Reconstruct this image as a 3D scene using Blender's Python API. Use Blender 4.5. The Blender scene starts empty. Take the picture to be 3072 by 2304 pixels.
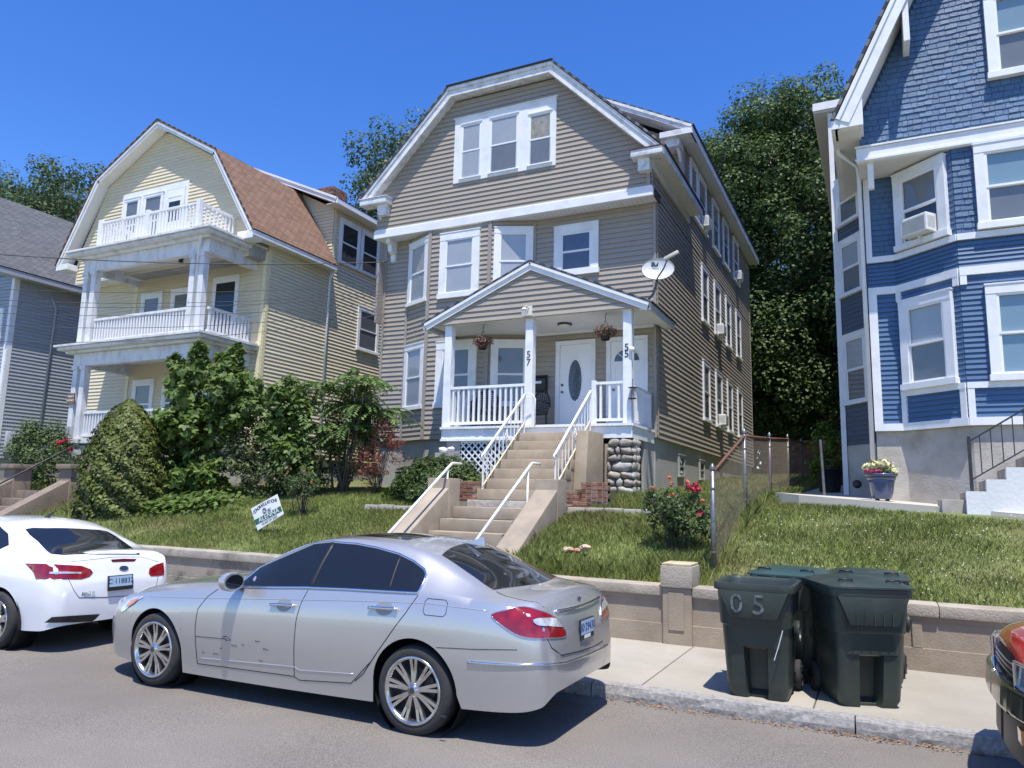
import bpy, bmesh, math, random
import numpy as np
from mathutils import Vector, Matrix, geometry
from mathutils.bvhtree import BVHTree
random.seed(7); RNG = np.random.default_rng(7)
SC = bpy.context.scene
COL = SC.collection
# ------------------------------------------------------------------ camera
CAM_H = 1.835
F_PX = 2230.0                      # focal length in photograph pixels (3072 wide)
_yaw, _pitch, _roll = (math.radians(v) for v in (-26.34, 8.717, -1.386))
_f = np.array([math.sin(_yaw)*math.cos(_pitch), math.cos(_yaw)*math.cos(_pitch), math.sin(_pitch)])
_r = np.array([math.cos(_yaw), -math.sin(_yaw), 0.0]); _d = np.cross(_f, _r)
CR = math.cos(_roll)*_r + math.sin(_roll)*_d
CD = -math.sin(_roll)*_r + math.cos(_roll)*_d
cam_data = bpy.data.cameras.new('camera'); cam = bpy.data.objects.new('camera', cam_data); COL.objects.link(cam)
cam_data.sensor_fit = 'HORIZONTAL'; cam_data.sensor_width = 36.0; cam_data.lens = F_PX/3072*36
cam_data.clip_start = 0.05; cam_data.clip_end = 3000
cam.matrix_world = Matrix(((CR[0], -CD[0], -_f[0], 0), (CR[1], -CD[1], -_f[1], 0), (CR[2], -CD[2], -_f[2], CAM_H), (0, 0, 0, 1)))
SC.camera = cam
# ------------------------------------------------------------------ sky, sun, exposure
SUN = Vector((0.18, -0.315, 1.0)).normalized()          # direction towards the sun
w = bpy.data.worlds.new('World'); SC.world = w; w.use_nodes = True
nt = w.node_tree; bg = nt.nodes['Background']
sky = nt.nodes.new('ShaderNodeTexSky'); sky.sky_type = 'NISHITA'; sky.sun_disc = False
sky.sun_elevation = math.asin(SUN.z); sky.sun_rotation = math.atan2(SUN.x, SUN.y)
sky.altitude = 0; sky.air_density = 1.0; sky.dust_density = 0.3; sky.ozone_density = 4.0
hs = nt.nodes.new('ShaderNodeHueSaturation'); hs.inputs['Saturation'].default_value = 1.30; hs.inputs['Hue'].default_value = 0.515; hs.inputs['Value'].default_value = 1.03
nt.links.new(sky.outputs[0], hs.inputs['Color']); nt.links.new(hs.outputs[0], bg.inputs[0]); bg.inputs[1].default_value = 0.15
sd = bpy.data.lights.new('sun', 'SUN'); sd.energy = 4.2; sd.angle = math.radians(0.53); sd.color = (1.0, 0.945, 0.85)
so = bpy.data.objects.new('sun', sd); COL.objects.link(so); so.rotation_euler = SUN.to_track_quat('Z', 'Y').to_euler(); so.location = (6, -10, 30)
SC.view_settings.view_transform = 'Standard'; SC.view_settings.look = 'None'; SC.view_settings.gamma = 1.0
SC.view_settings.exposure = 0.62; SC.view_settings.use_curve_mapping = False
SC.cycles.max_bounces = 8; SC.cycles.transparent_max_bounces = 16
# ------------------------------------------------------------------ photo pixels to directions
def pray(u, v):
    d = CR*((u-1536)/F_PX) + CD*((v-1152)/F_PX) + _f
    return Vector(d)
def zoomer(x0, y0, x1, W=2212):
    k = (x1-x0)/W
    return lambda x, y: (x0+x*k, y0+y*k)
def at_y(p, y):
    d = pray(*p); t = y/d.y; return Vector((d.x*t, y, CAM_H+d.z*t))
def at_x(p, x):
    d = pray(*p); t = x/d.x; return Vector((x, d.y*t, CAM_H+d.z*t))
def at_z(p, z):
    d = pray(*p); t = (z-CAM_H)/d.z; return Vector((d.x*t, d.y*t, z))
# ------------------------------------------------------------------ materials
MATS = {}
def _base(name):
    m = bpy.data.materials.new(name); m.use_nodes = True; n = m.node_tree.nodes; l = m.node_tree.links
    return m, n, l, n['Principled BSDF']
def mat(name, col, rough=0.6, var=0.08, scale=6.0, bump=0.0, bscale=40.0, metal=0.0, spec=0.5, rnd=0.0, coat=0.0, stain=None, stain_amt=0.0, stain_scale=1.2, island=0.0, sub=0.0, stretch=None):
    """principled surface whose colour wanders with noise; rnd varies it from object to object, island from leaf to leaf"""
    if name in MATS: return MATS[name]
    m, n, l, b = _base(name)
    b.inputs['Roughness'].default_value = rough; b.inputs['Metallic'].default_value = metal
    b.inputs['Specular IOR Level'].default_value = spec; b.inputs['Coat Weight'].default_value = coat; b.inputs['Coat Roughness'].default_value = 0.04
    tc = n.new('ShaderNodeTexCoord'); src = tc.outputs['Object']
    if stretch:
        mp = n.new('ShaderNodeMapping'); mp.inputs['Scale'].default_value = stretch; l.new(src, mp.inputs[0]); src = mp.outputs[0]
    nz = n.new('ShaderNodeTexNoise'); nz.inputs['Scale'].default_value = scale; nz.inputs['Detail'].default_value = 5; l.new(src, nz.inputs['Vector'])
    mr = n.new('ShaderNodeMapRange'); mr.inputs[1].default_value = 0.3; mr.inputs[2].default_value = 0.7; mr.inputs[3].default_value = 1-var; mr.inputs[4].default_value = 1+var; l.new(nz.outputs[0], mr.inputs[0])
    fac = mr.outputs[0]
    def mulrand(sock, amt, fac):
        q = n.new('ShaderNodeMapRange'); q.inputs[3].default_value = 1-amt; q.inputs[4].default_value = 1+amt; l.new(sock, q.inputs[0])
        x = n.new('ShaderNodeMath'); x.operation = 'MULTIPLY'; l.new(q.outputs[0], x.inputs[0]); l.new(fac, x.inputs[1]); return x.outputs[0]
    if rnd: fac = mulrand(n.new('ShaderNodeObjectInfo').outputs['Random'], rnd, fac)
    if island: fac = mulrand(n.new('ShaderNodeNewGeometry').outputs['Random Per Island'], island, fac)
    vm = n.new('ShaderNodeVectorMath'); vm.operation = 'SCALE'; vm.inputs[0].default_value = col[:3]; l.new(fac, vm.inputs['Scale'])
    out = vm.outputs[0]
    if stain:
        s2 = n.new('ShaderNodeTexNoise'); s2.inputs['Scale'].default_value = stain_scale; s2.inputs['Detail'].default_value = 7; s2.inputs['Roughness'].default_value = 0.65; l.new(src, s2.inputs['Vector'])
        r2 = n.new('ShaderNodeMapRange'); r2.inputs[1].default_value = 0.48; r2.inputs[2].default_value = 0.66; r2.inputs[3].default_value = 0; r2.inputs[4].default_value = stain_amt; l.new(s2.outputs[0], r2.inputs[0])
        mx = n.new('ShaderNodeMix'); mx.data_type = 'RGBA'; l.new(r2.outputs[0], mx.inputs[0]); l.new(out, mx.inputs[6]); mx.inputs[7].default_value = (*stain, 1); out = mx.outputs[2]
    l.new(out, b.inputs['Base Color'])
    if bump:
        bn = n.new('ShaderNodeTexNoise'); bn.inputs['Scale'].default_value = bscale; bn.inputs['Detail'].default_value = 4; l.new(src, bn.inputs['Vector'])
        bp = n.new('ShaderNodeBump'); bp.inputs['Strength'].default_value = bump; bp.inputs['Distance'].default_value = 0.02; l.new(bn.outputs[0], bp.inputs['Height']); l.new(bp.outputs[0], b.inputs['Normal'])
    if sub:   # thin leaf: some light comes through
        tr = n.new('ShaderNodeBsdfTranslucent'); l.new(out, tr.inputs[0]); ms = n.new('ShaderNodeMixShader'); ms.inputs[0].default_value = sub
        l.new(b.outputs[0], ms.inputs[1]); l.new(tr.outputs[0], ms.inputs[2]); l.new(ms.outputs[0], n['Material Output'].inputs[0])
    MATS[name] = m; return m
def glass_mat(name, tint, refl=1.0):
    """window pane: lets tinted light through and mirrors by the Fresnel law"""
    m, n, l, b = _base(name); n.remove(b)
    t = n.new('ShaderNodeBsdfTransparent'); t.inputs[0].default_value = (*tint, 1)
    g = n.new('ShaderNodeBsdfGlossy'); g.inputs['Roughness'].default_value = 0.02
    tc = n.new('ShaderNodeTexCoord'); nz = n.new('ShaderNodeTexNoise'); nz.inputs['Scale'].default_value = 2.2; l.new(tc.outputs['Object'], nz.inputs[0])
    bp = n.new('ShaderNodeBump'); bp.inputs['Strength'].default_value = 0.06; bp.inputs['Distance'].default_value = 0.05; l.new(nz.outputs[0], bp.inputs['Height']); l.new(bp.outputs[0], g.inputs['Normal'])
    lw = n.new('ShaderNodeLayerWeight'); lw.inputs[0].default_value = 0.5; fr = n.new('ShaderNodeMath'); fr.operation = 'POWER'; fr.inputs[1].default_value = 4.0; l.new(lw.outputs['Facing'], fr.inputs[0])
    mu = n.new('ShaderNodeMath'); mu.operation = 'MULTIPLY_ADD'; mu.inputs[1].default_value = 0.9*refl; mu.inputs[2].default_value = 0.085*refl; mu.use_clamp = True; l.new(fr.outputs[0], mu.inputs[0])
    ms = n.new('ShaderNodeMixShader'); l.new(mu.outputs[0], ms.inputs[0]); l.new(t.outputs[0], ms.inputs[1]); l.new(g.outputs[0], ms.inputs[2])
    l.new(ms.outputs[0], n['Material Output'].inputs[0]); MATS[name] = m; return m
def shingle_mat(name, c1, c2, rough=0.95):
    """asphalt roof too fine to build tab by tab"""
    m, n, l, b = _base(name); b.inputs['Roughness'].default_value = rough; b.inputs['Specular IOR Level'].default_value = 0.1
    uv = n.new('ShaderNodeUVMap'); br = n.new('ShaderNodeTexBrick'); l.new(uv.outputs[0], br.inputs['Vector'])
    br.inputs['Color1'].default_value = (*c1, 1); br.inputs['Color2'].default_value = (*c2, 1); br.inputs['Mortar'].default_value = tuple(v*0.45 for v in c1)+(1,)
    br.inputs['Scale'].default_value = 1.0; br.inputs['Brick Width'].default_value = 0.24; br.inputs['Row Height'].default_value = 0.14; br.inputs['Mortar Size'].default_value = 0.008; br.inputs['Bias'].default_value = 0.0
    nz = n.new('ShaderNodeTexNoise'); nz.inputs['Scale'].default_value = 60; l.new(uv.outputs[0], nz.inputs[0])
    mx = n.new('ShaderNodeMix'); mx.data_type = 'RGBA'; mx.blend_type = 'OVERLAY'; mx.inputs[0].default_value = 0.6; l.new(br.outputs[0], mx.inputs[6]); l.new(nz.outputs[0], mx.inputs[7])
    l.new(mx.outputs[2], b.inputs['Base Color'])
    bp = n.new('ShaderNodeBump'); bp.inputs['Strength'].default_value = 0.5; bp.inputs['Distance'].default_value = 0.01; bp.invert = True; l.new(br.outputs['Fac'], bp.inputs['Height']); l.new(bp.outputs[0], b.inputs['Normal'])
    MATS[name] = m; return m
WHITE = mat('white_paint', (0.78, 0.79, 0.80), 0.45, 0.04, 3, stain=(0.45, 0.45, 0.44), stain_amt=0.25, stain_scale=2.5)
WHITE_OLD = mat('old_white_paint', (0.74, 0.75, 0.77), 0.55, 0.06, 3, stain=(0.33, 0.34, 0.36), stain_amt=0.6, stain_scale=5)
VINYL = mat('white_vinyl', (0.80, 0.81, 0.82), 0.35, 0.02, 2)
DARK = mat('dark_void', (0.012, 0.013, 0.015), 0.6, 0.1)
BLIND = mat('window_blind', (0.47, 0.485, 0.50), 0.7, 0.06, 2)
BLIND_D = mat('dark_screen', (0.20, 0.205, 0.21), 0.7, 0.1, 2)
BLIND_T = mat('teal_blind', (0.24, 0.36, 0.42), 0.7, 0.05, 2)
PANE = glass_mat('window_glass', (0.93, 0.95, 0.96))
BLACK = mat('black_plastic', (0.015, 0.015, 0.017), 0.4, 0.1)
RUBBER = mat('tyre_rubber', (0.03, 0.03, 0.031), 0.85, 0.15, 20)
CHROME = mat('chrome', (0.75, 0.76, 0.78), 0.12, 0.02, metal=1.0)
STEEL = mat('galvanised_steel', (0.20, 0.205, 0.21), 0.45, 0.15, 15, metal=0.7, stain=(0.16, 0.08, 0.04), stain_amt=0.5, stain_scale=9)
RUST = mat('rusty_steel', (0.17, 0.075, 0.045), 0.8, 0.3, 18, metal=0.2)
CONC = mat('concrete', (0.40, 0.365, 0.315), 0.9, 0.12, 3, bump=0.25, bscale=60, stain=(0.22, 0.20, 0.17), stain_amt=0.5, stain_scale=1.8)
# ------------------------------------------------------------------ objects
BASE = {}
def link(o, parent=None):
    COL.objects.link(o)
    if parent is not None:
        o.parent = parent
        o.matrix_parent_inverse = Matrix.Translation(-BASE.get(parent.name, Vector((0, 0, 0))))
    return o
def tag(o, label=None, cat=None, group=None, kind=None):
    if label: o['label'] = label
    if cat: o['category'] = cat
    if group: o['group'] = group
    if kind: o['kind'] = kind
    return o
def thing(name, loc, label, cat, group=None):
    e = bpy.data.objects.new(name, None); e.location = loc; e.empty_display_size = 0.2; COL.objects.link(e); BASE[e.name] = Vector(loc)
    return tag(e, label, cat, group)
def newmesh(name, v, f, m, smooth=False, uv=None):
    me = bpy.data.meshes.new(name); me.from_pydata([tuple(p) for p in v], [], f)
    for x in (m if isinstance(m, (list, tuple)) else [m]): me.materials.append(x)
    if smooth: me.polygons.foreach_set('use_smooth', [True]*len(me.polygons))
    if uv:
        ul = me.uv_layers.new(name='UVMap')
        for lp in me.loops: ul.data[lp.index].uv = uv[lp.vertex_index]
    me.update(); return me
def fastmesh(name, v, nper, m):
    """v: (n*nper,3) array, each run of nper vertices one polygon"""
    v = np.asarray(v, dtype=np.float32).reshape(-1, 3); n = len(v)//nper
    me = bpy.data.meshes.new(name); me.vertices.add(len(v)); me.vertices.foreach_set('co', v.ravel())
    me.loops.add(len(v)); me.loops.foreach_set('vertex_index', np.arange(len(v), dtype=np.int32))
    me.polygons.add(n); me.polygons.foreach_set('loop_start', np.arange(0, len(v), nper, dtype=np.int32))
    me.materials.append(m); me.update(calc_edges=True); me.validate(); return me
class MB:
    def __init__(s): s.v = []; s.f = []
    def add(s, v, f):
        k = len(s.v); s.v += [tuple(p) for p in v]; s.f += [tuple(i+k for i in q) for q in f]; return s
    def box(s, x0, x1, y0, y1, z0, z1):
        return s.add([(x0,y0,z0),(x1,y0,z0),(x1,y1,z0),(x0,y1,z0),(x0,y0,z1),(x1,y0,z1),(x1,y1,z1),(x0,y1,z1)],
                     [(0,3,2,1),(4,5,6,7),(0,1,5,4),(1,2,6,5),(2,3,7,6),(3,0,4,7)])
    def hexa(s, b, t): return s.add(list(b)+list(t), [(0,3,2,1),(4,5,6,7),(0,1,5,4),(1,2,6,5),(2,3,7,6),(3,0,4,7)])
    def prism(s, poly, ext):
        n = len(poly); e = Vector(ext); p = [Vector(q) for q in poly]
        return s.add(p+[q+e for q in p], [tuple(range(n))[::-1], tuple(range(n, 2*n))]+[(i, (i+1) % n, n+(i+1) % n, n+i) for i in range(n)])
    def bar(s, a, b, w, h=None, up=(0, 0, 1)):
        a, b = Vector(a), Vector(b); h = w if h is None else h; d = (b-a).normalized(); up = Vector(up)
        if abs(d.dot(up)) > .99: up = Vector((0, 1, 0))
        r = d.cross(up).normalized()*w/2; u = r.cross(d).normalized()*h/2
        return s.hexa([a-r-u, a+r-u, a+r+u, a-r+u], [b-r-u, b+r-u, b+r+u, b-r+u])
    def tube(s, pts, r, n=8, cap=True):
        pts = [Vector(p) for p in pts]; k = len(s.v); rr = r if isinstance(r, (list, tuple)) else [r]*len(pts); prev = None
        for i, p in enumerate(pts):
            d = (pts[min(i+1, len(pts)-1)]-pts[max(i-1, 0)]).normalized()
            if prev is None:
                up = Vector((0, 0, 1)) if abs(d.z) < .95 else Vector((1, 0, 0)); a = d.cross(up).normalized()
            else: a = (prev-d*prev.dot(d)).normalized()
            prev = a; b = d.cross(a)
            for j in range(n):
                t = 2*math.pi*j/n; s.v.append(tuple(p+(a*math.cos(t)+b*math.sin(t))*rr[i]))
        for i in range(len(pts)-1):
            for j in range(n): s.f.append((k+i*n+j, k+i*n+(j+1) % n, k+(i+1)*n+(j+1) % n, k+(i+1)*n+j))
        if cap: s.f.append(tuple(k+j for j in range(n))[::-1]); s.f.append(tuple(k+(len(pts)-1)*n+j for j in range(n)))
        return s
    def lathe(s, prof, c, axis='z', n=24, close=False):
        k = len(s.v); c = Vector(c)
        for (r, h) in prof:
            for j in range(n):
                t = 2*math.pi*j/n; a, b = r*math.cos(t), r*math.sin(t)
                s.v.append(tuple(c+Vector({'z': (a, b, h), 'y': (a, h, b), 'x': (h, a, b)}[axis])))
        for i in range(len(prof)-1):
            for j in range(n): s.f.append((k+i*n+j, k+i*n+(j+1) % n, k+(i+1)*n+(j+1) % n, k+(i+1)*n+j))
        return s
    def move(s, M): s.v = [tuple(M @ Vector(p)) for p in s.v]; return s
    def build(s, name, m, parent=None, smooth=False, loc=None, uv=None):
        o = bpy.data.objects.new(name, newmesh(name, s.v, s.f, m, smooth, uv)); link(o, parent)
        if loc: o.location = loc
        return o
def copy_part(o, parent, loc=None):
    c = o.copy(); COL.objects.link(c); c.parent = parent; c.matrix_parent_inverse = o.matrix_parent_inverse.copy()
    if loc is not None: c.location = loc
    return c
def auto_smooth(o, ang=40):
    me = o.data; me.polygons.foreach_set('use_smooth', [True]*len(me.polygons))
    bm = bmesh.new(); bm.from_mesh(me)
    for e in bm.edges:
        if len(e.link_faces) == 2 and e.calc_face_angle(0) > math.radians(ang): e.smooth = False
    bm.to_mesh(me); bm.free(); return o
def bevel(o, w, seg=2, ang=30):
    bm = bmesh.new(); bm.from_mesh(o.data); bmesh.ops.remove_doubles(bm, verts=bm.verts, dist=1e-5)
    es = [e for e in bm.edges if len(e.link_faces) == 2 and e.calc_face_angle(0) > math.radians(ang)]
    bmesh.ops.bevel(bm, geom=es, offset=w, segments=seg, profile=.6, affect='EDGES', clamp_overlap=True)
    bm.to_mesh(o.data); bm.free(); return auto_smooth(o, 18)
def text_mesh(s, size, M, extrude=0.002, align='CENTER'):
    """letters as solid flat shapes; M carries local x,y (reading plane) into the world"""
    cu = bpy.data.curves.new('t', 'FONT'); cu.body = s; cu.size = size; cu.align_x = align; cu.align_y = 'CENTER'; cu.extrude = extrude; cu.resolution_u = 3
    t = bpy.data.objects.new('t', cu); COL.objects.link(t); dg = bpy.context.evaluated_depsgraph_get()
    me = bpy.data.meshes.new_from_object(t.evaluated_get(dg)); bpy.data.objects.remove(t); bpy.data.curves.remove(cu)
    me.transform(M); return me
def text_part(name, s, size, M, m, parent, extrude=0.002):
    me = text_mesh(s, size, M, extrude); me.materials.clear(); me.materials.append(m)
    return link(bpy.data.objects.new(name, me), parent)
def frame_M(o, xdir, ydir):
    x = Vector(xdir).normalized(); y = Vector(ydir); y = (y-x*y.dot(x)).normalized(); z = x.cross(y)
    return Matrix(((x.x, y.x, z.x, o[0]), (x.y, y.y, z.y, o[1]), (x.z, y.z, z.z, o[2]), (0, 0, 0, 1)))
def pchip(xs, ys, x):
    xs = np.array(xs, float); ys = np.array(ys, float); x = np.asarray(x, float); h = np.diff(xs); d = np.diff(ys)/h; m = np.zeros(len(xs))
    for i in range(1, len(xs)-1):
        if d[i-1]*d[i] > 0:
            w1, w2 = 2*h[i]+h[i-1], h[i]+2*h[i-1]; m[i] = (w1+w2)/(w1/d[i-1]+w2/d[i])
    m[0], m[-1] = d[0], d[-1]; i = np.clip(np.searchsorted(xs, x)-1, 0, len(h)-1); t = (x-xs[i])/h[i]; t = np.clip(t, 0, 1)
    return (2*t**3-3*t**2+1)*ys[i]+(t**3-2*t**2+t)*h[i]*m[i]+(-2*t**3+3*t**2)*ys[i+1]+(t**3-t**2)*h[i]*m[i+1]
# ------------------------------------------------------------------ wall builder: o = point on wall at s=0, u along, outward normal to the right of u seen from above
class Wall:
    def __init__(s, a, b):
        s.a = Vector((a[0], a[1], 0)); d = Vector((b[0]-a[0], b[1]-a[1], 0)); s.L = d.length; s.u = d.normalized(); s.n = Vector((s.u.y, -s.u.x, 0))
    def p(s, t, out, z): q = s.a+s.u*t+s.n*out; return Vector((q.x, q.y, z))
    def box(s, mb, t0, t1, o0, o1, z0, z1):
        mb.hexa([s.p(t0,o1,z0), s.p(t1,o1,z0), s.p(t1,o0,z0), s.p(t0,o0,z0)], [s.p(t0,o1,z1), s.p(t1,o1,z1), s.p(t1,o0,z1), s.p(t0,o0,z1)])
def siding(parent, W, zb, zt, h, m, left=None, right=None, thick=0.028, name='siding_board', base=0.0, skip=None):
    """lapped boards, each its own object; left/right give the span at a height"""
    left = left or (lambda z: 0.0); right = right or (lambda z: W.L); n = max(1, int(math.ceil((zt-zb)/h-1e-6))); out = []
    for i in range(n):
        z0, z1 = zb+i*h, min(zb+(i+1)*h, zt); l0, r0, l1, r1 = left(z0), right(z0), left(z1), right(z1)
        if r0-l0 < .02: continue
        if r1 < l1: l1 = r1 = (l1+r1)/2
        j = random.uniform(-.0015, .0015)
        segs = [(l0, r0, l1, r1)]
        if skip:
            for (a, b, c, d) in skip:
                if c < z0-1e-4 and d > z1+1e-4:
                    ns = []
                    for (p0, q0, p1, q1) in segs:
                        if b <= p0 or a >= q0: ns.append((p0, q0, p1, q1)); continue
                        if a > p0+.02: ns.append((p0, a, p1, a))
                        if b < q0-.02: ns.append((b, q0, b, q1))
                    segs = ns
        for (p0, q0, p1, q1) in segs:
            mb = MB(); mb.hexa([W.p(p0, thick+j+base, z0), W.p(q0, thick+j+base, z0), W.p(q0, base, z0), W.p(p0, base, z0)],
                               [W.p(p1, .003+base, z1), W.p(q1, .003+base, z1), W.p(q1, base, z1), W.p(p1, base, z1)])
            out.append(mb.build(name, m, parent))
    return out
def window(parent, W, t0, t1, z0, z1, cw=0.12, trim=None, sash=None, up=None, low=None, head=None, name='window', depth=0.068, split=0.5, pane_backing=0.95):
    """double-hung window sitting on a wall: casing > two sashes, two panes, blind behind, near-black for an unlit room"""
    trim = trim or WHITE; sash = sash or VINYL; head = cw if head is None else head; b = 0.032; mb = MB()
    W.box(mb, t0, t0+cw, b-.02, depth, z0+cw*.7, z1-head); W.box(mb, t1-cw, t1, b-.02, depth, z0+cw*.7, z1-head)
    W.box(mb, t0, t1, b-.02, depth+.006, z1-head, z1); W.box(mb, t0-.02, t1+.02, b-.02, depth+.03, z0, z0+cw*.7)
    W.box(mb, t0-.012, t1+.012, b-.02, depth+.018, z1, z1+.025)
    o = mb.build(name, trim, parent); a0, a1, c0, c1 = t0+cw, t1-cw, z0+cw*.7, z1-head; mid = c0+(c1-c0)*split; s = .038
    for (q0, q1, oo) in ((mid-.01, c1, .012), (c0, mid+.015, 0.0)):
        mb = MB(); f = depth-.022+oo; r = b+.008+oo*.5
        W.box(mb, a0, a0+s, r, f, q0, q1); W.box(mb, a1-s, a1, r, f, q0, q1); W.box(mb, a0+s, a1-s, r, f, q1-s, q1); W.box(mb, a0+s, a1-s, r, f, q0, q0+s)
        mb.build('sash', sash, o)
    for (q0, q1, mt) in ((mid, c1-.01, up or BLIND), (c0+.01, mid, low or BLIND_D)):
        g = MB(); e = b+.011; g.add([W.p(a0+.01, e, q0), W.p(a1-.01, e, q0), W.p(a1-.01, e, q1), W.p(a0+.01, e, q1)], [(0, 1, 2, 3)]); g.build('pane', PANE, o)
        g = MB(); W.box(g, a0+.004, a1-.004, b-.003, b+.004, q0, q1); g.build('pane_backing', mt, o)  # DARK here paints the darkness of an unlit room
    return o
def trim_box(parent, W, t0, t1, z0, z1, out, m, name, o0=-.02):
    mb = MB(); W.box(mb, t0, t1, o0, out, z0, z1); return mb.build(name, m, parent)
def roof_sheet(parent, name, p, m, th=0.05, scale=1.0):
    """p: four corners, eave-left, eave-right, ridge-right, ridge-left; a slab with shingle uvs"""
    p = [Vector(q) for q in p]; nrm = (p[1]-p[0]).cross(p[-1]-p[0]).normalized()
    if nrm.z < 0: nrm = -nrm
    u = (p[1]-p[0]).normalized(); vv = nrm.cross(u)
    if vv.z < 0: vv = -vv
    pts = [q+nrm*th for q in p]+p; uv = [((q-p[0]).dot(u)*scale, (q-p[0]).dot(vv)*scale) for q in pts]; n = len(p)
    f = [tuple(range(n)), tuple(range(n, 2*n))[::-1]]+[(i, (i+1) % n, n+(i+1) % n, n+i) for i in range(n)]
    o = bpy.data.objects.new(name, newmesh(name, pts, f, m, uv=uv)); return link(o, parent)
def railing(parent, a, b, z0, z1, m, n=None, gap=0.11, bw=0.035, rail=0.06, name='railing', shear=0.0, post=None):
    """top and bottom rail with every baluster a sub-part"""
    a, b = Vector((*a, 0)), Vector((*b, 0)); mb = MB(); dz = Vector((0, 0, 1))
    mb.bar(a+dz*(z1-rail/2), b+dz*(z1-rail/2), rail*1.3, rail); o = mb.build(name, m, parent)
    mb = MB(); mb.bar(a+dz*(z0+rail/2), b+dz*(z0+rail/2), rail, rail); mb.build('bottom_rail', m, o); L = (b-a).length; n = n or int(L/gap); q = MB(); h = z1-z0-rail*2
    u = (b-a).normalized(); q.bar((0, 0, 0), (0, 0, h), bw, bw, up=u); first = None
    for i in range(n):
        p = a+(b-a)*((i+.5)/n); loc = (p.x, p.y, z0+rail)
        if first is None: first = q.build('baluster', m, o, loc=loc)
        else: copy_part(first, o, loc)
    return o
# ================================================================== the ground
PY = [-600, 9.5, 9.58, 10.1, 11, 12, 12.8, 14, 15, 16, 19.4, 23, 31, 60, 700]
PZ = [-.08, -.08, .76, .92, 1.20, 1.50, 1.66, 1.87, 1.99, 2.05, 2.20, 2.5, 2.95, 4.6, 9]
def gz(x, y):
    z = float(np.interp(y, PY, PZ))
    if 9.45 < y < 14: z += .03*math.sin(x*1.3+y)*math.sin(x*.47+1.2)+.015*math.sin(x*3.1+y*2.2)
    if -7.35 < x < -5.1 and y < 12.6: z = min(z, .1+(y-9.4)*.5-.25)
    if -20.4 < x < -17.9 and y < 12.4: z = min(z, .0+(y-9.4)*.5-.25)
    if x > -1.6 and y > 13.1: z = min(z, 1.78+max(0, y-16)*.05)
    return z
xs = sorted(set([-600, -300, -150, -90, -60, -45]+list(np.round(np.arange(-36, -16, .6), 3))+list(np.round(np.arange(-16, 5, .25), 3))+list(np.arange(5, 16, .8))+[20, 30, 45, 70, 120, 250, 600]))
ys = [-600, -200, -60, -20, 0, 6, 9.5, 9.58]+list(np.round(np.arange(9.7, 15.5, .2), 3))+list(np.arange(15.6, 32, .8))+[34, 38, 45, 55, 70, 100, 160, 300, 700]
v = [(x, y, gz(x, y)) for y in ys for x in xs]; nx = len(xs)
f = [(j*nx+i, j*nx+i+1, (j+1)*nx+i+1, (j+1)*nx+i) for j in range(len(ys)-1) for i in range(nx-1)]
SOIL = mat('lawn_soil', (0.12, 0.145, 0.045), 0.95, 0.35, 1.6, bump=0.6, bscale=30, stain=(0.16, 0.12, 0.07), stain_amt=0.55, stain_scale=0.7)
o = bpy.data.objects.new('ground', newmesh('ground', v, f, SOIL, True)); link(o); tag(o, kind='structure')
# ------------------------------------------------------------------ road, kerb, sidewalk
ROADM = mat('asphalt', (0.20, 0.182, 0.163), 0.92, 0.16, 0.5, bump=0.6, bscale=160, stain=(0.15, 0.135, 0.12), stain_amt=0.55, stain_scale=0.35, spec=0.3)
_n, _l = ROADM.node_tree.nodes, ROADM.node_tree.links
_sp = _n.new('ShaderNodeTexNoise'); _sp.inputs['Scale'].default_value = 110; _sp.inputs['Detail'].default_value = 2
_tc = _n.new('ShaderNodeTexCoord'); _l.new(_tc.outputs['Object'], _sp.inputs[0])
_mr = _n.new('ShaderNodeMapRange'); _mr.inputs[1].default_value = .3; _mr.inputs[2].default_value = .7; _mr.inputs[3].default_value = .62; _mr.inputs[4].default_value = 1.45; _l.new(_sp.outputs[0], _mr.inputs[0])
_b = _n['Principled BSDF']; _src = _b.inputs['Base Color'].links[0].from_socket
_vm = _n.new('ShaderNodeVectorMath'); _vm.operation = 'SCALE'; _l.new(_src, _vm.inputs[0]); _l.new(_mr.outputs[0], _vm.inputs['Scale']); _l.new(_vm.outputs[0], _b.inputs['Base Color'])
rx = [-400, -60, -20]+list(np.arange(-16, 8, .8))+[20, 60, 400]; ry = [-4.5, -2, 0, 2, 3, 4, 5, 6, 7.0]
v = [(x, y, .012*math.sin(x*.7)*math.sin(y*.9) if 2 < y < 6.5 and -16 < x < 8 else 0) for y in ry for x in rx]; nx = len(rx)
f = [(j*nx+i, j*nx+i+1, (j+1)*nx+i+1, (j+1)*nx+i) for j in range(len(ry)-1) for i in range(nx-1)]
tag(link(bpy.data.objects.new('road', newmesh('road', v, f, ROADM, True))), kind='structure')
GRAN = mat('granite', (0.30, 0.29, 0.28), 0.85, 0.25, 35, bump=0.5, bscale=22, stain=(0.17, 0.165, 0.16), stain_amt=0.6, stain_scale=14)
kerb = thing('kerb', (0, 7.05, 0), None, None); kerb['kind'] = 'structure'
x = -16.3
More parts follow.
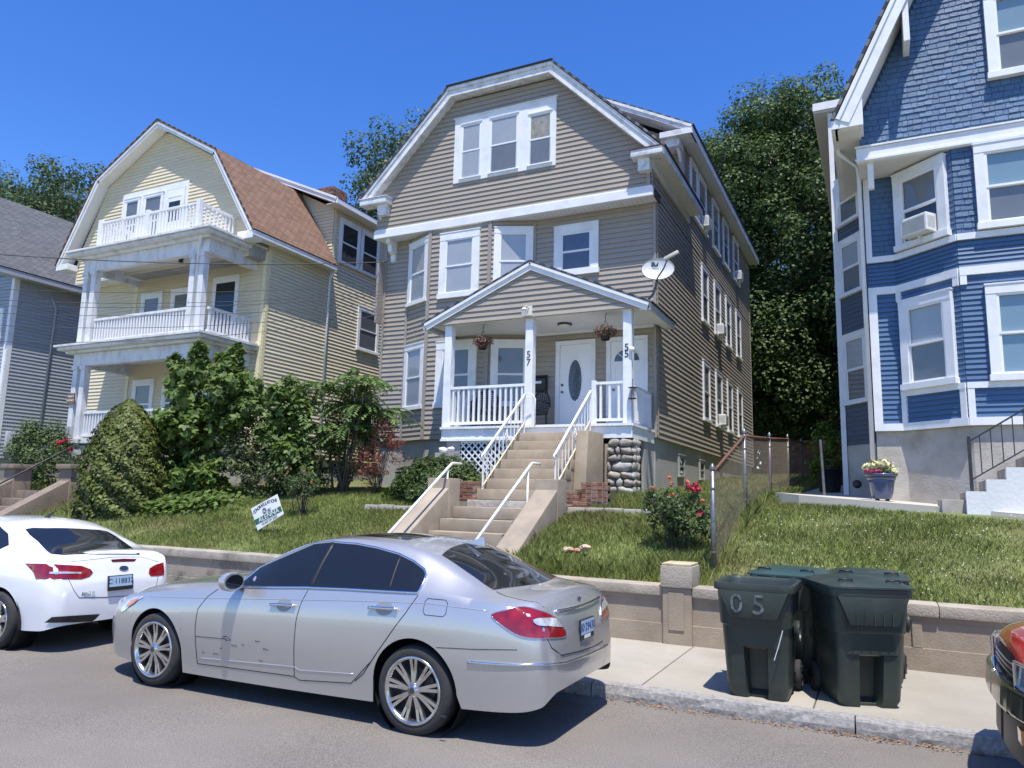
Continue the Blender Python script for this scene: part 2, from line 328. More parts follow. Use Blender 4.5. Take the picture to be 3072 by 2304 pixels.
while x < 9:
    L = random.uniform(1.7, 2.3); mb = MB(); n = max(4, int(L/.12)); rows = []
    for k in range(n+1):
        xx = x+.006+(L-.012)*k/n; r = lambda a: random.uniform(-a, a)*.5
        rows.append([(xx, 6.985+r(.012), -.05), (xx, 6.98+r(.014), .05+r(.01)), (xx, 6.99+r(.012), .105+r(.006)), (xx, 7.0+r(.004), .127), (xx, 7.125, .13), (xx, 7.125, -.05)])
    vv = [p for rr in rows for p in rr]; ff = [(k*6+j, (k+1)*6+j, (k+1)*6+(j+1) % 6, k*6+(j+1) % 6) for k in range(n) for j in range(6)]
    mb.add(vv, ff+[(0, 1, 2, 3, 4, 5), tuple(n*6+j for j in range(5, -1, -1))]); mb.build('kerb_stone', GRAN, kerb); x += L
mb = MB().box(-400, -16.3, 6.99, 7.125, -.05, .13); mb.build('kerb_run', GRAN, kerb); MB().box(x, 400, 6.99, 7.125, -.05, .13).build('kerb_run', GRAN, kerb)
SWALK = mat('pavement_concrete', (0.35, 0.325, 0.275), 0.9, 0.10, 1.3, bump=0.2, bscale=90, rnd=.07, stain=(0.27, 0.24, 0.195), stain_amt=0.5, stain_scale=1.1)
sw = thing('sidewalk', (0, 8.2, 0), None, None); sw['kind'] = 'structure'
for k in range(-9, 5):
    x0 = -.6+1.5*k; o = MB().box(x0+.006, x0+1.494, 7.128, 9.36, -.02, .128+random.uniform(-.003, .003)).build('paving_slab', SWALK, sw); bevel(o, .006, 1)
MB().box(-400, -14.1, 7.128, 9.36, -.02, .126).build('paving_run', SWALK, sw); MB().box(6.9, 400, 7.128, 9.36, -.02, .126).build('paving_run', SWALK, sw)
MB().box(-30, 30, 7.126, 9.36, -.06, .115).build('joint_bed', mat('joint_dirt', (0.10, 0.09, 0.07), .95, .3, 9), sw)
# leaves and dirt along the gutter
pts = []
for _ in range(620):
    cxy = random.choice([(-1.0, .9), (-.35, .35), (.25, .5), (-1.8, .7), (.0, 1.2), (-3.0, 1.0)]); x = random.gauss(cxy[0], cxy[1]*.45); y = 6.97-abs(random.gauss(0, .055)); s = random.uniform(.006, .022); a = random.uniform(0, 6.28)
    c, d = math.cos(a)*s, math.sin(a)*s; z = .008+random.uniform(0, .012)
    pts += [(x-c, y-d, z), (x+d*.35, y-c*.35, z+random.uniform(0, .008)), (x+c, y+d, z), (x-d*.35, y+c*.35, z)]
o = bpy.data.objects.new('gutter_leaves', fastmesh('gutter_leaves', pts, 4, mat('dry_leaf', (0.26, 0.145, 0.07), .9, .2, 20, island=.5))); link(o); tag(o, 'dry brown leaf litter lying along the granite kerb', 'leaves', kind='stuff')
# ------------------------------------------------------------------ retaining walls along the sidewalk
WALLM = mat('wall_concrete', (0.32, 0.265, 0.20), 0.95, 0.14, 2.4, bump=0.22, bscale=45, stain=(0.20, 0.165, 0.125), stain_amt=0.6, stain_scale=1.5)
CAPM = mat('wall_cap', (0.37, 0.325, 0.26), 0.95, 0.14, 3, bump=0.45, bscale=45, rnd=.05, stain=(0.25, 0.22, 0.17), stain_amt=0.7, stain_scale=2.4)
OLDW = mat('mossy_concrete', (0.27, 0.245, 0.205), 0.95, 0.2, 2.2, bump=0.5, bscale=40, stain=(0.06, 0.06, 0.045), stain_amt=0.8, stain_scale=2.6)
def rwall(x0, x1, label, m=WALLM, panels=True, capm=CAPM, stiles=()):
    t = thing('retaining_wall', ((x0+x1)/2, 9.5, .1), label, 'wall')
    w_ = MB().box(x0, x1, 9.35, 9.66, -.1, .69).build('wall_core', m, t)
    MB().box(x0, x1, 9.318, 9.35, -.1, .36).build('base_course', m, t)
    o = MB().box(x0, x1, 9.335, 9.35, .64, .69).build('top_band', m, t)
    for s in stiles: bevel(MB().box(s, s+.1, 9.326, 9.35, .36, .64).build('panel_stile', m, t), .008, 1)
    x = x0; k = 0
    while x < x1-.05:
        L = min(random.uniform(1.1, 1.6), x1-x); L = x1-x if x1-x-L < .4 else L
        bevel(MB().box(x+.002, x+L-.002, 9.298+random.uniform(-.004, .004), 9.67, .69, .815+random.uniform(-.006, .006)).build('cap_stone', capm, t), .018, 2); x += L
    return t
rwall(-2.11, 14, 'long brown panelled concrete retaining wall behind the wheeled bins', stiles=(-.9, .23, 2.6, 5.2))
rwall(-4.93, -2.47, 'short brown panelled retaining wall below the rose bush lawn', stiles=(-3.9,))
rwall(-17.7, -7.52, 'mossy stained retaining wall behind the white and silver cars', m=OLDW, capm=mat('old_cap', (.36, .33, .28), .95, .18, 3, bump=.45, bscale=40, stain=(.16, .14, .11), stain_amt=.8, stain_scale=2.6))
t = thing('wall_pier', (-2.29, 9.5, .13), 'square concrete pier with pale lichened cap in the retaining wall', 'pier')
bevel(MB().box(-2.468, -2.112, 9.285, 9.68, -.1, .80).build('shaft', WALLM, t), .01, 1); MB().box(-2.39, -2.2, 9.272, 9.285, .3, .74).build('face_panel', WALLM, t)
bevel(MB().box(-2.485, -2.095, 9.255, 9.70, .80, 1.06).build('head_block', CAPM, t), .015, 2); bevel(MB().box(-2.47, -2.11, 9.27, 9.69, 1.06, 1.09).build('top_slab', mat('lichen', (.48, .42, .27), .95, .2, 8, bump=.5), t), .012, 2)
# ------------------------------------------------------------------ patio slab beside the blue house
PATM = mat('patio_concrete', (0.50, 0.465, 0.40), .85, .06, 1.5, bump=.1, bscale=70)
pc = [(-1.75, 14.6), (-1.3, 14.1), (-.3, 13.75), (.75, 13.45), (1.3, 13.2), (2.2, 12.9), (2.2, 15.2), (0, 15.2), (0, 26), (-1.5, 26), (-1.62, 16.5)]
zp = lambda x, y: (1.93+(y-14)*.035-(x*.06 if y < 15.3 else 0)) if y < 16 else 1.99+(y-16)*.05
tp = [Vector((x, y, zp(x, y))) for x, y in pc]; mb = MB(); n = len(tp)
tri = geometry.tessellate_polygon([[Vector((p.x, p.y, 0)) for p in tp]])
mb.add(tp+[p-Vector((0, 0, .35)) for p in tp], [tuple(q) for q in tri]+[(i, (i+1) % n, n+(i+1) % n, n+i) for i in range(n)])
o = mb.build('patio', PATM); bm = bmesh.new(); bm.from_mesh(o.data); bmesh.ops.recalc_face_normals(bm, faces=bm.faces); bm.to_mesh(o.data); bm.free(); tag(o, kind='structure')
# ================================================================== taupe house
YW, YG, XL, XR, YB = 16.45, 16.03, -12.2, -4.47, 30.6
TAUPE = mat('taupe_vinyl', (0.345, 0.302, 0.25), 0.5, 0.04, 2, rnd=.035, stain=(.30, .27, .225), stain_amt=.35, stain_scale=1.3)
TAUPE_T = mat('taupe_trim', (0.31, 0.275, 0.24), 0.5, 0.05, 2)
GREYROOF = shingle_mat('grey_shingle', (.15, .15, .16), (.22, .22, .225))
FOUND = mat('painted_foundation', (.36, .355, .345), .9, .12, 2, bump=.3, bscale=30, stain=(.22, .21, .19), stain_amt=.7, stain_scale=1.0)
PORCHW = mat('porch_white', (.80, .82, .85), .5, .05, 3, stain=(.50, .52, .55), stain_amt=.35, stain_scale=4)
CEIL = mat('porch_ceiling', (.72, .71, .68), .6, .03)
H1 = thing('taupe_house', (-8.3, 23, 2.0), 'three-storey taupe vinyl-sided house with clipped gable and a front porch', 'house')
h = .127
def xy_prism(pts, z0, z1): return MB().prism([(x, y, z0) for x, y in pts], (0, 0, z1-z0))
BAY = [(-11.37, YW), (-10.45, YG), (-8.65, YG), (-7.57, YW)]
fp = [(XL, YW)]+BAY+[(XR, YW), (XR, YB), (XL, YB)]
i_ = .006
core = [(XL+i_, YW+i_), (-11.36, YW+i_), (-10.445, YG+i_), (-8.655, YG+i_), (-7.58, YW+i_), (XR-i_, YW+i_), (XR-i_, YB), (XL+i_, YB)]
xy_prism([(x+(.05 if x < -8 else -.05), y+.05) for x, y in core], 1.2, 3.26).build('foundation', FOUND, H1)
CORE = mat('sheathing', (.25, .22, .19), .8, .05)
wl = xy_prism(core, 3.24, 8.9).build('wall', CORE, H1)
# upper storey core with the clipped gable, and the side dormer
gp = [(-12.24+i_, 8.86), (-4.48-i_, 8.86), (-4.48-i_, 9.6), (-7.0, 12.30), (-9.85, 12.30), (-12.24+i_, 9.75)]
gw = MB().prism([(x, YG+i_, z) for x, z in gp], (0, YB-YG-i_, 0)).build('gable_wall', CORE, H1)
MB().prism([(XR-i_, 19.32, 8.9), (XR-i_, 19.32, 11.6), (-7.6, 19.32, 13.38), (-9, 19.32, 12.2), (-9, 19.32, 8.9)], (0, YB-19.32, 0)).build('dormer_wall', CORE, H1)
W_rec = Wall((-7.57, YW), (XR, YW)); W_ls = Wall((XL, YW), (-11.37, YW)); W_la = Wall((-11.37, YW), (-10.45, YG)); W_f = Wall((-10.45, YG), (-8.65, YG)); W_ra = Wall((-8.65, YG), (-7.57, YW))
zb = 3.26
for W_ in (W_rec, W_ls, W_la, W_f, W_ra): siding(wl, W_, zb, 8.85, h, TAUPE)
W_g = Wall((-12.24, YG), (-4.48, YG))
siding(gw, W_g, 9.05, 12.36, h, TAUPE, left=lambda z: max(0, -12.6+(z-9.71)+12.24), right=lambda z: min(W_g.L, -4.17-(z-9.61)+12.24))
W_s = Wall((XR, YW), (XR, YB)); siding(wl, W_s, zb, 9.01, h, TAUPE)
W_s2 = Wall((XR, YG), (XR, 19.3)); siding(gw, W_s2, 9.01, 9.70, h, TAUPE)
W_s3 = Wall((XR, 19.3), (XR, YB)); siding(gw, W_s3, 9.01, 11.6, h, TAUPE)
W_d = Wall((-9, 19.3), (XR, 19.3))
siding(gw, W_d, 10.2, 13.1, h, TAUPE, left=lambda z: -4.1-(z-9.9)+9, right=lambda z: min(W_d.L, -4.2-(z-11.55)/.53+9))
# corner boards
for W_, t in ((W_rec, W_rec.L), (W_ls, 0), (W_ra, W_ra.L), (W_ls, W_ls.L)): trim_box(H1, W_, t-.06 if t else 0, t+.012 if t else .07, zb, 8.84, .042, TAUPE_T, 'corner_board')
for x in (-10.45, -8.65): MB().box(x-.05, x+.05, YG-.042, YG+.03, zb, 8.84).build('corner_board', TAUPE_T, H1)
trim_box(H1, W_s, 0, .08, zb, 8.85, .038, TAUPE_T, 'corner_board'); trim_box(H1, W_s2, 0, .09, 8.9, 9.65, .038, TAUPE_T, 'corner_board'); trim_box(H1, W_s3, 0, .09, 9.9, 11.55, .038, TAUPE_T, 'corner_board'); trim_box(H1, W_d, W_d.L-.1, W_d.L+.03, 10.1, 11.55, .038, TAUPE_T, 'corner_board')
trim_box(H1, W_g, W_g.L-.09, W_g.L+.012, 9.05, 9.62, .042, TAUPE_T, 'corner_board'); trim_box(H1, W_s, W_s.L-.08, W_s.L, zb, 11.5, .038, TAUPE_T, 'corner_board')
# white band at the foot of the gable with its soffit
o = MB().box(-12.29, -4.40, YG-.07, YG+.05, 8.82, 9.05).build('gable_band', WHITE, H1); bevel(o, .01, 1)
MB().box(-12.25, -4.43, YG-.055, YG-.02, 9.03, 9.075).build('drip_edge', WHITE, H1)
sf = MB().box(-12.24, -4.42, YG+.03, YW+.01, 8.838, 8.856).build('soffit', WHITE, H1)
for k in range(26): MB().box(-7.5+k*.12, -7.495+k*.12, YG+.05, YW-.01, 8.832, 8.838).build('soffit_joint', BLIND, sf)
MB().box(-4.42, -4.38, YG+.04, YW+.12, 8.83, 9.03).build('band_end', mat('rotten_wood', (.06, .045, .035), .9, .3, 8), H1)
for bx in (-11.95,):   # scrolled bracket at the left end of the overhang
    MB().prism([(bx, YW, 8.84), (bx, YG+.02, 8.84), (bx, YG+.04, 8.72), (bx, YG+.14, 8.66), (bx, YG+.16, 8.5), (bx, YW-.12, 8.42), (bx, YW-.1, 8.25), (bx, YW, 8.22)], (.13, 0, 0)).build('bracket', WHITE, H1)
# rakes
YR = 15.75
def rake(a, b, drop, parent=H1, y0=YR, y1=YG+.02, m=WHITE_OLD, name='rake_board', low=None):
    a, b = Vector((a[0], 0, a[1])), Vector((b[0], 0, b[1])); d = (b-a).normalized(); n = Vector((d.z, 0, -d.x)); n = n if n.z < 0 else -n
    P = lambda p, y: Vector((p.x, y, p.z))
    mb = MB(); mb.prism([P(a, y0), P(b, y0), P(b+n*drop, y0), P(a+n*drop, y0)], (0, .035, 0)); o = mb.build(name, m, parent)
    mb = MB(); mb.prism([P(a, y0-.03), P(b, y0-.03), P(b+n*.07, y0-.03), P(a+n*.07, y0-.03)], (0, .03, 0)); mb.build('rake_moulding', m, o)
    mb = MB(); q = drop-.03; mb.prism([P(a+n*q, y0+.036), P(b+n*q, y0+.036), P(b+n*(q+.02), y0+.036), P(a+n*(q+.02), y0+.036)], (0, y1-y0-.036, 0)); mb.build('rake_soffit', CEIL if m is WHITE else WHITE_OLD, o)
    return o
rake((-12.62, 9.94), (-9.9, 12.64), .23); rake((-6.9, 12.64), (-4.13, 9.87), .23)
MB().box(-9.98, -6.82, YR-.001, YR+.034, 12.40, 12.66).build('clip_eave_board', WHITE_OLD, H1); MB().box(-9.96, -6.84, YR-.04, YR-.002, 12.57, 12.665).build('clip_eave_moulding', WHITE_OLD, H1); MB().box(-9.9, -6.9, YR+.036, YG+.02, 12.40, 12.42).build('clip_eave_soffit', WHITE_OLD, H1)
# eave returns and their brackets
for (x0, x1, z, xi, bx) in ((-4.86, -4.10, 9.70, -4.72, -4.56), (-12.64, -11.75, 9.74, -12.1, -12.16)):
    o = MB().box(x0, x1, YR-.05, YG+.02, z, z+.17).build('eave_return', WHITE_OLD, H1); bevel(o, .02, 2)
    MB().box(x0-.02, x1+.02, YR-.07, YG+.02, z+.172, z+.19).build('return_cap', RUST if x0 > -6 else WHITE_OLD, o)
    MB().box(min(xi, xi+.28), max(xi, xi+.28), YR+.08, YG+.02, z-.3, z-.002).build('return_block', WHITE_OLD, o)
    MB().prism([(bx, YG, z-.002), (bx, YR+.1, z-.002), (bx, YR+.13, z-.1), (bx, YG-.06, z-.3), (bx, YG, z-.36)], (.07, 0, 0)).build('bracket', WHITE_OLD, o)
# roof
ROOF = bpy.data.objects.new('roof', newmesh('roof', [(-8.4, 17.6, 13.62), (-8.4, YB+.3, 13.62), (-8.36, YB+.3, 13.68), (-8.36, 17.6, 13.68)], [(0, 1, 2, 3)], GREYROOF)); link(ROOF, H1)
y0, y1, yd = YR-.06, YB+.3, 19.85
roof_sheet(ROOF, 'roof_slope', [(-12.68, y0, 9.90), (-12.68, y1, 9.90), (-9.9, y1, 12.65), (-9.9, y0, 12.65)], GREYROOF)
roof_sheet(ROOF, 'roof_slope', [(-9.9, y0, 12.65), (-9.9, y1, 12.65), (-8.4, y1, 13.66), (-8.4, 17.6, 13.66)], GREYROOF)
roof_sheet(ROOF, 'roof_slope', [(-4.06, y0, 9.84), (-4.06, yd, 9.84), (-6.9, yd, 12.65), (-6.9, y0, 12.65)], GREYROOF)
roof_sheet(ROOF, 'roof_slope', [(-6.9, y0, 12.65), (-6.9, y1, 12.65), (-8.4, y1, 13.66), (-8.4, 17.6, 13.66)], GREYROOF)
roof_sheet(ROOF, 'roof_clip', [(-9.95, y0, 12.66), (-6.85, y0, 12.66), (-8.4, 17.6, 13.67)], GREYROOF)
roof_sheet(ROOF, 'dormer_roof', [(-4.05, 18.66, 11.78), (-4.05, y1, 11.78), (-7.6, y1, 13.66), (-7.6, 18.66, 13.66)], GREYROOF)
# side eaves
MB().box(-4.12, -4.07, YR, yd, 9.68, 9.86).build('eave_board', WHITE_OLD, H1); MB().box(-4.45, -4.12, YG+.025, yd, 9.70, 9.72).build('eave_soffit', CEIL, H1); MB().box(XR-.01, XR+.05, YG, yd, 9.50, 9.70).build('frieze_board', WHITE, H1)
MB().box(-4.12, -4.07, 18.7, y1, 11.58, 11.79).build('eave_board', WHITE_OLD, H1); MB().box(-4.46, -4.12, 19.31, y1, 11.60, 11.62).build('eave_soffit', CEIL, H1)
rake((-4.07, 11.80), (-7.5, 13.62), .17, y0=18.68, y1=19.3); MB().box(-4.95, -4.08, 18.66, 19.3, 11.58, 11.74).build('eave_return', WHITE_OLD, H1)
MB().box(-4.85, -4.45, 18.8, 19.3, 11.35, 11.575).build('return_block', WHITE_OLD, H1); MB().prism([(-4.56, 19.3, 11.57), (-4.56, 18.85, 11.57), (-4.56, 18.95, 11.35), (-4.56, 19.2, 11.1), (-4.56, 19.3, 11.05)], (.07, 0, 0)).build('bracket', WHITE_OLD, H1)
# ------------------------------------------------------------------ windows
tg = lambda x: x+12.24
# triple window in the gable: one wide white casing, three double-hung lights
tri_w = MB(); W_g.box(tri_w, tg(-9.80), tg(-6.86), .0, .05, 10.02, 10.12); W_g.box(tri_w, tg(-9.80), tg(-6.86), .0, .05, 11.66, 11.83); W_g.box(tri_w, tg(-9.83), tg(-6.83), .0, .075, 11.83, 11.86)
for a, b in ((-9.80, -9.6), (-8.98, -8.74), (-7.90, -7.62), (-6.96, -6.86)): W_g.box(tri_w, tg(a), tg(b), .0, .05, 10.12, 11.66)
tw = tri_w.build('triple_window_frame', WHITE, H1)
BURL = mat('patterned_curtain', (.42, .36, .24), .8, .35, 7, stain=(.42, .45, .48), stain_amt=.9, stain_scale=5)
for a, b, z1, u_, l_ in ((-9.6, -8.98, 11.64, BLIND, BLIND), (-8.74, -7.90, 11.64, BLIND, BLIND_D), (-7.62, -6.96, 11.50, BURL, BLIND_D)):
    window(H1, W_g, tg(a)-.0, tg(b), 10.10, z1, cw=.03, head=.03, trim=VINYL, up=u_, low=l_, depth=.055)
MB().box(-7.62, -6.96, YG-.045, YG-.03, 11.5, 11.66).build('filler_panel', VINYL, tw)
window(H1, W_f, .33, 1.52, 6.90, 8.66, cw=.19, up=BLIND, low=BLIND)                       # second-floor bay
window(H1, W_la, .03, .98, 6.90, 8.66, cw=.13, up=BLIND, low=BLIND)
window(H1, W_ra, .10, 1.10, 6.90, 8.64, cw=.15, up=BLIND, low=BLIND)
window(H1, W_rec, .53, 1.70, 7.26, 8.55, cw=.2, up=mat('blue_curtain', (.09, .12, .17), .7, .1), low=mat('blue_curtain2', (.09, .11, .15), .7, .1))
window(H1, W_la, .03, .98, 4.05, 5.80, cw=.13, up=BLIND, low=BLIND)                        # ground floor bay
window(H1, W_f, .34, 1.53, 4.05, 5.75, cw=.20, up=BLIND_D, low=BLIND_D)
window(H1, W_ra, .10, 1.10, 4.05, 5.70, cw=.15, up=BLIND_D, low=BLIND_D)
ts = lambda y: y-YW
for (a, b) in ((21.30, 22.25), (23.15, 24.2), (25.1, 26.05), (27.1, 28.1)):
    window(H1, W_s, ts(a), ts(b), 7.05, 8.78, cw=.11, up=BLIND, low=BLIND_D); window(H1, W_s, ts(a), ts(b), 4.15, 5.90, cw=.11, up=BLIND, low=BLIND_D)
tu = lambda y: y-19.3
for (a, b) in ((20.0, 20.9), (21.0, 22.15), (23.1, 24.15), (24.9, 25.9), (26.85, 27.95)): window(H1, W_s3, tu(a), tu(b), 9.85, 11.50, cw=.11, up=BLIND_D, low=BLIND_D)
for (a, b) in ((18.5, 19.1), (20.9, 21.5)):
    window(H1, Wall((XR-.052, YW), (XR-.052, YB)), ts(a), ts(b), 2.45, 3.0, cw=.05, trim=FOUND, sash=FOUND, up=DARK, low=DARK, name='cellar_window')
# ------------------------------------------------------------------ doors
def door(W_, t0, t1, zt, glass, label):
    z0 = 3.43; mb = MB(); c = .11
    W_.box(mb, t0, t0+c, 0, .06, z0, zt); W_.box(mb, t1-c, t1, 0, .06, z0, zt); W_.box(mb, t0, t1, 0, .064, zt, zt+.1); o = mb.build('door', WHITE, H1)
    s0, s1 = t0+c+.004, t1-c-.004; mb = MB(); W_.box(mb, s0, s1, .031, .040, z0+.02, zt-.004); mb.build('door_slab', VINYL, o)
    cx_ = (s0+s1)/2; ww = s1-s0
    for (a, b, e, g) in ((.12, .46, .25, .75), (.54, .88, .25, .75)) if glass == 'oval' else ((.12, .46, .25, .75), (.54, .88, .25, .75), (.12, .46, .9, 1.5), (.54, .88, .9, 1.5)):
        mb = MB(); x0, x1, q0, q1 = s0+ww*a, s0+ww*b, z0+e, z0+g
        for (p0, p1, r0, r1) in ((x0, x1, q0, q0+.018), (x0, x1, q1-.018, q1), (x0, x0+.018, q0+.018, q1-.018), (x1-.018, x1, q0+.018, q1-.018)): W_.box(mb, p0, p1, .040, .048, r0, r1)
        mb.build('door_panel', VINYL, o)
    n = 32
    if glass == 'oval': zc, ra, rb = z0+1.22, .17, .50; arc = [(math.cos(2*math.pi*k/n), math.sin(2*math.pi*k/n)) for k in range(n)]
    else: zc, ra, rb = z0+1.62, .30, .27; arc = [(math.cos(math.pi*k/n), math.sin(math.pi*k/n)) for k in range(n+1)]
    P = lambda f, e: [W_.p(cx_+c_*ra*f, e, zc+s_*rb*f) for c_, s_ in arc]
    mb = MB(); mb.prism(P(1, .041), W_.n*.004); mb.build('door_glass', mat('leaded_glass', (.10, .13, .17), .12, .5, 18), o)
    ring = MB(); A, B = P(1.0, .041), P(1.14, .041); A2, B2 = P(1.0, .055), P(1.12, .055); k = len(A); rng = range(k) if glass == 'oval' else range(k-1)
    ring.add(A+B+A2+B2, [(2*k+i, 2*k+(i+1) % k, 3*k+(i+1) % k, 3*k+i) for i in rng]+[(k+i, k+(i+1) % k, 3*k+(i+1) % k, 3*k+i) for i in rng]+[(i, (i+1) % k, 2*k+(i+1) % k, 2*k+i) for i in rng]); ring.build('glass_rim', VINYL, o)
    lead = MB()
    if glass == 'oval':
        for f in (.35, .6, .82):
            q = [W_.p(cx_+c_*ra*f*(.75 if f < .5 else 1), .049, zc+s_*rb*f) for c_, s_ in arc]; lead.tube(q+[q[0]], .004, 4)
        for k in (4, 8, 12, 20, 24, 28): lead.tube([W_.p(cx_, .049, zc), W_.p(cx_+arc[k][0]*ra, .049, zc+arc[k][1]*rb)], .004, 4)
    else:
        for k in (8, 16, 24): lead.tube([W_.p(cx_, .05, zc), W_.p(cx_+arc[k][0]*ra, .05, zc+arc[k][1]*rb)], .012, 4)
        lead.tube([W_.p(cx_+a*.32*ra, .05, zc+b*.32*rb) for a, b in arc], .012, 4)
    lead.build('glass_lead', STEEL if glass == 'oval' else VINYL, o)
    kn = MB()
    for dz in (.95, 1.12): kn.lathe([(.001, -.05), (.028, -.045), (.03, -.03), (.012, -.015), (.03, 0)], W_.p(s0+.07, .041, z0+dz), 'y', 12)
    kn.build('door_handle', STEEL, o, True); return o
tr = lambda x: x+7.57
door(W_rec, tr(-6.95), tr(-5.93), 5.53, 'oval', ''); door(W_rec, tr(-5.66), tr(-4.66), 5.53, 'fan', '')
# ------------------------------------------------------------------ porch
PF = 14.78
deck = MB().box(-9.14, -4.50, PF-.03, YW, 3.365, 3.42).build('porch_floor', PORCHW, H1)
k = -9.14
while k < -4.55: MB().box(k, k+.10+random.uniform(-.004, .002), PF-.05-random.uniform(0, .012), PF+.1, 3.372, 3.424).build('floor_plank', PORCHW, deck); k += .105
MB().box(-9.12, -4.53, PF, PF+.04, 3.12, 3.36).build('porch_fascia', PORCHW, H1); MB().box(-4.57, -4.53, PF+.04, YW, 3.12, 3.36).build('porch_fascia', PORCHW, H1); MB().box(-9.14, -7.1, PF-.02, PF, 3.10, 3.15).build('fascia_strip', PORCHW, H1)
MB().box(-9.5, -4.3, PF+.05, YW, 5.86, 5.885).build('porch_ceiling', CEIL, H1); MB().box(-9.2, -4.5, YW-.09, YW-.02, 5.80, 5.858).build('ceiling_trim', WHITE, H1)
Wp = Wall((-9.52, PF+.0), (-4.28, PF+.0)); pgw = MB().prism([(-9.5, PF+.008, 5.88), (-4.3, PF+.008, 5.88), (-6.9, PF+.008, 7.02)], (0, .1, 0)).build('porch_gable', CORE, H1)
siding(pgw, Wp, 5.87, 6.98, .127, TAUPE, left=lambda z: max(0, (z-5.87)*2.25), right=lambda z: Wp.L-max(0, (z-5.87)*2.25))
PR = PF-.06
rake((-9.68, 5.93), (-6.9, 7.14), .17, y0=PR, y1=PF+.02, m=WHITE); rake((-6.9, 7.14), (-4.14, 5.93), .17, y0=PR, y1=PF+.02, m=WHITE)
roof_sheet(ROOF, 'porch_roof', [(-9.74, PR-.04, 5.92), (-9.74, YW, 5.92), (-6.9, YW, 7.155), (-6.9, PR-.04, 7.155)], GREYROOF, th=.03)
roof_sheet(ROOF, 'porch_roof', [(-4.08, PR-.04, 5.92), (-4.08, YW+.3, 5.92), (-6.9, YW+.0, 7.155), (-6.9, PR-.04, 7.155)], GREYROOF, th=.03)
MB().box(-4.15, -4.11, PR, YW+.3, 5.78, 5.925).build('porch_eave', mat('eave_grey', (.45, .47, .49), .6, .08), H1); MB().box(-4.36, -4.15, PR+.035, YW+.3, 5.80, 5.82).build('porch_eave_soffit', CEIL, H1)
MB().box(-9.70, -9.66, PR, YW, 5.78, 5.925).build('porch_eave', WHITE, H1)
MB().prism([(-6.98, PR-.002, 7.0), (-6.9, PR-.002, 6.95), (-6.82, PR-.002, 7.0), (-6.82, PR-.002, 7.105), (-6.9, PR-.002, 7.14), (-6.98, PR-.002, 7.105)], (0, .1, 0)).build('apex_block', WHITE, H1)
posts = []
for x, w_, y in ((-9.07, .19, PF+.06), (-6.95, .19, PF+.06), (-4.66, .19, PF+.06)):
    p = MB().box(x-w_/2, x+w_/2, y, y+w_, 3.42, 5.86).build('porch_post', PORCHW, H1); bevel(p, .008, 1); posts.append(p)
BLKN = mat('black_number', (.02, .02, .022), .35, .05)
for p, x, dg, zz in ((posts[1], -6.95, '57', (5.02, 4.84)), (posts[2], -4.67, '55', (5.03, 4.89))):
    for c_, z_ in zip(dg, zz): text_part('house_number', c_, .22, frame_M((x, PF+.056, z_), (1, 0, 0), (0, 0, 1)), BLKN, p, .004)
railing(H1, (-8.97, PF+.13), (-7.05, PF+.13), 3.49, 4.38, PORCHW, n=14, bw=.045, rail=.06)
railing(H1, (-5.36, PF+.13), (-4.76, PF+.13), 3.49, 4.33, PORCHW, n=3, bw=.045, rail=.055)
bevel(MB().box(-5.46, -5.36, PF+.08, PF+.18, 3.42, 4.36).build('newel_post', PORCHW, H1), .006, 1)
railing(H1, (-4.60, PF+.28), (-4.60, YW-.02), 3.47, 4.26, PORCHW, n=15, bw=.04, rail=.05)
railing(H1, (-9.07, PF+.28), (-9.07, YG), 3.47, 4.36, PORCHW, n=7, bw=.04, rail=.05)
# lattice below the deck
def lattice(x0, x1, z0, z1, y, gap=.12):
    o = MB().box(x0, x1, y-.012, y+.012, z1-.04, z1).build('lattice', PORCHW, H1); s = .034
    for sg in (1, -1):
        c0 = x0-(z1-z0)
        while c0 < x1+(z1-z0):
            a0, a1 = (c0, c0+(z1-z0)) if sg > 0 else (c0+(z1-z0), c0)
            # clip to x0..x1
            def clip(xa, za, xb, zb_):
                t0, t1 = 0, 1; d = xb-xa
                lo, hi = sorted(((x0-xa)/d, (x1-xa)/d)); t0, t1 = max(t0, lo), min(t1, hi)
                return (xa+d*t0, za+(zb_-za)*t0, xa+d*t1, za+(zb_-za)*t1) if t1-t0 > .05 else None
            r = clip(a0, z0, a1, z1)
            if r: mb = MB(); mb.bar((r[0], y+sg*.005, r[1]), (r[2], y+sg*.005, r[3]), s, .009, up=(0, 1, 0)); mb.v = [(a, b, c) for a, b, c in mb.v]; mb.build('lattice_slat', PORCHW, o)
            c0 += gap
    return o
lattice(-8.62, -7.1, 2.1, 3.1, PF+.06, .16)
MB().box(-9.0, -8.64, PF+.05, PF+.1, 1.9, 3.11).build('porch_skirt', FOUND, H1); MB().box(-9.0, -4.6, PF+.5, PF+.54, 1.8, 3.1).build('underporch_dark', DARK, H1)  # near-black sheet behind the lattice paints the shade under the deck
MB().prism([(-4.53, PF+.1, 3.11), (-4.53, PF+.42, 3.11), (-4.53, PF+.2, 2.0), (-4.53, PF+.12, 2.0)], (.015, 0, 0)).build('lattice_scrap', PORCHW, H1)
MB().box(-4.62, -4.56, PF+.95, YW+.1, 1.8, 3.12).build('porch_skirt', FOUND, H1)
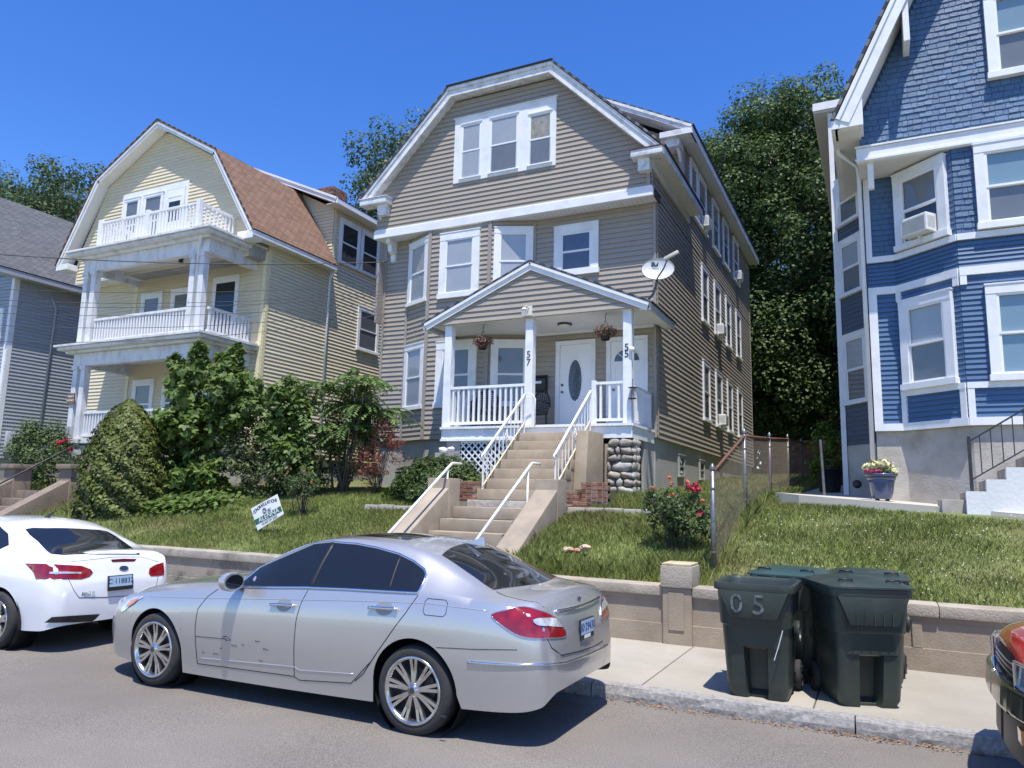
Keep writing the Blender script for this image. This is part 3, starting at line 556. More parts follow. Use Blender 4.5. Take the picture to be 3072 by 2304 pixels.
# ================================================================== steps, rails, pier and planters in front of the taupe house
STEP = mat('step_concrete', (0.40, 0.325, 0.235), .92, .12, 3, bump=.3, bscale=50, rnd=.05, stain=(.27, .22, .165), stain_amt=.55, stain_scale=2)
GSTEP = mat('grey_step_concrete', (0.335, 0.28, 0.215), .92, .14, 3, bump=.35, bscale=50, rnd=.06, stain=(.22, .195, .16), stain_amt=.6, stain_scale=2)
up = thing('porch_steps', (-6.1, 13.6, 1.7), 'flight of tan concrete steps rising to the white porch', 'steps')
for i in range(7):
    y = 12.72+.292*i; z = 1.79+.206*(i+1)
    o = MB().box(-7.06, -5.40, y, 14.77 if i == 6 else y+.30, z-.203, z).build('step', STEP, up); bevel(o, .012, 2)
MB().box(-7.05, -5.41, 12.9, 14.7, 1.4, 1.80).build('stair_base', STEP, up)
for i in range(1, 7): MB().box(-7.05, -5.41, 12.73+.292*i, 14.75, 1.78+.206*(i-1), 1.79+.206*i-.004).build('stair_body', STEP, up)
bevel(MB().prism([(-5.40, 14.76, 1.5), (-5.40, 13.62, 1.5), (-5.40, 13.78, 2.6), (-5.40, 13.86, 3.2), (-5.40, 14.76, 3.22)], (.26, 0, 0)).build('side_block', STEP, up), .02, 2)
lo = thing('garden_steps', (-6.2, 10.8, .13), 'weathered grey concrete steps between sloping cheek walls up from the sidewalk', 'steps')
ed = [(11.95, 1.655), (11.5, 1.445), (11.13, 1.24), (10.79, 1.035), (10.45, .83), (10.11, .625), (9.77, .42), (9.45, .27)]
for i, (y, z) in enumerate(ed):
    yb = 12.75 if i == 0 else ed[i-1][0]+.02
    bevel(MB().box(-7.07, -5.36, y, yb, z-.205, z).build('step', GSTEP, lo), .014, 2)
    if i: MB().box(-7.06, -5.37, y+.02, 12.6, -.05 if i == 7 else z-.22, z-.206).build('stair_body', GSTEP, lo)
bevel(MB().box(-7.02, -5.36, 12.38, 12.76, 1.60, 1.785).build('landing_kerb', mat('cracked_plaster', (.42, .40, .36), .95, .25, 4, bump=.8, bscale=18, stain=(.18, .16, .13), stain_amt=.7, stain_scale=5), lo), .02, 2)
for (x0, x1) in ((-7.53, -7.08), (-5.35, -4.93)):
    bevel(MB().prism([(x0, 9.36, -.05), (x0, 9.36, .50), (x0, 9.62, .62), (x0, 11.82, 2.0), (x0, 11.82, .9)], (x1-x0, 0, 0)).build('cheek_wall', GSTEP, lo), .03, 2)
    bevel(MB().box(x0-.01, x1+.01, 11.8, 12.2, .9, 2.17).build('cheek_post', GSTEP, lo), .02, 2)
WMET = mat('white_metal', (.80, .80, .78), .4, .03, 4, stain=(.55, .48, .32), stain_amt=.35, stain_scale=6)
for x, lab in ((-7.13, 'white pipe handrail on the left cheek of the garden steps'), (-5.5, 'white pipe handrail on the right side of the garden steps')):
    t = thing('pipe_handrail', (x, 11, 1.0), lab, 'handrail')
    MB().tube([(x, 9.7, .98), (x, 11.93, 2.42), (x, 11.99, 2.45), (x+.02, 12.28, 2.45)], .025, 10).build('rail', WMET, t, True)
    for y in (11.82, 10.05): MB().tube([(x, y, gz(-8, y)-.05 if x < -7 else .9*(y-9.4)*.5), (x, y, .98+(y-9.7)*.646)], .02, 8).build('rail_post', WMET, t, True)
for x, lab in ((-6.95, 'white iron stair railing with twisted ornament beside house number 57'), (-5.42, 'white iron stair railing with twisted ornament below house number 55')):
    t = thing('stair_railing', (x, 13.7, 2.2), lab, 'railing'); A, B = Vector((x, 12.84, 2.66)), Vector((x, 14.72, 4.12)); dz = .70
    MB().bar(A, B, .045, .03).build('top_rail', WMET, t); MB().tube([A, A+Vector((0, -.05, -.01)), A+Vector((0, -.06, -.07)), A+Vector((0, -.02, -.09))], .02, 8).build('rail_scroll', WMET, t, True)
    MB().bar(A+Vector((0, .0, -.62)), B+Vector((0, 0, -.62)), .03, .012).build('bottom_rail', mat('yellowed_metal', (.66, .58, .36), .5, .1, 9), t)
    MB().bar(A+Vector((0, .02, 0)), (x, 12.86, 1.8), .03).build('end_post', WMET, t); MB().bar(B+Vector((0, -.02, 0)), (x, 14.70, 3.24), .03).build('end_post', WMET, t)
    q = MB(); q.bar((0, 0, -.62), (0, 0, 0), .016); f0 = None
    for k in range(1, 11):
        p = A+(B-A)*(k/11)
        if f0 is None: f0 = q.build('baluster', WMET, t, loc=p)
        else: copy_part(f0, t, p)
    c = A+(B-A)*.53+Vector((0, 0, -.33)); m_ = MB()
    for s_ in range(4): m_.tube([c+Vector((.03*math.cos(s_*1.57+k*.5)*math.sin(k*math.pi/12), .03*math.sin(s_*1.57+k*.5)*math.sin(k*math.pi/12)+.0, -.13+.022*k)) for k in range(13)], .008, 5)
    for s_ in (-1, 1): m_.tube([c+Vector((0, s_*(.015+.05*math.sin(a)), .10*math.cos(a)*.7)) for a in np.linspace(0, math.pi, 9)], .008, 5)
    m_.build('twist_ornament', WMET, t, True)
if True:   # short return of the left railing at the top
    t = thing('rail_return', (-6.72, 14.72, 3.4), 'bent white iron end bar standing beside post number 57', 'railing')
    MB().tube([(-6.93, 14.66, 4.12), (-6.78, 14.7, 4.10), (-6.70, 14.7, 4.0), (-6.70, 14.7, 3.44)], .014, 6).build('end_bar', WMET, t, True)
# fieldstone pier
FS = [mat('fieldstone%d' % k, c, .9, .25, 9, bump=.6, bscale=14, rnd=.15) for k, c in enumerate(((.38, .36, .34), (.30, .27, .24), (.42, .39, .35), (.33, .29, .25)))]
pier = thing('stone_pier', (-4.78, 15.05, 1.9), 'fieldstone pier of rounded rocks under the right porch corner', 'pier')
MB().box(-5.03, -4.56, PF+.02, PF+.5, 1.7, 3.10).build('mortar_core', mat('dark_mortar', (.12, .11, .10), .95, .2, 8), pier); MB().box(-5.13, -5.03, PF+.01, PF+.4, 1.9, 3.0).build('mortar_side', GSTEP, pier)
def rock(c, sx, sy, sz, m, parent, name='stone', sub=2, amp=.18):
    bm = bmesh.new(); bmesh.ops.create_icosphere(bm, subdivisions=sub, radius=1); ph = [random.uniform(0, 6) for _ in range(6)]
    for v_ in bm.verts:
        p = v_.co; q = max(abs(p.x), abs(p.y), abs(p.z)); p = p.lerp(p/q, .45)
        f_ = 1+amp*(math.sin(3*p.x+ph[0])*math.sin(2.5*p.y+ph[1])+.6*math.sin(4*p.z+ph[2]+2*p.x))
        v_.co = Vector((p.x*sx, p.y*sy, p.z*sz))*f_*.86
    a = random.uniform(-.2, .2); bmesh.ops.rotate(bm, cent=(0, 0, 0), matrix=Matrix.Rotation(a, 3, 'Y'), verts=bm.verts)
    bmesh.ops.translate(bm, vec=c, verts=bm.verts); me = bpy.data.meshes.new(name); bm.to_mesh(me); bm.free(); me.materials.append(m)
    me.polygons.foreach_set('use_smooth', [True]*len(me.polygons)); return link(bpy.data.objects.new(name, me), parent)
z = 1.82
for row in ([.62, .38], [.4, .6], [.34, .3, .36], [.55, .45], [.16, .84], [.56, .44], [.3, .22, .48], [.48, .52]):
    hh = random.uniform(.15, .17) if row[-1] < .8 else .2; x = -5.06
    for w_ in row: ww = w_*.53; rock((x+ww/2, PF+.03, z+hh/2), ww*.56, .11, hh*.57, random.choice(FS), pier); x += ww
    rock((-4.55, PF+.14, z+hh/2), .09, .13, hh*.57, random.choice(FS), pier); rock((-4.55, PF+.37, z+hh/2), .09, .12, hh*.57, random.choice(FS), pier); z += hh*.985
# brick planters
BR = mat('brick', (.23, .105, .065), .92, .2, 12, bump=.3, bscale=40, rnd=.3, stain=(.30, .26, .22), stain_amt=.5, stain_scale=6)
def bricks(t, x0, x1, y, z0, rows, depth=.2, bl=.2, bh=.062):
    MB().box(x0+.01, x1-.01, y+.012, y+depth-.012, z0-.15, z0+rows*(bh+.01)-.006).build('mortar_bed', GSTEP, t)
    for r in range(rows):
        x = x0+(-.1 if r % 2 else 0)
        while x < x1-.03:
            a, b = max(x, x0), min(x+bl, x1); j = random.uniform(-.006, .008)
            if b-a > .04: bevel(MB().box(a+.004, b-.004, y-j, y+depth, z0+r*(bh+.011), z0+r*(bh+.011)+bh).build('brick', BR, t), .005, 1)
            x += bl+.006
t = thing('brick_planter', (-7.15, 12.75, 1.7), 'small square red brick planter beside the left foot of the porch steps', 'planter'); bricks(t, -7.34, -6.99, 12.62, 1.78, 5, depth=.3); MB().box(-7.30, -7.03, 12.66, 12.9, 2.0, 2.12).build('soil', SOIL, t)
t = thing('brick_planter', (-4.7, 13.1, 1.7), 'broken curved red brick planter beside the fieldstone pier', 'planter')
bricks(t, -4.95, -4.42, 12.95, 1.80, 5, depth=.14, bl=.10); bricks(t, -5.2, -4.95, 12.85, 1.78, 3, depth=.14); bricks(t, -5.3, -5.0, 12.55, 1.66, 1); bricks(t, -4.98, -4.7, 12.6, 1.66, 2)
MB().box(-5.1, -4.5, 13.05, 13.6, 1.7, 2.02).build('soil', SOIL, t)
t = thing('stone_edging', (-4.2, 12.5, 1.6), 'low pale stone edging in the grass by the broken planter', 'edging')
for k in range(5): bevel(MB().box(-5.0+k*.34, -4.69+k*.34, 12.42+.012*k, 12.6, 1.5, 1.70+random.uniform(-.01, .01)).build('edging_stone', CONC, t), .02, 2)
t = thing('stone_edging', (-8.4, 12.2, 1.6), 'low pale stone edging in the grass below the rounded yew', 'edging')
for k in range(5): bevel(MB().box(-9.2+k*.34, -8.89+k*.34, 12.12+.012*k, 12.26, 1.4, 1.64+random.uniform(-.01, .01)).build('edging_stone', CONC, t), .02, 2)
# ================================================================== yellow house
YEL = mat('yellow_vinyl', (0.68, 0.605, 0.435), 0.5, 0.03, 2, rnd=.03, stain=(.64, .57, .40), stain_amt=.3, stain_scale=1.2)
YELT = mat('yellow_trim', (0.74, 0.66, 0.42), .5, .03)
OLDP = mat('peeling_white', (0.70, 0.71, 0.73), .6, .06, 3, stain=(.42, .42, .42), stain_amt=.7, stain_scale=4, stretch=(1, 1, .4))
BROOF = shingle_mat('brown_shingle', (.20, .125, .09), (.27, .175, .13))
H2 = thing('yellow_house', (-20.2, 22, 2.0), 'three-storey pale yellow house with brown gambrel roof and stacked white porches', 'house')
yx0, yx1, yw, yg, yr, yb = -24.1, -16.0, 15.8, 15.25, 14.87, 30
xy_prism([(yx0+i_, yw+i_), (yx1-i_, yw+i_), (yx1-i_, yb), (yx0+i_, yb)], 2.9, 9.2).build('wall', mat('yellow_sheathing', (.4, .34, .2), .8, .05), H2)
w2 = bpy.data.objects['wall'] if False else H2.children[-1]
xy_prism([(yx0+.05, yw+.05), (yx1-.05, yw+.05), (yx1-.05, yb), (yx0+.05, yb)], 1.2, 2.92).build('foundation', FOUND, H2)
hy = .115
Wf = Wall((yx0, yw), (yx1, yw)); Ws = Wall((yx1, yw), (yx1, yb))
siding(w2, Wf, 2.92, 8.9, hy, YEL); siding(w2, Ws, 2.92, 9.25, hy, YEL)
# gambrel gable
kz, pz = 11.98, 13.50; cx2 = -20.24
prof = [(-24.35, 9.30), (-22.98, kz-.05), (cx2, pz-.2), (-17.5, kz-.05), (-15.95, 9.30)]
gy = MB().prism([(-24.0, yg+i_, 8.62), (-16.05, yg+i_, 8.62), (-16.05, yg+i_, 9.3)]+[(x, yg+i_, z-.12) for x, z in ((-17.55, kz), (cx2, pz-.08), (-22.93, kz))]+[(-24.0, yg+i_, 9.3)], (0, yb-yg, 0)).build('gable_wall', H2.children[0].data.materials[0], H2)
Wg2 = Wall((-24.05, yg), (-16.05, yg))
def lx(z): return max(0, np.interp(z, [9.35, kz-.15, pz-.2], [-24.15, -22.85, cx2])+24.05)
def rx_(z): return min(Wg2.L, np.interp(z, [9.35, kz-.15, pz-.2], [-16.2, -17.65, cx2])+24.05)
siding(gy, Wg2, 8.62, pz-.25, hy, YEL, left=lx, right=rx_)
MB().box(-24.1, -21.4, yg-.02, yw+.01, 8.58, 8.62).build('soffit', WHITE, H2); MB().box(-24.06, -24.0, yg-.03, yg+.04, 8.6, 9.3).build('corner_board', YELT, H2)
rake((-24.58, 9.22), (-22.98, kz), .16, parent=H2, y0=yr, y1=yg+.02, m=WHITE); rake((-22.98, kz), (cx2, pz), .16, parent=H2, y0=yr, y1=yg+.02, m=WHITE); rake((cx2, pz), (-17.5, kz), .16, parent=H2, y0=yr, y1=yg+.02, m=WHITE); rake((-17.5, kz), (-15.72, 9.22), .16, parent=H2, y0=yr, y1=yg+.02, m=WHITE)
MB().prism([(cx2-.08, yr-.002, pz-.17), (cx2+.08, yr-.002, pz-.17), (cx2+.08, yr-.002, pz-.045), (cx2, yr-.002, pz), (cx2-.08, yr-.002, pz-.045)], (0, .1, 0)).build('apex_block', WHITE, H2)
RF2 = MB().box(cx2-.05, cx2+.05, yr-.05, yb, pz+.02, pz+.06).build('roof', GREYROOF, H2)
a, b = yr-.05, yb
roof_sheet(RF2, 'roof_slope', [(-15.66, a, 9.2), (-15.66, 18.5, 9.2), (-17.5, 18.5, kz+.02), (-17.5, a, kz+.02)], BROOF)
roof_sheet(RF2, 'roof_slope', [(-17.5, a, kz+.02), (-17.5, b, kz+.02), (cx2, b, pz+.02), (cx2, a, pz+.02)], BROOF)
roof_sheet(RF2, 'roof_slope', [(-24.64, a, 9.2), (-24.64, b, 9.2), (-22.98, b, kz+.02), (-22.98, a, kz+.02)], BROOF)
roof_sheet(RF2, 'roof_slope', [(-22.98, a, kz+.02), (-22.98, b, kz+.02), (cx2, b, pz+.02), (cx2, a, pz+.02)], BROOF)
MB().box(-15.72, -15.64, yr, 18.5, 9.06, 9.2).build('gutter', WHITE, H2); MB().box(-16.0, -15.72, yr, 18.5, 9.08, 9.1).build('eave_soffit', CEIL, H2)
bevel(MB().box(-16.3, -15.7, yr-.02, yg+.02, 8.98, 9.22).build('eave_return', WHITE, H2), .01, 1); bevel(MB().box(-24.6, -24.0, yr-.02, yg+.02, 9.02, 9.22).build('eave_return', WHITE, H2), .01, 1)
for x in (yx1-.06,): trim_box(H2, Wf, Wf.L-.12, Wf.L+.012, 2.92, 8.9, .038, YELT, 'corner_board'); trim_box(H2, Ws, 0, .12, 2.92, 9.0, .038, YELT, 'corner_board')
trim_box(H2, Wf, 2.35, 2.5, 2.92, 8.9, .038, YELT, 'corner_board')
# side dormer wall with its pair of windows
W2d = Wall((yx1, 18.6), (yx1, yb)); xy_prism([(yx1-.01, 18.61), (yx1-.01, yb), (-19.5, yb), (-19.5, 18.61)], 9.2, 11.35).build('dormer_wall', w2.data.materials[0], H2); siding(gy, W2d, 9.25, 11.35, hy, YEL)
siding(gy, Wall((-18.0, 18.6), (yx1, 18.6)), 9.3, 11.35, hy, YEL, left=lambda z: max(0, 1.9-(z-9.3)*.62))
MB().prism([(yx1-.02, 18.63, 9.3), (yx1-.02, 18.63, 11.3), (-19.5, 18.63, 13.1), (-19.5, 18.63, 12.3), (-17.45, 18.63, 11.9)], (0, yb-18.63, 0)).build('dormer_core', YEL, H2)
trim_box(H2, W2d, 0, .1, 9.2, 11.30, .038, YELT, 'corner_board')
roof_sheet(RF2, 'dormer_roof', [(-15.55, 18.2, 11.40), (-15.55, yb, 11.40), (-19.6, yb, 13.2), (-19.6, 18.2, 13.2)], GREYROOF); MB().box(-15.6, -15.54, 18.18, yb, 11.26, 11.44).build('eave_board', WHITE, H2); MB().box(-16.02, -15.6, 18.2, yb, 11.28, 11.30).build('eave_soffit', CEIL, H2); rake((-15.56, 11.46), (-19.5, 13.22), .2, parent=H2, y0=18.18, y1=18.6, m=WHITE)
for a_, b_ in ((18.9, 19.98), (20.05, 21.1)): window(H2, W2d, a_-18.6, b_-18.6, 9.5, 11.05, cw=.11, up=DARK, low=DARK)
window(H2, Ws, 20.1-yw, 21.3-yw, 6.75, 8.3, cw=.12, up=BLIND_D, low=BLIND_D); window(H2, Ws, 20.1-yw, 21.3-yw, 3.8, 5.4, cw=.12, up=BLIND_D, low=BLIND_D)
# downspouts and chimney
MB().tube([(-15.72, 18.45, 9.05), (-15.9, 18.5, 8.85), (-15.93, 18.5, 8.6), (-15.93, 18.5, 2.6)], .045, 8).build('downspout', WHITE, H2, True)
MB().tube([(-16.55, 13.85, 9.0), (-16.58, 13.85, 8.7), (-16.75, 13.97, 8.5), (-16.75, 13.97, 6.1)], .05, 8).build('downspout', WHITE, H2, True)
CH = MB().box(-18.3, -17.5, 20.2, 21.0, 11.2, 13.0).build('chimney', mat('dark_mortar2', (.2, .16, .14), .95), H2)
for r in range(14):
    for c in range(4):
        xx = -18.32+c*.205+(.1 if r % 2 else 0)
        if xx+.195 < -17.45: MB().box(xx, xx+.195, 20.18, 20.25, 12.0+r*.071, 12.0+r*.071+.06).build('brick', BR, CH); 
        yy = 20.2+c*.205+(.1 if r % 2 else 0)
        if yy+.195 < 21.1: MB().box(-17.55, -17.48, yy, yy+.195, 12.0+r*.071, 12.0+r*.071+.06).build('brick', BR, CH)
# gable door and windows
tg2 = lambda x: x+24.05
mb = MB(); Wg2.box(mb, tg2(-22.02), tg2(-18.95), 0, .05, 11.22, 11.42)
for q in (-22.02, -21.12, -20.02, -19.05): Wg2.box(mb, tg2(q), tg2(q+.1), 0, .05, 9.1, 11.22)
mb.build('window_band', WHITE, H2)
window(H2, Wg2, tg2(-21.9), tg2(-21.14), 9.4, 11.22, cw=.08, up=BLIND_D, low=BLIND_D); window(H2, Wg2, tg2(-20.98), tg2(-20.06), 9.4, 11.22, cw=.08, up=BLIND_D, low=BLIND_D)
o = MB().box(-19.9, -19.08, yg-.06, yg, 9.05, 11.2).build('balcony_door', WHITE, H2); MB().box(-19.75, -19.25, yg-.066, yg-.06, 10.15, 10.8).build('door_glass', mat('dark_glass', (.02, .03, .035), .06, .1), o); MB().box(-19.8, -19.2, yg-.07, yg-.06, 10.95, 11.15).build('transom_panel', VINYL, o)
# porch storeys
yc = 13.95; px0, px1 = -21.75, -16.35
for zt, nm in ((6.06, 0), (9.0, 1)):
    o = MB().box(px0-.45, px1+.32, yc-.35, yw, zt-.06, zt-.001).build('porch_deck', OLDP, H2)
    bevel(MB().box(px0-.38, px1+.26, yc-.28, yw, zt-.16, zt-.061).build('cornice_step', OLDP, o), .01, 1); bevel(MB().box(px0-.2, px1+.12, yc-.12, yw, zt-.24, zt-.161).build('cornice_step', OLDP, o), .01, 1)
    bevel(MB().box(px0+.02, px1-.02, yc+.02, yc+.22, zt-.62, zt-.241).build('porch_beam', OLDP, H2), .01, 1); MB().box(px1-.22, px1-.03, yc+.22, yw, zt-.62, zt-.242).build('porch_beam', OLDP, H2); MB().box(px0+.03, px0+.2, yc+.22, yw, zt-.62, zt-.242).build('porch_beam', OLDP, H2)
    MB().box(px0+.2, px1-.22, yc+.22, yw, zt-.28, zt-.243).build('porch_ceiling', CEIL, H2)
MB().box(px0-.1, px1+.1, yc-.06, yw, 3.12, 3.24).build('porch_deck', OLDP, H2); MB().box(px0, px1, yc, yc+.05, 1.8, 3.12).build('porch_skirt', mat('skirt', (.5, .5, .48), .8, .2, 6), H2); MB().box(px1-.05, px1, yc+.05, yw, 1.8, 3.12).build('porch_skirt', MATS['skirt'], H2)
for z0, z1 in ((3.24, 5.44), (6.06, 8.38)):
    for x in (-21.62, -21.26, -16.98, -16.63):
        c = bevel(MB().box(x-.1, x+.1, yc+.03, yc+.23, z0, z1).build('porch_column', OLDP, H2), .012, 1); MB().box(x-.13, x+.13, yc+.0, yc+.26, z1-.1, z1-.002).build('capital', OLDP, c)
for z in (3.34, 6.16):
    railing(H2, (-21.1, yc+.13), (-17.1, yc+.13), z, z+.72, OLDP, gap=.125, bw=.05, rail=.07); railing(H2, (px1-.12, yc+.26), (px1-.12, yw-.03), z, z+.72, OLDP, gap=.125, bw=.05, rail=.07)
railing(H2, (-21.0, yc-.05), (-16.8, yc-.05), 9.08, 9.86, WHITE, gap=.135, bw=.04, rail=.06); railing(H2, (-16.8, yc-.02), (-16.8, yg-.05), 9.08, 9.86, WHITE, gap=.135, bw=.04, rail=.06); railing(H2, (-21.0, yc-.02), (-21.0, yg-.05), 9.08, 9.86, WHITE, gap=.135, bw=.04, rail=.06)
for x in (-21.0, -18.9, -16.8): bevel(MB().box(x-.07, x+.07, yc-.12, yc+.02, 9.0, 9.92).build('newel_post', WHITE, H2), .008, 1)
# windows behind the porches (bay)
for zb_ in (3.75, 6.6):
    window(H2, Wf, 2.75, 3.75, zb_, zb_+1.5, cw=.14, up=BLIND_D, low=BLIND_D); window(H2, Wf, 4.15, 5.25, zb_, zb_+1.5, cw=.14, up=BLIND_D, low=BLIND_D)
    o = MB().box(-18.15, -17.05, yw-.05, yw, zb_-.42, zb_+1.72).build('porch_door', WHITE, H2); MB().box(-17.98, -17.2, yw-.058, yw-.05, zb_-.2, zb_+1.5).build('door_glass', MATS['dark_glass'], o)
# signs on the porch column
SG = mat('sign_brown', (.18, .11, .08), .7, .2); t = thing('property_sign', (-21.62, yc+.02, 4.45), 'small brown sign reading PRIVATE PROPERTY on a porch column', 'sign')
MB().box(-21.78, -21.46, yc-.005, yc+.022, 4.28, 4.62).build('sign_board', SG, t)
for s_, z_ in (('PRIVATE', 4.52), ('PROPERTY', 4.40)): text_part('lettering', s_, .075, frame_M((-21.62, yc-.008, z_), (1, 0, 0), (0, 0, 1)), VINYL, t)
t = thing('porch_notice', (-21.55, yc+.02, 3.4), 'blank grey notice plate fixed low on a porch column', 'sign'); MB().box(-21.72, -21.38, yc-.006, yc+.022, 3.28, 3.62).build('plate', mat('grey_plate', (.42, .44, .47), .5, .05), t)
# balcony chairs
PLAS = mat('white_plastic', (.78, .78, .76), .35, .02)
def plastic_chair(x, y, z, rz, lab):
    t = thing('balcony_chair', (x, y, z), lab, 'chair', 'plastic chairs on the top balcony'); M = Matrix.Translation((x, y, z)) @ Matrix.Rotation(rz, 4, 'Z')
    MB().box(-.22, .22, -.22, .22, .40, .43).move(M).build('seat', PLAS, t)
    MB().prism([(-.22, .2, .43), (.22, .2, .43), (.20, .28, .86), (-.20, .28, .86)], (0, .02, 0)).move(M).build('backrest', PLAS, t)
    for sx in (-.2, .2):
        MB().tube([(sx, -.22, .43), (sx*1.15, -.2, .62), (sx*1.15, .2, .64)], .02, 6).move(M).build('armrest', PLAS, t)
        for sy in (-.2, .2): MB().bar((sx, sy, 0), (sx, sy*.9, .40), .035).move(M).build('leg', PLAS, t)
plastic_chair(-20.1, 14.5, 9.0, .5, 'white plastic chair behind the top balcony railing near the window pair'); plastic_chair(-18.4, 14.55, 9.0, -.4, 'white plastic chair behind the top balcony railing near the balcony door')
t = thing('porch_lamp', (-18.6, 14.9, 8.75), 'small dark lamp on the upper porch ceiling of the yellow house', 'lamp'); MB().lathe([(.01, 0), (.09, 0), (.09, -.04), (.05, -.06), (.08, -.14), (.01, -.18)], (-18.6, 14.9, 8.757), 'z', 12).build('lamp_body', BLACK, t, True)
# ================================================================== grey house at the far left
GRS = mat('grey_vinyl', (0.34, 0.365, 0.40), .5, .04, 2, rnd=.03)
H3 = thing('grey_house', (-30, 22, 2.0), 'blue-grey sided house with dark shingled roof at the end of the row', 'house')
gx, gyy, gb_ = -27.9, 15.45, 27.0
xy_prism([(gx-i_, gyy+i_), (gx-i_, gb_), (-36, gb_), (-36, gyy+i_)], 2.8, 9.6).build('wall', mat('grey_sheathing', (.2, .21, .23), .8, .05), H3); w3 = H3.children[-1]
xy_prism([(gx-.05, gyy+.05), (gx-.05, gb_), (-36, gb_), (-36, gyy+.05)], 1.0, 2.82).build('foundation', FOUND, H3)
siding(w3, Wall((gx, gyy), (gx, gb_)), 2.8, 9.45, .13, GRS); siding(w3, Wall((-34, gyy), (gx, gyy)), 2.8, 9.45, .13, GRS)
trim_box(H3, Wall((gx, gyy), (gx, gb_)), 0, .16, 2.8, 9.3, .03, WHITE, 'corner_board'); trim_box(H3, Wall((-34, gyy), (gx, gyy)), 5.95, 6.115, 2.8, 9.3, .03, WHITE, 'corner_board')
window(H3, Wall((-34, gyy), (gx, gyy)), 4.5, 5.7, 6.4, 8.2, cw=.14, up=BLIND_D, low=BLIND_D)
RF3 = MB().box(-32.0, -31.9, 14.6, gb_+.4, 13.46, 13.5).build('roof', GREYROOF, H3)
DKROOF = shingle_mat('charcoal_shingle', (.105, .11, .12), (.15, .155, .165))
roof_sheet(RF3, 'roof_slope', [(gx+.45, 14.6, 9.45), (gx+.45, gb_+.4, 9.45), (-31.95, gb_+.4, 13.5), (-31.95, 14.6, 13.5)], DKROOF, th=.06)
roof_sheet(RF3, 'roof_slope', [(-36.4, 14.6, 9.45), (-36.4, gb_+.4, 9.45), (-31.95, gb_+.4, 13.5), (-31.95, 14.6, 13.5)], DKROOF, th=.06)
MB().box(gx+.40, gx+.47, 14.6, gb_+.4, 9.27, 9.46).build('gutter', mat('grey_fascia', (.40, .42, .46), .5, .05), H3); MB().box(gx, gx+.40, 14.65, gb_+.4, 9.29, 9.31).build('eave_soffit', MATS['grey_fascia'], H3)
D3 = MB().prism([(gx+.1, 19.4, 9.9), (gx+.1, 19.4, 11.45), (-30.2, 19.4, 12.3), (-30.2, 19.4, 11.0)], (0, 5, 0)).build('dormer_wall', GRS, H3)
roof_sheet(RF3, 'dormer_roof', [(gx+.45, 19.1, 11.45), (gx+.45, 24.6, 11.45), (-30.9, 24.6, 12.6), (-30.9, 19.1, 12.6)], DKROOF, th=.06); rake((gx+.42, 11.5), (-30.6, 12.55), .16, parent=H3, y0=19.08, y1=19.4, m=WHITE)
MB().tube([(gx+.06, 16.8, 8.9), (gx+.06, 17.0, 8.5), (gx+.06, 16.9, 2.9)], .04, 6).build('conduit', MATS['grey_fascia'], H3, True)
t = thing('electric_meter', (gx+.1, 16.0, 3.3), 'grey electric meter box on the blue-grey house wall', 'meter'); bevel(MB().box(gx+.022, gx+.16, 15.75, 16.35, 3.0, 3.75).build('meter_box', MATS['grey_plate'], t), .02, 2); MB().lathe([(.12, 0), (.12, .08), (.10, .11), (.001, .12)], (gx+.16, 16.05, 3.45), 'x', 16).build('meter_dial', MATS['dark_glass'], t, True)
# ================================================================== blue house
BLU = mat('blue_paint', (0.064, 0.132, 0.245), 0.45, 0.06, 3, rnd=.05)
BLUSH = mat('blue_shingle', (0.072, 0.142, 0.255), 0.55, 0.09, 5, rnd=.12, bump=.25, bscale=30)
BLUD = mat('blue_slate_side', (0.075, 0.10, 0.14), 0.5, .05, 3, rnd=.04)
STUC = mat('stucco', (0.46, 0.435, 0.39), .92, .12, 1.5, bump=.35, bscale=25, stain=(.27, .235, .185), stain_amt=.75, stain_scale=.9)
H4 = thing('blue_house', (4, 20, 2.0), 'tall blue house with shingled gable, white trim and a front bay', 'house')
bx0, bw_, bf, bb = -.04, 15.0, 14.2, 30
BA, BB = (.44, bw_), (1.36, bf)
bp_ = [(bx0+i_, bw_+i_), (.445, bw_+i_), (1.362, bf+i_), (3.6, bf+i_), (4.5, bw_+i_), (9, bw_+i_), (9, bb), (bx0+i_, bb)]
bwl = xy_prism(bp_, 3.2, 8.1).build('wall', mat('blue_sheathing', (.03, .06, .12), .8, .05), H4)
xy_prism([(x+(-.03 if x < 1 else 0)+.04, y+.03) for x, y in bp_], 1.4, 3.22).build('foundation', STUC, H4)
Bl = Wall((bx0, bw_), BA); Ban = Wall(BA, BB); Bfr = Wall(BB, (3.6, bf)); Bsd = Wall((bx0, bb), (bx0, bw_))
hb = .09
for W_, sk in ((Bl, None), (Ban, None), (Bfr, None)):
    siding(bwl, W_, 3.32, 5.72, hb, BLU, thick=.024); siding(bwl, W_, 5.86, 6.34, hb*.85, BLU, thick=.024)
siding(bwl, Bsd, 3.2, 8.4, .1, BLUD, thick=.015)
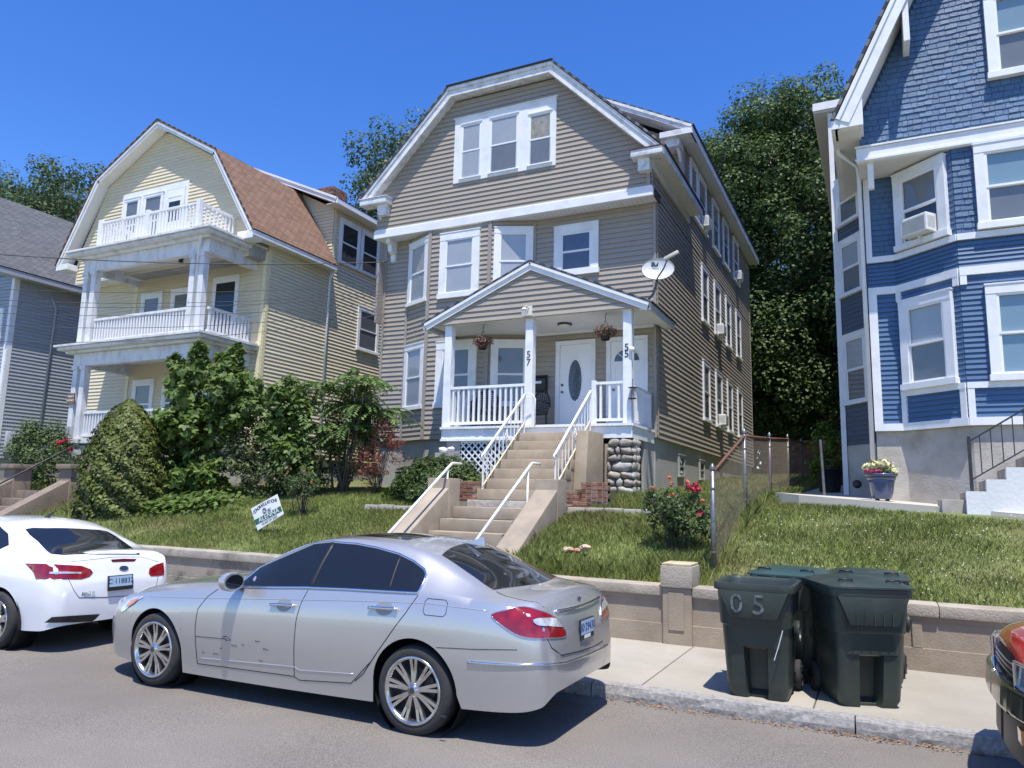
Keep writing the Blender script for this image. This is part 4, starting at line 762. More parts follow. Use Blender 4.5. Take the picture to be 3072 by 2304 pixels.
# white trim grid
def tb(W_, t0, t1, z0, z1, out=.05, nm='trim_board'): return trim_box(H4, W_, t0, t1, z0, z1, out, WHITE, nm)
for W_ in (Bl, Ban, Bfr):
    tb(W_, 0, W_.L+(.02 if W_ is Ban else 0), 3.19, 3.32, .052); tb(W_, 0, W_.L, 5.72, 5.86, .054); tb(W_, 0, W_.L+.02, 6.34, 6.45, .06)
tb(Bl, 0, .14, 3.32, 5.72, .05, 'corner_board'); tb(Bl, 0, .1, 6.45, 8.0, .05, 'corner_board')
for W_ in (Ban, Bfr): tb(W_, 0, W_.L, 3.80, 3.90, .056)
for W_, t in ((Ban, 0), (Ban, Ban.L-.1), (Bfr, 0)): tb(W_, t, t+.1, 3.32, 3.80, .05); tb(W_, t, t+.1, 5.56, 5.72, .05)
# shingles: each its own piece, as far as the count allows
SHN = [0, 0]
shin_far = MB()
def shingles(W_, zb_, zt, left=None, right=None, hgt=.105, parent=None):
    left = left or (lambda z: 0); right = right or (lambda z: W_.L); z = zb_
    while z < zt-.02:
        z1 = min(z+hgt, zt); l, r = left(z), right(z); t = l
        while t < r-.03:
            ww = min(random.choice((.08, .11, .13, .15, .17, .2)), r-t); ww = r-t if r-t-ww < .05 else ww
            e = random.uniform(-.008, .004); th = random.uniform(.013, .022); b0 = z+e; lt, rt = max(t, left(z1)), min(t+ww, right(z1))
            if rt-lt < .02: t += ww; continue
            t0, t1 = max(t+.003, lt), min(t+ww-.003, rt); sk = random.uniform(-.006, .006)
            tgt = MB() if SHN[0] < 292 else shin_far
            tgt.hexa([W_.p(t0, th, b0-sk), W_.p(t1, th, b0+sk), W_.p(t1, 0, b0), W_.p(t0, 0, b0)], [W_.p(t0, .004, z1), W_.p(t1, .004, z1), W_.p(t1, 0, z1), W_.p(t0, 0, z1)])
            if tgt is not shin_far: tgt.build('shingle', BLUSH, parent)
            SHN[0] += 1; t += ww
        z += hgt
# gable over the bay
gq = [(bx0-.02, 8.27), (9.0, 8.27), (9.0, 9.3), (7.2, 12.9), (4.4, 14.9), (1.78, 12.9), (-.02, 9.05)]
bg_ = MB().prism([(x, bf+i_, z) for x, z in gq], (0, bb-bf-i_, 0)).build('gable_wall', bwl.data.materials[0], H4)
Bg = Wall((-.06, bf), (8, bf))
shingles(Bg, 8.27, 11.5, left=lambda z: max(0, (z-8.85)/2.1+.02), right=lambda z: 3.4, parent=bg_)
shingles(Ban, 6.45, 8.0, parent=bwl); shingles(Bl, 6.45, 8.0, left=lambda z: .1, parent=bwl); shingles(Bfr, 6.45, 8.0, right=lambda z: 1.7, parent=bwl)
o = shin_far.build('shingle_run', BLUSH, bwl); o['kind'] = 'stuff'
o = bevel(MB().box(-.12, 8, bf-.06, bf+.05, 8.0, 8.27).build('gable_band', WHITE, H4), .01, 1); MB().box(-.14, 8, bf-.09, bf+.0, 8.271, 8.30).build('drip_edge', WHITE, o); MB().box(-.14, 8, bf-.085, bf-.055, 8.02, 8.06).build('band_moulding', WHITE, o)
MB().prism([(-.1, bf+.04, 8.0), (1.36, bf+.04, 8.0), (.44, bw_+.02, 8.0), (-.1, bw_+.02, 8.0)], (0, 0, .02)).build('soffit', CEIL, H4)
for x in (.05,): bevel(MB().prism([(x, bf+.35, 8.0), (x, bf+.02, 8.0), (x, bf+.02, 7.9), (x, bf+.12, 7.55), (x, bf+.22, 7.55)], (.1, 0, 0)).build('bracket', WHITE, H4), .006, 1)
# rake, roof and eaves
rake((-.42, 8.66), (1.66, 13.03), .24, parent=H4, y0=13.62, y1=bf+.02, m=WHITE); rake((1.66, 13.03), (4.4, 15.1), .24, parent=H4, y0=13.62, y1=bf+.02, m=WHITE)
bevel(MB().box(.72, .82, 13.66, bf, 9.9, 10.8).build('bracket', WHITE, H4), .006, 1)
MB().prism([(-.02, 17.3, 8.5), (-.02, 17.3, 10.75), (1.7, 17.3, 12.9), (1.7, 17.3, 8.5)], (0, bb-17.3, 0)).build('side_dormer', BLUD, H4)
RF4 = MB().box(4.35, 4.45, 13.6, bb, 15.1, 15.16).build('roof', GREYROOF, H4)
roof_sheet(RF4, 'roof_slope', [(-.46, 13.58, 8.64), (-.46, 17.8, 8.64), (1.66, 17.8, 13.05), (1.66, 13.58, 13.05)], GREYROOF); roof_sheet(RF4, 'roof_slope', [(1.66, 13.58, 13.05), (1.66, bb, 13.05), (4.4, bb, 15.12), (4.4, 13.58, 15.12)], GREYROOF)
MB().box(-.5, -.38, 13.62, 17.8, 8.48, 8.64).build('gutter', WHITE, H4); MB().box(-.40, -.02, 13.7, 17.8, 8.46, 8.49).build('eave_soffit', CEIL, H4); bevel(MB().prism([(-.45, 13.64, 8.48), (-.45, 13.64, 8.7), (.02, 13.64, 9.2), (.02, 13.64, 8.48)], (0, .5, 0)).build('eave_return', WHITE, H4), .01, 1)
MB().box(-1.0, -.02, 17.2, bb, 10.75, 10.93).build('dormer_eave', WHITE, H4); MB().box(-.98, -.02, 17.25, bb, 10.71, 10.748).build('dormer_soffit', CEIL, H4)
MB().tube([(-.44, 14.5, 8.62), (-.42, 14.5, 8.4), (-.12, 14.85, 8.25), (-.10, 14.9, 8.1), (-.10, 14.93, 1.95)], .04, 8).build('downspout', WHITE, H4, True)
# side bay
sb = [(bx0, 16.6), (-.62, 17.4), (-.62, 19.4), (bx0, 20.2)]
xy_prism(sb, 3.1, 10.7).build('side_bay', bwl.data.materials[0], H4); xy_prism(sb, 1.5, 3.1).build('side_bay_base', STUC, H4)
Sa = Wall((-.62, 17.4), (bx0, 16.6)); siding(bwl, Sa, 3.1, 10.7, .1, BLUD, thick=.015)
MB().box(-.70, -.60, 17.33, 17.43, 1.6, 10.7).build('corner_board', WHITE, H4)
for z0, z1 in ((3.95, 5.45), (6.3, 7.55), (7.9, 9.0)): window(H4, Sa, .1, .92, z0, z1, cw=.1, up=BLIND, low=BLIND_D)
# windows
window(H4, Ban, .10, 1.13, 6.47, 7.93, cw=.15, up=BLIND_D, low=DARK, depth=.1); window(H4, Ban, .08, 1.10, 3.90, 5.52, cw=.15, up=BLIND, low=BLIND_D, depth=.1)
window(H4, Bfr, .32, 1.75, 6.47, 7.97, cw=.15, up=BLIND_T, low=BLIND_D, depth=.1); window(H4, Bfr, .34, 1.75, 3.90, 5.50, cw=.15, up=BLIND_T, low=BLIND_T, depth=.1)
window(H4, Bg, 2.05, 3.45, 9.12, 10.75, cw=.15, up=BLIND_T, low=BLIND_D, depth=.1)
# ------------------------------------------------------------------ white steps with black railing, going up to the right
t = thing('white_steps', (2.2, 13.9, 1.8), 'white-sided concrete steps climbing along the blue house', 'steps'); STW = mat('step_white', (.74, .74, .73), .7, .05, 2, bump=.2, bscale=20); y0, y1 = 13.15, 14.15
sx = [1.15, 1.42, 1.68, 1.94, 2.2, 2.5]; sz = [2.10, 2.28, 2.46, 2.64, 2.82, 3.0]
bevel(MB().box(.83, 1.16, y0+.1, y1, 1.5, 1.97).build('bottom_step', CONC, t), .015, 2)
pr = [(sx[0], 1.4)]
for k in range(6): pr += [(sx[k], sz[k]), (sx[k+1] if k < 5 else 4.2, sz[k])]
pr += [(4.2, 1.4)]
MB().prism([(x, y0, z) for x, z in pr], (0, .14, 0)).build('side_wall', STW, t)
for k in range(6): bevel(MB().box(sx[k], sx[k+1]+.02 if k < 5 else 4.2, y0+.141, y1, sz[k]-.19, sz[k]-.003).build('step', CONC, t), .01, 1)
BKM = mat('black_iron', (.03, .03, .033), .5, .1)
t = thing('iron_railing', (1.4, 13.3, 2.3), 'thin black iron railing on the white-sided steps', 'railing'); a = Vector((1.24, 13.24, 2.85)); b = Vector((3.4, 13.24, 4.25))
MB().bar(a, b, .035, .025).build('top_rail', BKM, t); MB().bar(a-Vector((0, 0, .58)), b-Vector((0, 0, .58)), .025, .02).build('bottom_rail', BKM, t); MB().bar((1.24, 13.24, 2.1), (1.24, 13.24, 2.93), .045).build('post', BKM, t)
q = MB(); q.bar((0, 0, -.58), (0, 0, 0), .014); f0 = None
for k in range(1, 15):
    p = a+(b-a)*(k/15)
    if f0 is None: f0 = q.build('baluster', BKM, t, loc=p)
    else: copy_part(f0, t, p)
# ================================================================== cars
B1 = zoomer(0, 1500, 1000); B2 = zoomer(900, 1550, 1900); B4 = zoomer(2472, 1600, 3072, 1414)
def paint(name, col, metal, rough, flake=0.0):
    m = mat(name, col, rough, .02, 3, metal=metal, coat=1.0, spec=.5); return m
TINT = mat('tinted_glass', (.012, .014, .017), .04, .1, 3, spec=.6)
LAMPR = mat('tail_lamp_red', (.24, .006, .010), .14, .35, 14, coat=1.0); LAMPC = mat('lamp_clear', (.62, .64, .66), .08, .25, 25, coat=1.0, metal=.4); LAMPO = mat('lamp_amber', (.60, .20, .05), .12, .2, 12, coat=1.0)
SEAM = mat('panel_gap', (.015, .015, .016), .8, .05)
class Car:
    """body lofted from sections; a runs from nose (0) to tail (L); the nose points to -x"""
    def __init__(s, xf, yc, L, crv, arches, wf, prof, ns=120):
        s.xf, s.yc, s.L = xf, yc, L; ev = lambda k, a: pchip(*zip(*crv[k]), a)
        A = np.unique(np.concatenate([np.linspace(0, .3, 16), np.linspace(.3, L-.3, ns), np.linspace(L-.3, L, 18)]+[c+r*np.cos(np.linspace(0, math.pi, 25)) for c, r, _ in arches]))
        rows = []
        for a in A:
            zl, zs, zr, zc = ev('low', a), ev('sh', a), ev('rail', a), ev('top', a); w_ = ev('wf', a); ysh = ev('ysh', a); yr_ = ev('yr', a)
            for c, r, zc0 in arches:
                if abs(a-c) < r: zl = max(zl, zc0+math.sqrt(max(0, r*r-(a-c)**2)))
            zr = max(zr, zs+.012); zc = max(zc, zr+.004); sec = []
            z0 = ev('low', a)
            for t in np.linspace(0, 1, 13):
                z = zl+(zs-zl)*t; q = (z-.2)/(zs-.2); sec.append((pchip(*zip(*prof), q)*w_*(ysh/.87), z))
            y0 = sec[-1][0]; yr_ = min(yr_*w_, y0-.012)
            for t in np.linspace(0, 1, 8)[1:]: sec.append((y0+(yr_-y0)*t+.018*math.sin(math.pi*t)*min(1, (zr-zs)/.3), zs+(zr-zs)*t))
            for t in np.linspace(0, 1, 10)[1:]: sec.append((yr_*(1-t), zr+(zc-zr)*(1-(1-t)**2.2)))
            rows.append([(a, y, z) for y, z in sec])
        n = len(rows[0]); v = []; f = []
        for r_ in rows: v += [(s.xf+a, s.yc-y, z) for a, y, z in r_]+[(s.xf+a, s.yc+y, z) for a, y, z in r_[:-1]][::-1]
        m = 2*n-1
        for i in range(len(rows)-1):
            for j in range(m-1): f.append((i*m+j, (i+1)*m+j, (i+1)*m+j+1, i*m+j+1))
        f.append(tuple(range(m))); f.append(tuple(range((len(rows)-1)*m, len(rows)*m))[::-1])
        s.v, s.f = v, f; s.bvh = BVHTree.FromPolygons([Vector(p) for p in v], [q for q in f if len(q) == 4]+[(q[0], q[k], q[k+1]) for q in f if len(q) > 4 for k in range(1, len(q)-1)])
    def body(s, parent, m):
        o = bpy.data.objects.new('body', newmesh('body', s.v, s.f, m, True)); link(o, parent); return auto_smooth(o, 48)
    def hit(s, org, d, off):
        r = s.bvh.ray_cast(Vector(org), Vector(d).normalized())
        if r[0] is None: return None
        n = r[1] if r[1].dot(Vector(d)) < 0 else -r[1]; return r[0]+n*off
    def px(s, u, v, off): return s.hit((0, 0, CAM_H), pray(u, v), off)
    def side(s, a, z, off, sg=-1): return s.hit((s.xf+a, s.yc+sg*4, z), (0, -sg, 0), off)
    def top(s, a, y, off): return s.hit((s.xf+a, s.yc+y, 4), (0, 0, -1), off)
    def back(s, y, z, off, sg=1): return s.hit((s.xf+(s.L+3 if sg > 0 else -3), s.yc+y, z), (-sg, 0, 0), off)
    def patch(s, name, poly, fn, off, m, parent, step, mirror=False, edge=True):
        """fill a 2-d outline with a fine net, then lay the net on the bodywork"""
        P = [Vector(p) for p in poly]; n = len(P); q = []
        for i in range(n):
            a, b = P[i], P[(i+1) % n]; k = max(1, int((b-a).length/step))
            q += [a+(b-a)*(j/k) for j in range(k)]
        nb = len(q); x0, x1 = min(p.x for p in q), max(p.x for p in q); y0, y1 = min(p.y for p in q), max(p.y for p in q)
        ins = lambda p: sum(((q[i].y > p.y) != (q[(i+1) % nb].y > p.y)) and p.x < (q[(i+1) % nb].x-q[i].x)*(p.y-q[i].y)/(q[(i+1) % nb].y-q[i].y+1e-12)+q[i].x for i in range(nb)) % 2
        g = []
        for x in np.arange(x0+step*.6, x1, step):
            for y in np.arange(y0+step*.6, y1, step):
                p = Vector((x, y))
                if ins(p) and min((p-b).length for b in q) > step*.45: g.append(p)
        vs, _, fs, *_r = geometry.delaunay_2d_cdt(q+g, [], [list(range(nb))], 1, 1e-6)
        V = [fn(p.x, p.y, off) for p in vs]; F = [t for t in fs if all(V[i] is not None for i in t)]
        V = [p if p is not None else Vector((0, 0, -9)) for p in V]; use = sorted({i for t in F for i in t}); mp = {k: i for i, k in enumerate(use)}
        V = [V[k] for k in use]; F = [tuple(mp[i] for i in t) for t in F]; out = []
        for sg in ((1, -1) if mirror else (1,)):
            VV = V if sg > 0 else [Vector((p.x, 2*s.yc-p.y, p.z)) for p in V]
            o = bpy.data.objects.new(name, newmesh(name, VV, F if sg > 0 else [t[::-1] for t in F], m, True)); link(o, parent)
            bm = bmesh.new(); bm.from_mesh(o.data); bmesh.ops.recalc_face_normals(bm, faces=bm.faces)
            bm.to_mesh(o.data); bm.free()
            out.append(o)
        return out
    def ribbon(s, name, pts, fn, r, m, parent, off=.001, mirror=False, closed=False, step=.04, flat=False):
        P = [Vector(p) for p in pts]+([Vector(pts[0])] if closed else []); q = []
        for a, b in zip(P, P[1:]):
            k = max(1, int((b-a).length/step)); q += [a+(b-a)*(j/k) for j in range(k)]
        q.append(P[-1]); V = [fn(p.x, p.y, off) for p in q]; V = [p for p in V if p is not None]
        if len(V) < 2: return
        for sg in ((1, -1) if mirror else (1,)):
            mb = MB(); mb.tube(V if sg > 0 else [Vector((p.x, 2*s.yc-p.y, p.z)) for p in V], r, 6); mb.build(name, m, parent, True)
def smooth_poly(pts, n=6, closed=True):
    P = [np.array(p, float) for p in pts]; N = len(P); out = []
    for i in range(N if closed else N-1):
        p0, p1, p2, p3 = (P[(i-1) % N], P[i], P[(i+1) % N], P[(i+2) % N]) if closed else (P[max(i-1, 0)], P[i], P[i+1], P[min(i+2, N-1)])
        for t in np.linspace(0, 1, n, endpoint=False): out.append(tuple(.5*((2*p1)+(-p0+p2)*t+(2*p0-5*p1+4*p2-p3)*t**2+(-p0+3*p1-3*p2+p3)*t**3)))
    if not closed: out.append(tuple(P[-1]))
    return out
RIM = mat('alloy_rim', (.62, .62, .62), .22, .04, 5, metal=.95, stain=(.25, .19, .12), stain_amt=.5, stain_scale=9)
def wheel(parent, x, y, R, sg, style='twin', tw=.225, rr=.245):
    """sg = -1: outside faces the camera. wheel > tyre, rim, spokes, hub"""
    yo = y; d = -sg     # inward direction
    tyre = MB().lathe([(rr-.005, d*.012), (rr+.012, 0), (R-.03, 0), (R-.008, d*.018), (R, d*.045), (R, d*(tw-.045)), (R-.008, d*(tw-.018)), (R-.03, d*tw), (rr, d*tw), (rr-.02, d*tw)], (x, yo, R), 'y', 48).build('wheel', RUBBER, parent, True)
    auto_smooth(tyre, 60)
    for k in range(3): MB().lathe([(R+.001, d*(.07+.045*k)), (R-.006, d*(.072+.045*k)), (R+.001, d*(.074+.045*k))], (x, yo, R), 'y', 48).build('tread_groove', BLACK, tyre)
    MB().lathe([(rr+.012, d*.002), (rr+.010, -d*.006), (rr-.008, -d*.004), (rr-.02, d*.03), (rr-.025, d*.17)], (x, yo, R), 'y', 48).build('rim', RIM, tyre, True)
    MB().lathe([(.001, d*.10), (rr-.02, d*.10)], (x, yo, R), 'y', 32).build('dark_backing', mat('wheel_dark', (.02, .02, .021), .6, .2), tyre)  # near-black backing paints the dark behind the spokes
    MB().lathe([(.16, d*.085), (.05, d*.085)], (x, yo, R), 'y', 32).build('rotor', mat('rotor', (.10, .10, .10), .5, .2, metal=.6), tyre)
    hub = MB().lathe([(.001, -d*.004), (.032, -d*.002), (.036, d*.006), (.05, d*.012), (.062, d*.03), (.065, d*.06)], (x, yo, R), 'y', 24).build('hub', RIM, tyre, True)
    MB().lathe([(.001, -d*.006), (.026, -d*.005)], (x, yo, R), 'y', 20).build('hub_badge', mat('badge_dark', (.05, .05, .055), .3), tyre)
    n = 9 if style == 'twin' else 5; sp = MB()
    for k in range(n):
        for e in ((-.105, .105) if style == 'twin' else (-.16, .16)):
            t0 = 2*math.pi*k/n+.2; t1 = t0+e*.95; ti = t0+e*.85
            P = lambda r, t, dy: Vector((x+r*math.cos(t), yo+d*dy, R+r*math.sin(t)))
            w0, w1 = (.010, .0125) if style == 'twin' else (.016, .018); c0, c1 = P(.05, ti, .012), P(rr-.004, t1, .008); tang = lambda t: Vector((-math.sin(t), 0, math.cos(t)))
            a0, a1 = tang(ti)*w0, tang(t1)*w1; dd = Vector((0, d*.03, 0)); mid = (c0+c1)/2+Vector((0, d*.010, 0))
            am = (a0+a1)*.55
            sp.hexa([c0-a0, c0+a0, c0+a0*1.2+dd, c0-a0*1.2+dd], [mid-am, mid+am, mid+am*1.2+dd, mid-am*1.2+dd]); sp.hexa([mid-am, mid+am, mid+am*1.2+dd, mid-am*1.2+dd], [c1-a1, c1+a1, c1+a1*1.2+dd, c1-a1*1.2+dd])
    o = sp.build('spokes', RIM, tyre); return tyre
def shelf(parent, car, arches, R):
    """dark underbody and wheel wells"""
    mb = MB().box(car.xf+.45, car.xf+car.L-.6, car.yc-.66, car.yc+.66, .24, .5); mb.build('underbody', BLACK, parent)
    for c, r, zc in arches:
        for sg in (-1, 1):
            y0 = car.yc+sg*.60; mb = MB(); mb.lathe([(.001, 0), (r+.02, 0), (r+.02, sg*.26)], (car.xf+c, y0, zc), 'y', 32); mb.build('wheel_well', BLACK, parent, True)
PLATE = mat('licence_plate', (.36, .50, .62), .35, .05, 8); PLATED = mat('licence_plate_ink', (.02, .04, .14), .5)
# ------------------------------------------------------------------ silver sedan
SILV = paint('silver_paint', (.53, .525, .515), .65, .35)
crv = dict(low=[(0, .34), (.06, .22), (.3, .17), (1.2, .16), (3.3, .19), (4.2, .25), (4.7, .27), (4.92, .31), (5.0, .40)],
           sh=[(0, .56), (.06, .64), (.2, .72), (.45, .79), (.75, .845), (1.2, .90), (1.7, .955), (2.6, 1.005), (3.5, 1.05), (4.1, 1.06), (4.5, 1.04), (4.75, .99), (4.9, .90), (5.0, .66)],
           rail=[(0, .58), (.2, .76), (.6, .88), (1.1, .945), (1.5, .985), (1.75, 1.05), (2.0, 1.19), (2.25, 1.315), (2.5, 1.395), (2.85, 1.432), (3.3, 1.42), (3.6, 1.375), (3.85, 1.29), (4.1, 1.185), (4.35, 1.10), (4.6, 1.065), (4.8, 1.04), (4.9, .95), (5.0, .70)],
           top=[(0, .60), (.05, .70), (.2, .80), (.6, .92), (1.1, .985), (1.45, 1.02), (1.7, 1.10), (2.0, 1.27), (2.3, 1.395), (2.6, 1.455), (3.0, 1.475), (3.4, 1.46), (3.75, 1.405), (4.1, 1.275), (4.4, 1.14), (4.55, 1.105), (4.8, 1.105), (4.87, 1.09), (4.93, .97), (5.0, .74)],
           wf=[(0, .60), (.04, .70), (.12, .80), (.3, .89), (.6, .96), (1.1, 1.0), (3.9, 1.0), (4.4, .975), (4.7, .93), (4.88, .86), (4.96, .77), (5.0, .66)],
           ysh=[(0, .87), (5.0, .87)], yr=[(0, .70), (1.0, .74), (1.5, .76), (2.0, .70), (2.5, .635), (3.2, .625), (3.8, .65), (4.2, .70), (4.6, .76), (5.0, .74)])
prof = [(-.5, .86), (0, .885), (.12, .90), (.3, .925), (.5, .945), (.68, .948), (.84, .93), (1.0, .885), (1.3, .80)]
def A_(a):
    if a <= .85: return a+.12*(a/.85)
    return a+.12 if a <= 4.2 else 4.32+(a-4.2)*(.68/.8)
crv = {k: [(A_(a), z) for a, z in q] for k, q in crv.items()}
arch = [(.97, .375, .335), (3.91, .385, .345)]
car = Car(-7.25, 6.05, 5.0, crv, arch, None, prof)
t = thing('silver_sedan', (-4.63, 6.05, 0), 'silver four-door sedan with scratched front door parked at the kerb', 'car')
shelf(t, car, arch, .335); bodyo = car.body(t, SILV)
for sg in (-1, 1):
    for a, R in ((.97, .332), (3.91, .336)): wheel(t, car.xf+a, car.yc+sg*.925, R, sg)
SD = lambda a, z, off: car.side(a, z, off)
ax = lambda x: x-car.xf
# side glass outline from the photograph, then the bright surround
dlo = [(1580, 577), (1640, 520), (1720, 455), (1830, 375), (1960, 318), (2090, 290), (2212, 278)]
dlo_px = [B1(*p) for p in dlo]+[B2(*p) for p in ((240, 172), (380, 183), (520, 210), (660, 250), (760, 300), (825, 350), (838, 385), (825, 430), (795, 490), (780, 508))]+[B2(*p) for p in ((600, 498), (300, 481), (60, 472))]+[B1(*p) for p in ((2050, 581), (1820, 580))]
PX = lambda u, v, off: car.px(u, v, off)
dl = [PX(u, v, 0) for u, v in dlo_px]; dl2 = [(ax(p.x), p.z) for p in dl if p is not None]
gl = car.patch('side_glass', dl2, SD, .003, TINT, t, .07, mirror=True)
car.ribbon('window_chrome', dl2, SD, .011, CHROME, t, .004, mirror=True, closed=True)
def px2(Z, pts): return [(ax(p.x), p.z) for p in (PX(*Z(*q), 0) for q in pts) if p is not None]
for seg in ([(2210, 290), (2110, 470), (2060, 580)],): car.ribbon('window_pillar', px2(B1, seg), SD, .03, mat('gloss_black', (.01, .01, .011), .5), t, -.018, mirror=True)
car.ribbon('window_divider', px2(B2, [(668, 262), (590, 492)]), SD, .010, MATS['gloss_black'], t, -.002, mirror=True)
# doors and shut lines
for seg in (px2(B1, [(1450, 590), (1380, 640), (1315, 720), (1296, 830), (1298, 950), (1310, 1085)]), px2(B1, [(1310, 1085), (1950, 1170)])+px2(B2, [(0, 1085), (340, 1105), (480, 950)]), px2(B1, [(2045, 596), (2000, 680), (1965, 800), (1950, 1000), (1953, 1170)]), px2(B2, [(785, 520), (700, 640), (560, 830), (420, 1040), (365, 1090)])):
    car.ribbon('door_seam', seg, SD, .0045, SEAM, t, -.001, mirror=True)
car.ribbon('fuel_flap', [(ax(-3.165)+.105*c_*(1 if abs(c_) < .75 else .98), .975+.06*s_) for c_, s_ in ((-.8, -1), (.8, -1), (1, -.6), (1, .6), (.8, 1), (-.8, 1), (-1, .6), (-1, -.6))], SD, .003, SEAM, t, 0, closed=True)
car.ribbon('swage_line', [(A_(a), z) for a, z in ((.7, .80), (1.3, .84), (2.2, .90), (3.2, .965), (3.9, 1.0), (4.45, .985))], SD, .004, SILV, t, -.001, mirror=True)
car.ribbon('door_strip', px2(B1, [(1325, 1048), (1950, 1108)])+px2(B2, [(0, 1020), (355, 1045)]), SD, .007, SILV, t, -.003, mirror=True)
for (x0, x1, z) in ((-4.83, -4.55, .865), (-3.78, -3.5, .925)):
    a0, a1 = ax(x0), ax(x1); cxx = (a0+a1)/2
    car.patch('handle_cup', [(cxx+.085*math.cos(k), z+.005+.055*math.sin(k)) for k in np.linspace(0, 6.28, 16, endpoint=False)], SD, .0015, mat('silver_shade', (.30, .31, .32), .5, .02, metal=.5), t, .05, mirror=True)  # flat oval, the recess shade is put into its darker silver
    car.ribbon('door_handle', [(a0, z-.004), (a0+.04, z), (a1-.04, z+.008), (a1, z+.006)], SD, .013, CHROME, t, .022, mirror=True)
# scratches on the front door
SCR = mat('scrape', (.10, .10, .105), .8, .4, 20)
for q in ([(1298, 903), (1400, 912), (1500, 922)], [(1480, 908), (1500, 905), (1532, 930), (1495, 930)], [(1535, 960), (1573, 968)], [(1692, 935), (1722, 938)], [(1415, 1015), (1450, 1022)], [(1340, 1007), (1358, 1010)], [(1745, 985), (1780, 993)], [(1605, 960), (1620, 960)], [(1720, 1062), (1745, 1066)], [(1460, 983), (1472, 985)]):
    car.ribbon('scratch', px2(B1, q), SD, .0055, SCR, t, -.002)
# screens and roof
def band(a0, a1, w0, w1, bow0=0, bow1=0, n=9):
    f0 = [(a0+bow0*(1-(k/n)**2), w0*k/n) for k in range(-n, n+1)]; f1 = [(a1+bow1*(1-(k/n)**2), w1*k/n) for k in range(-n, n+1)]; return f0+f1[::-1]
TP = lambda a, y, off: car.top(A_(a), y, off)
car.patch('rear_screen', band(3.78, 4.36, .54, .64, -.06, .13), TP, .003, TINT, t, .08); car.patch('windscreen', band(1.62, 2.34, .70, .56, -.14, -.05), TP, .003, TINT, t, .08)
car.patch('roof_reflection', band(2.75, 3.35, .42, .42), TP, .002, TINT, t, .09)  # dark glossy patch paints the dark reflection on the roof
car.ribbon('boot_seam', [(4.40, -.66), (4.52, -.70), (4.72, -.69), (4.86, -.62)], TP, .004, SEAM, t, -.001, mirror=True)
fin = MB(); fin.prism([(-3.46, 6.03, 1.425), (-3.22, 6.03, 1.395), (-3.235, 6.042, 1.48), (-3.27, 6.042, 1.475), (-3.36, 6.035, 1.44)], (0, .04, 0)); o = fin.build('antenna_fin', SILV, t); bevel(o, .008, 2)
# mirrors
for sg in (-1, 1):
    c = Vector((-5.22, car.yc+sg*1.03, 1.04)); mb = MB(); bm = bmesh.new(); bmesh.ops.create_uvsphere(bm, u_segments=18, v_segments=12, radius=1)
    for v_ in bm.verts: p = v_.co; q = max(abs(p.y), abs(p.z), 1e-6)/max(.001, math.hypot(p.y, p.z)); p.y, p.z = p.y*(1+.25*(1-q)), p.z*(1+.25*(1-q)); v_.co = Vector((c.x+(p.x*.10 if p.x < .3 else .03), c.y+p.y*.125, c.z+p.z*.085))
    me = bpy.data.meshes.new('wing_mirror'); bm.to_mesh(me); bm.free(); me.materials.append(SILV); o = link(bpy.data.objects.new('wing_mirror', me), t); auto_smooth(o, 40)
    MB().prism([(c.x+.034, c.y+.095*math.cos(k)*1.05, c.z+.062*math.sin(k)) for k in np.linspace(0, 6.28, 20, endpoint=False)], (.004, 0, 0)).build('mirror_glass', TINT, o)
    MB().tube([c+Vector((-.02, 0, -.06)), Vector((c.x-.06, car.yc+sg*.86, .985))], .022, 8).build('mirror_arm', BLACK, o, True)
# tail: lamps, chrome, plate, exhaust
P2 = lambda pts: [Vector(B2(*q)) for q in pts]
PXo = lambda u, v, off: car.px(u, v, off)
lamp = smooth_poly(P2([(1270, 652), (1380, 618), (1490, 601), (1610, 632), (1690, 668), (1728, 715), (1762, 792), (1650, 806), (1530, 806), (1440, 785), (1340, 722)]), 3)
for o in car.patch('tail_lamp', lamp, PXo, .008, LAMPR, t, 22, mirror=True): pass
car.patch('lamp_lens', smooth_poly(P2([(1545, 685), (1610, 676), (1690, 676), (1722, 712), (1730, 733), (1640, 727), (1570, 720)]), 2), PXo, .012, LAMPC, t, 18, mirror=True)
car.ribbon('lamp_trim', [p for p in lamp], PXo, .004, CHROME, t, .006, mirror=True, closed=True, step=14)
bk = lambda y, z, off: car.back(y, z, off)
car.ribbon('boot_chrome', [(-.50, .965), (-.25, .955), (0, .952), (.25, .955), (.50, .965)], bk, .016, CHROME, t, .004)
car.ribbon('bumper_chrome', P2([(1110, 962), (1250, 975), (1450, 985), (1650, 980), (1760, 968), (1900, 920), (1990, 880), (2035, 850)]), PXo, .011, CHROME, t, .004, step=20, mirror=False)
car.ribbon('bumper_seam', P2([(905, 868), (1150, 880), (1440, 884)]), PXo, .003, SEAM, t, 0, step=20)
car.ribbon('boot_gap', P2([(1640, 812), (1670, 870), (1735, 920), (1850, 893), (1950, 862), (2008, 825)]), PXo, .005, SEAM, t, -.001, step=16)
pb = car.back(0, .80, .012); pl = MB().box(pb.x-.004, pb.x+.012, car.yc-.155, car.yc+.155, .70, .86).build('number_plate', BLACK, t)
MB().box(pb.x+.012, pb.x+.015, car.yc-.145, car.yc+.145, .742, .852).build('plate_face', PLATE, pl); text_part('plate_text', 'B0·29430', .092, frame_M((pb.x+.016, car.yc, .797), (0, 1, 0), (0, 0, 1)), PLATED, pl, .001); MB().box(pb.x+.013, pb.x+.016, car.yc-.07, car.yc+.07, .708, .735).build('frame_badge', VINYL, pl)
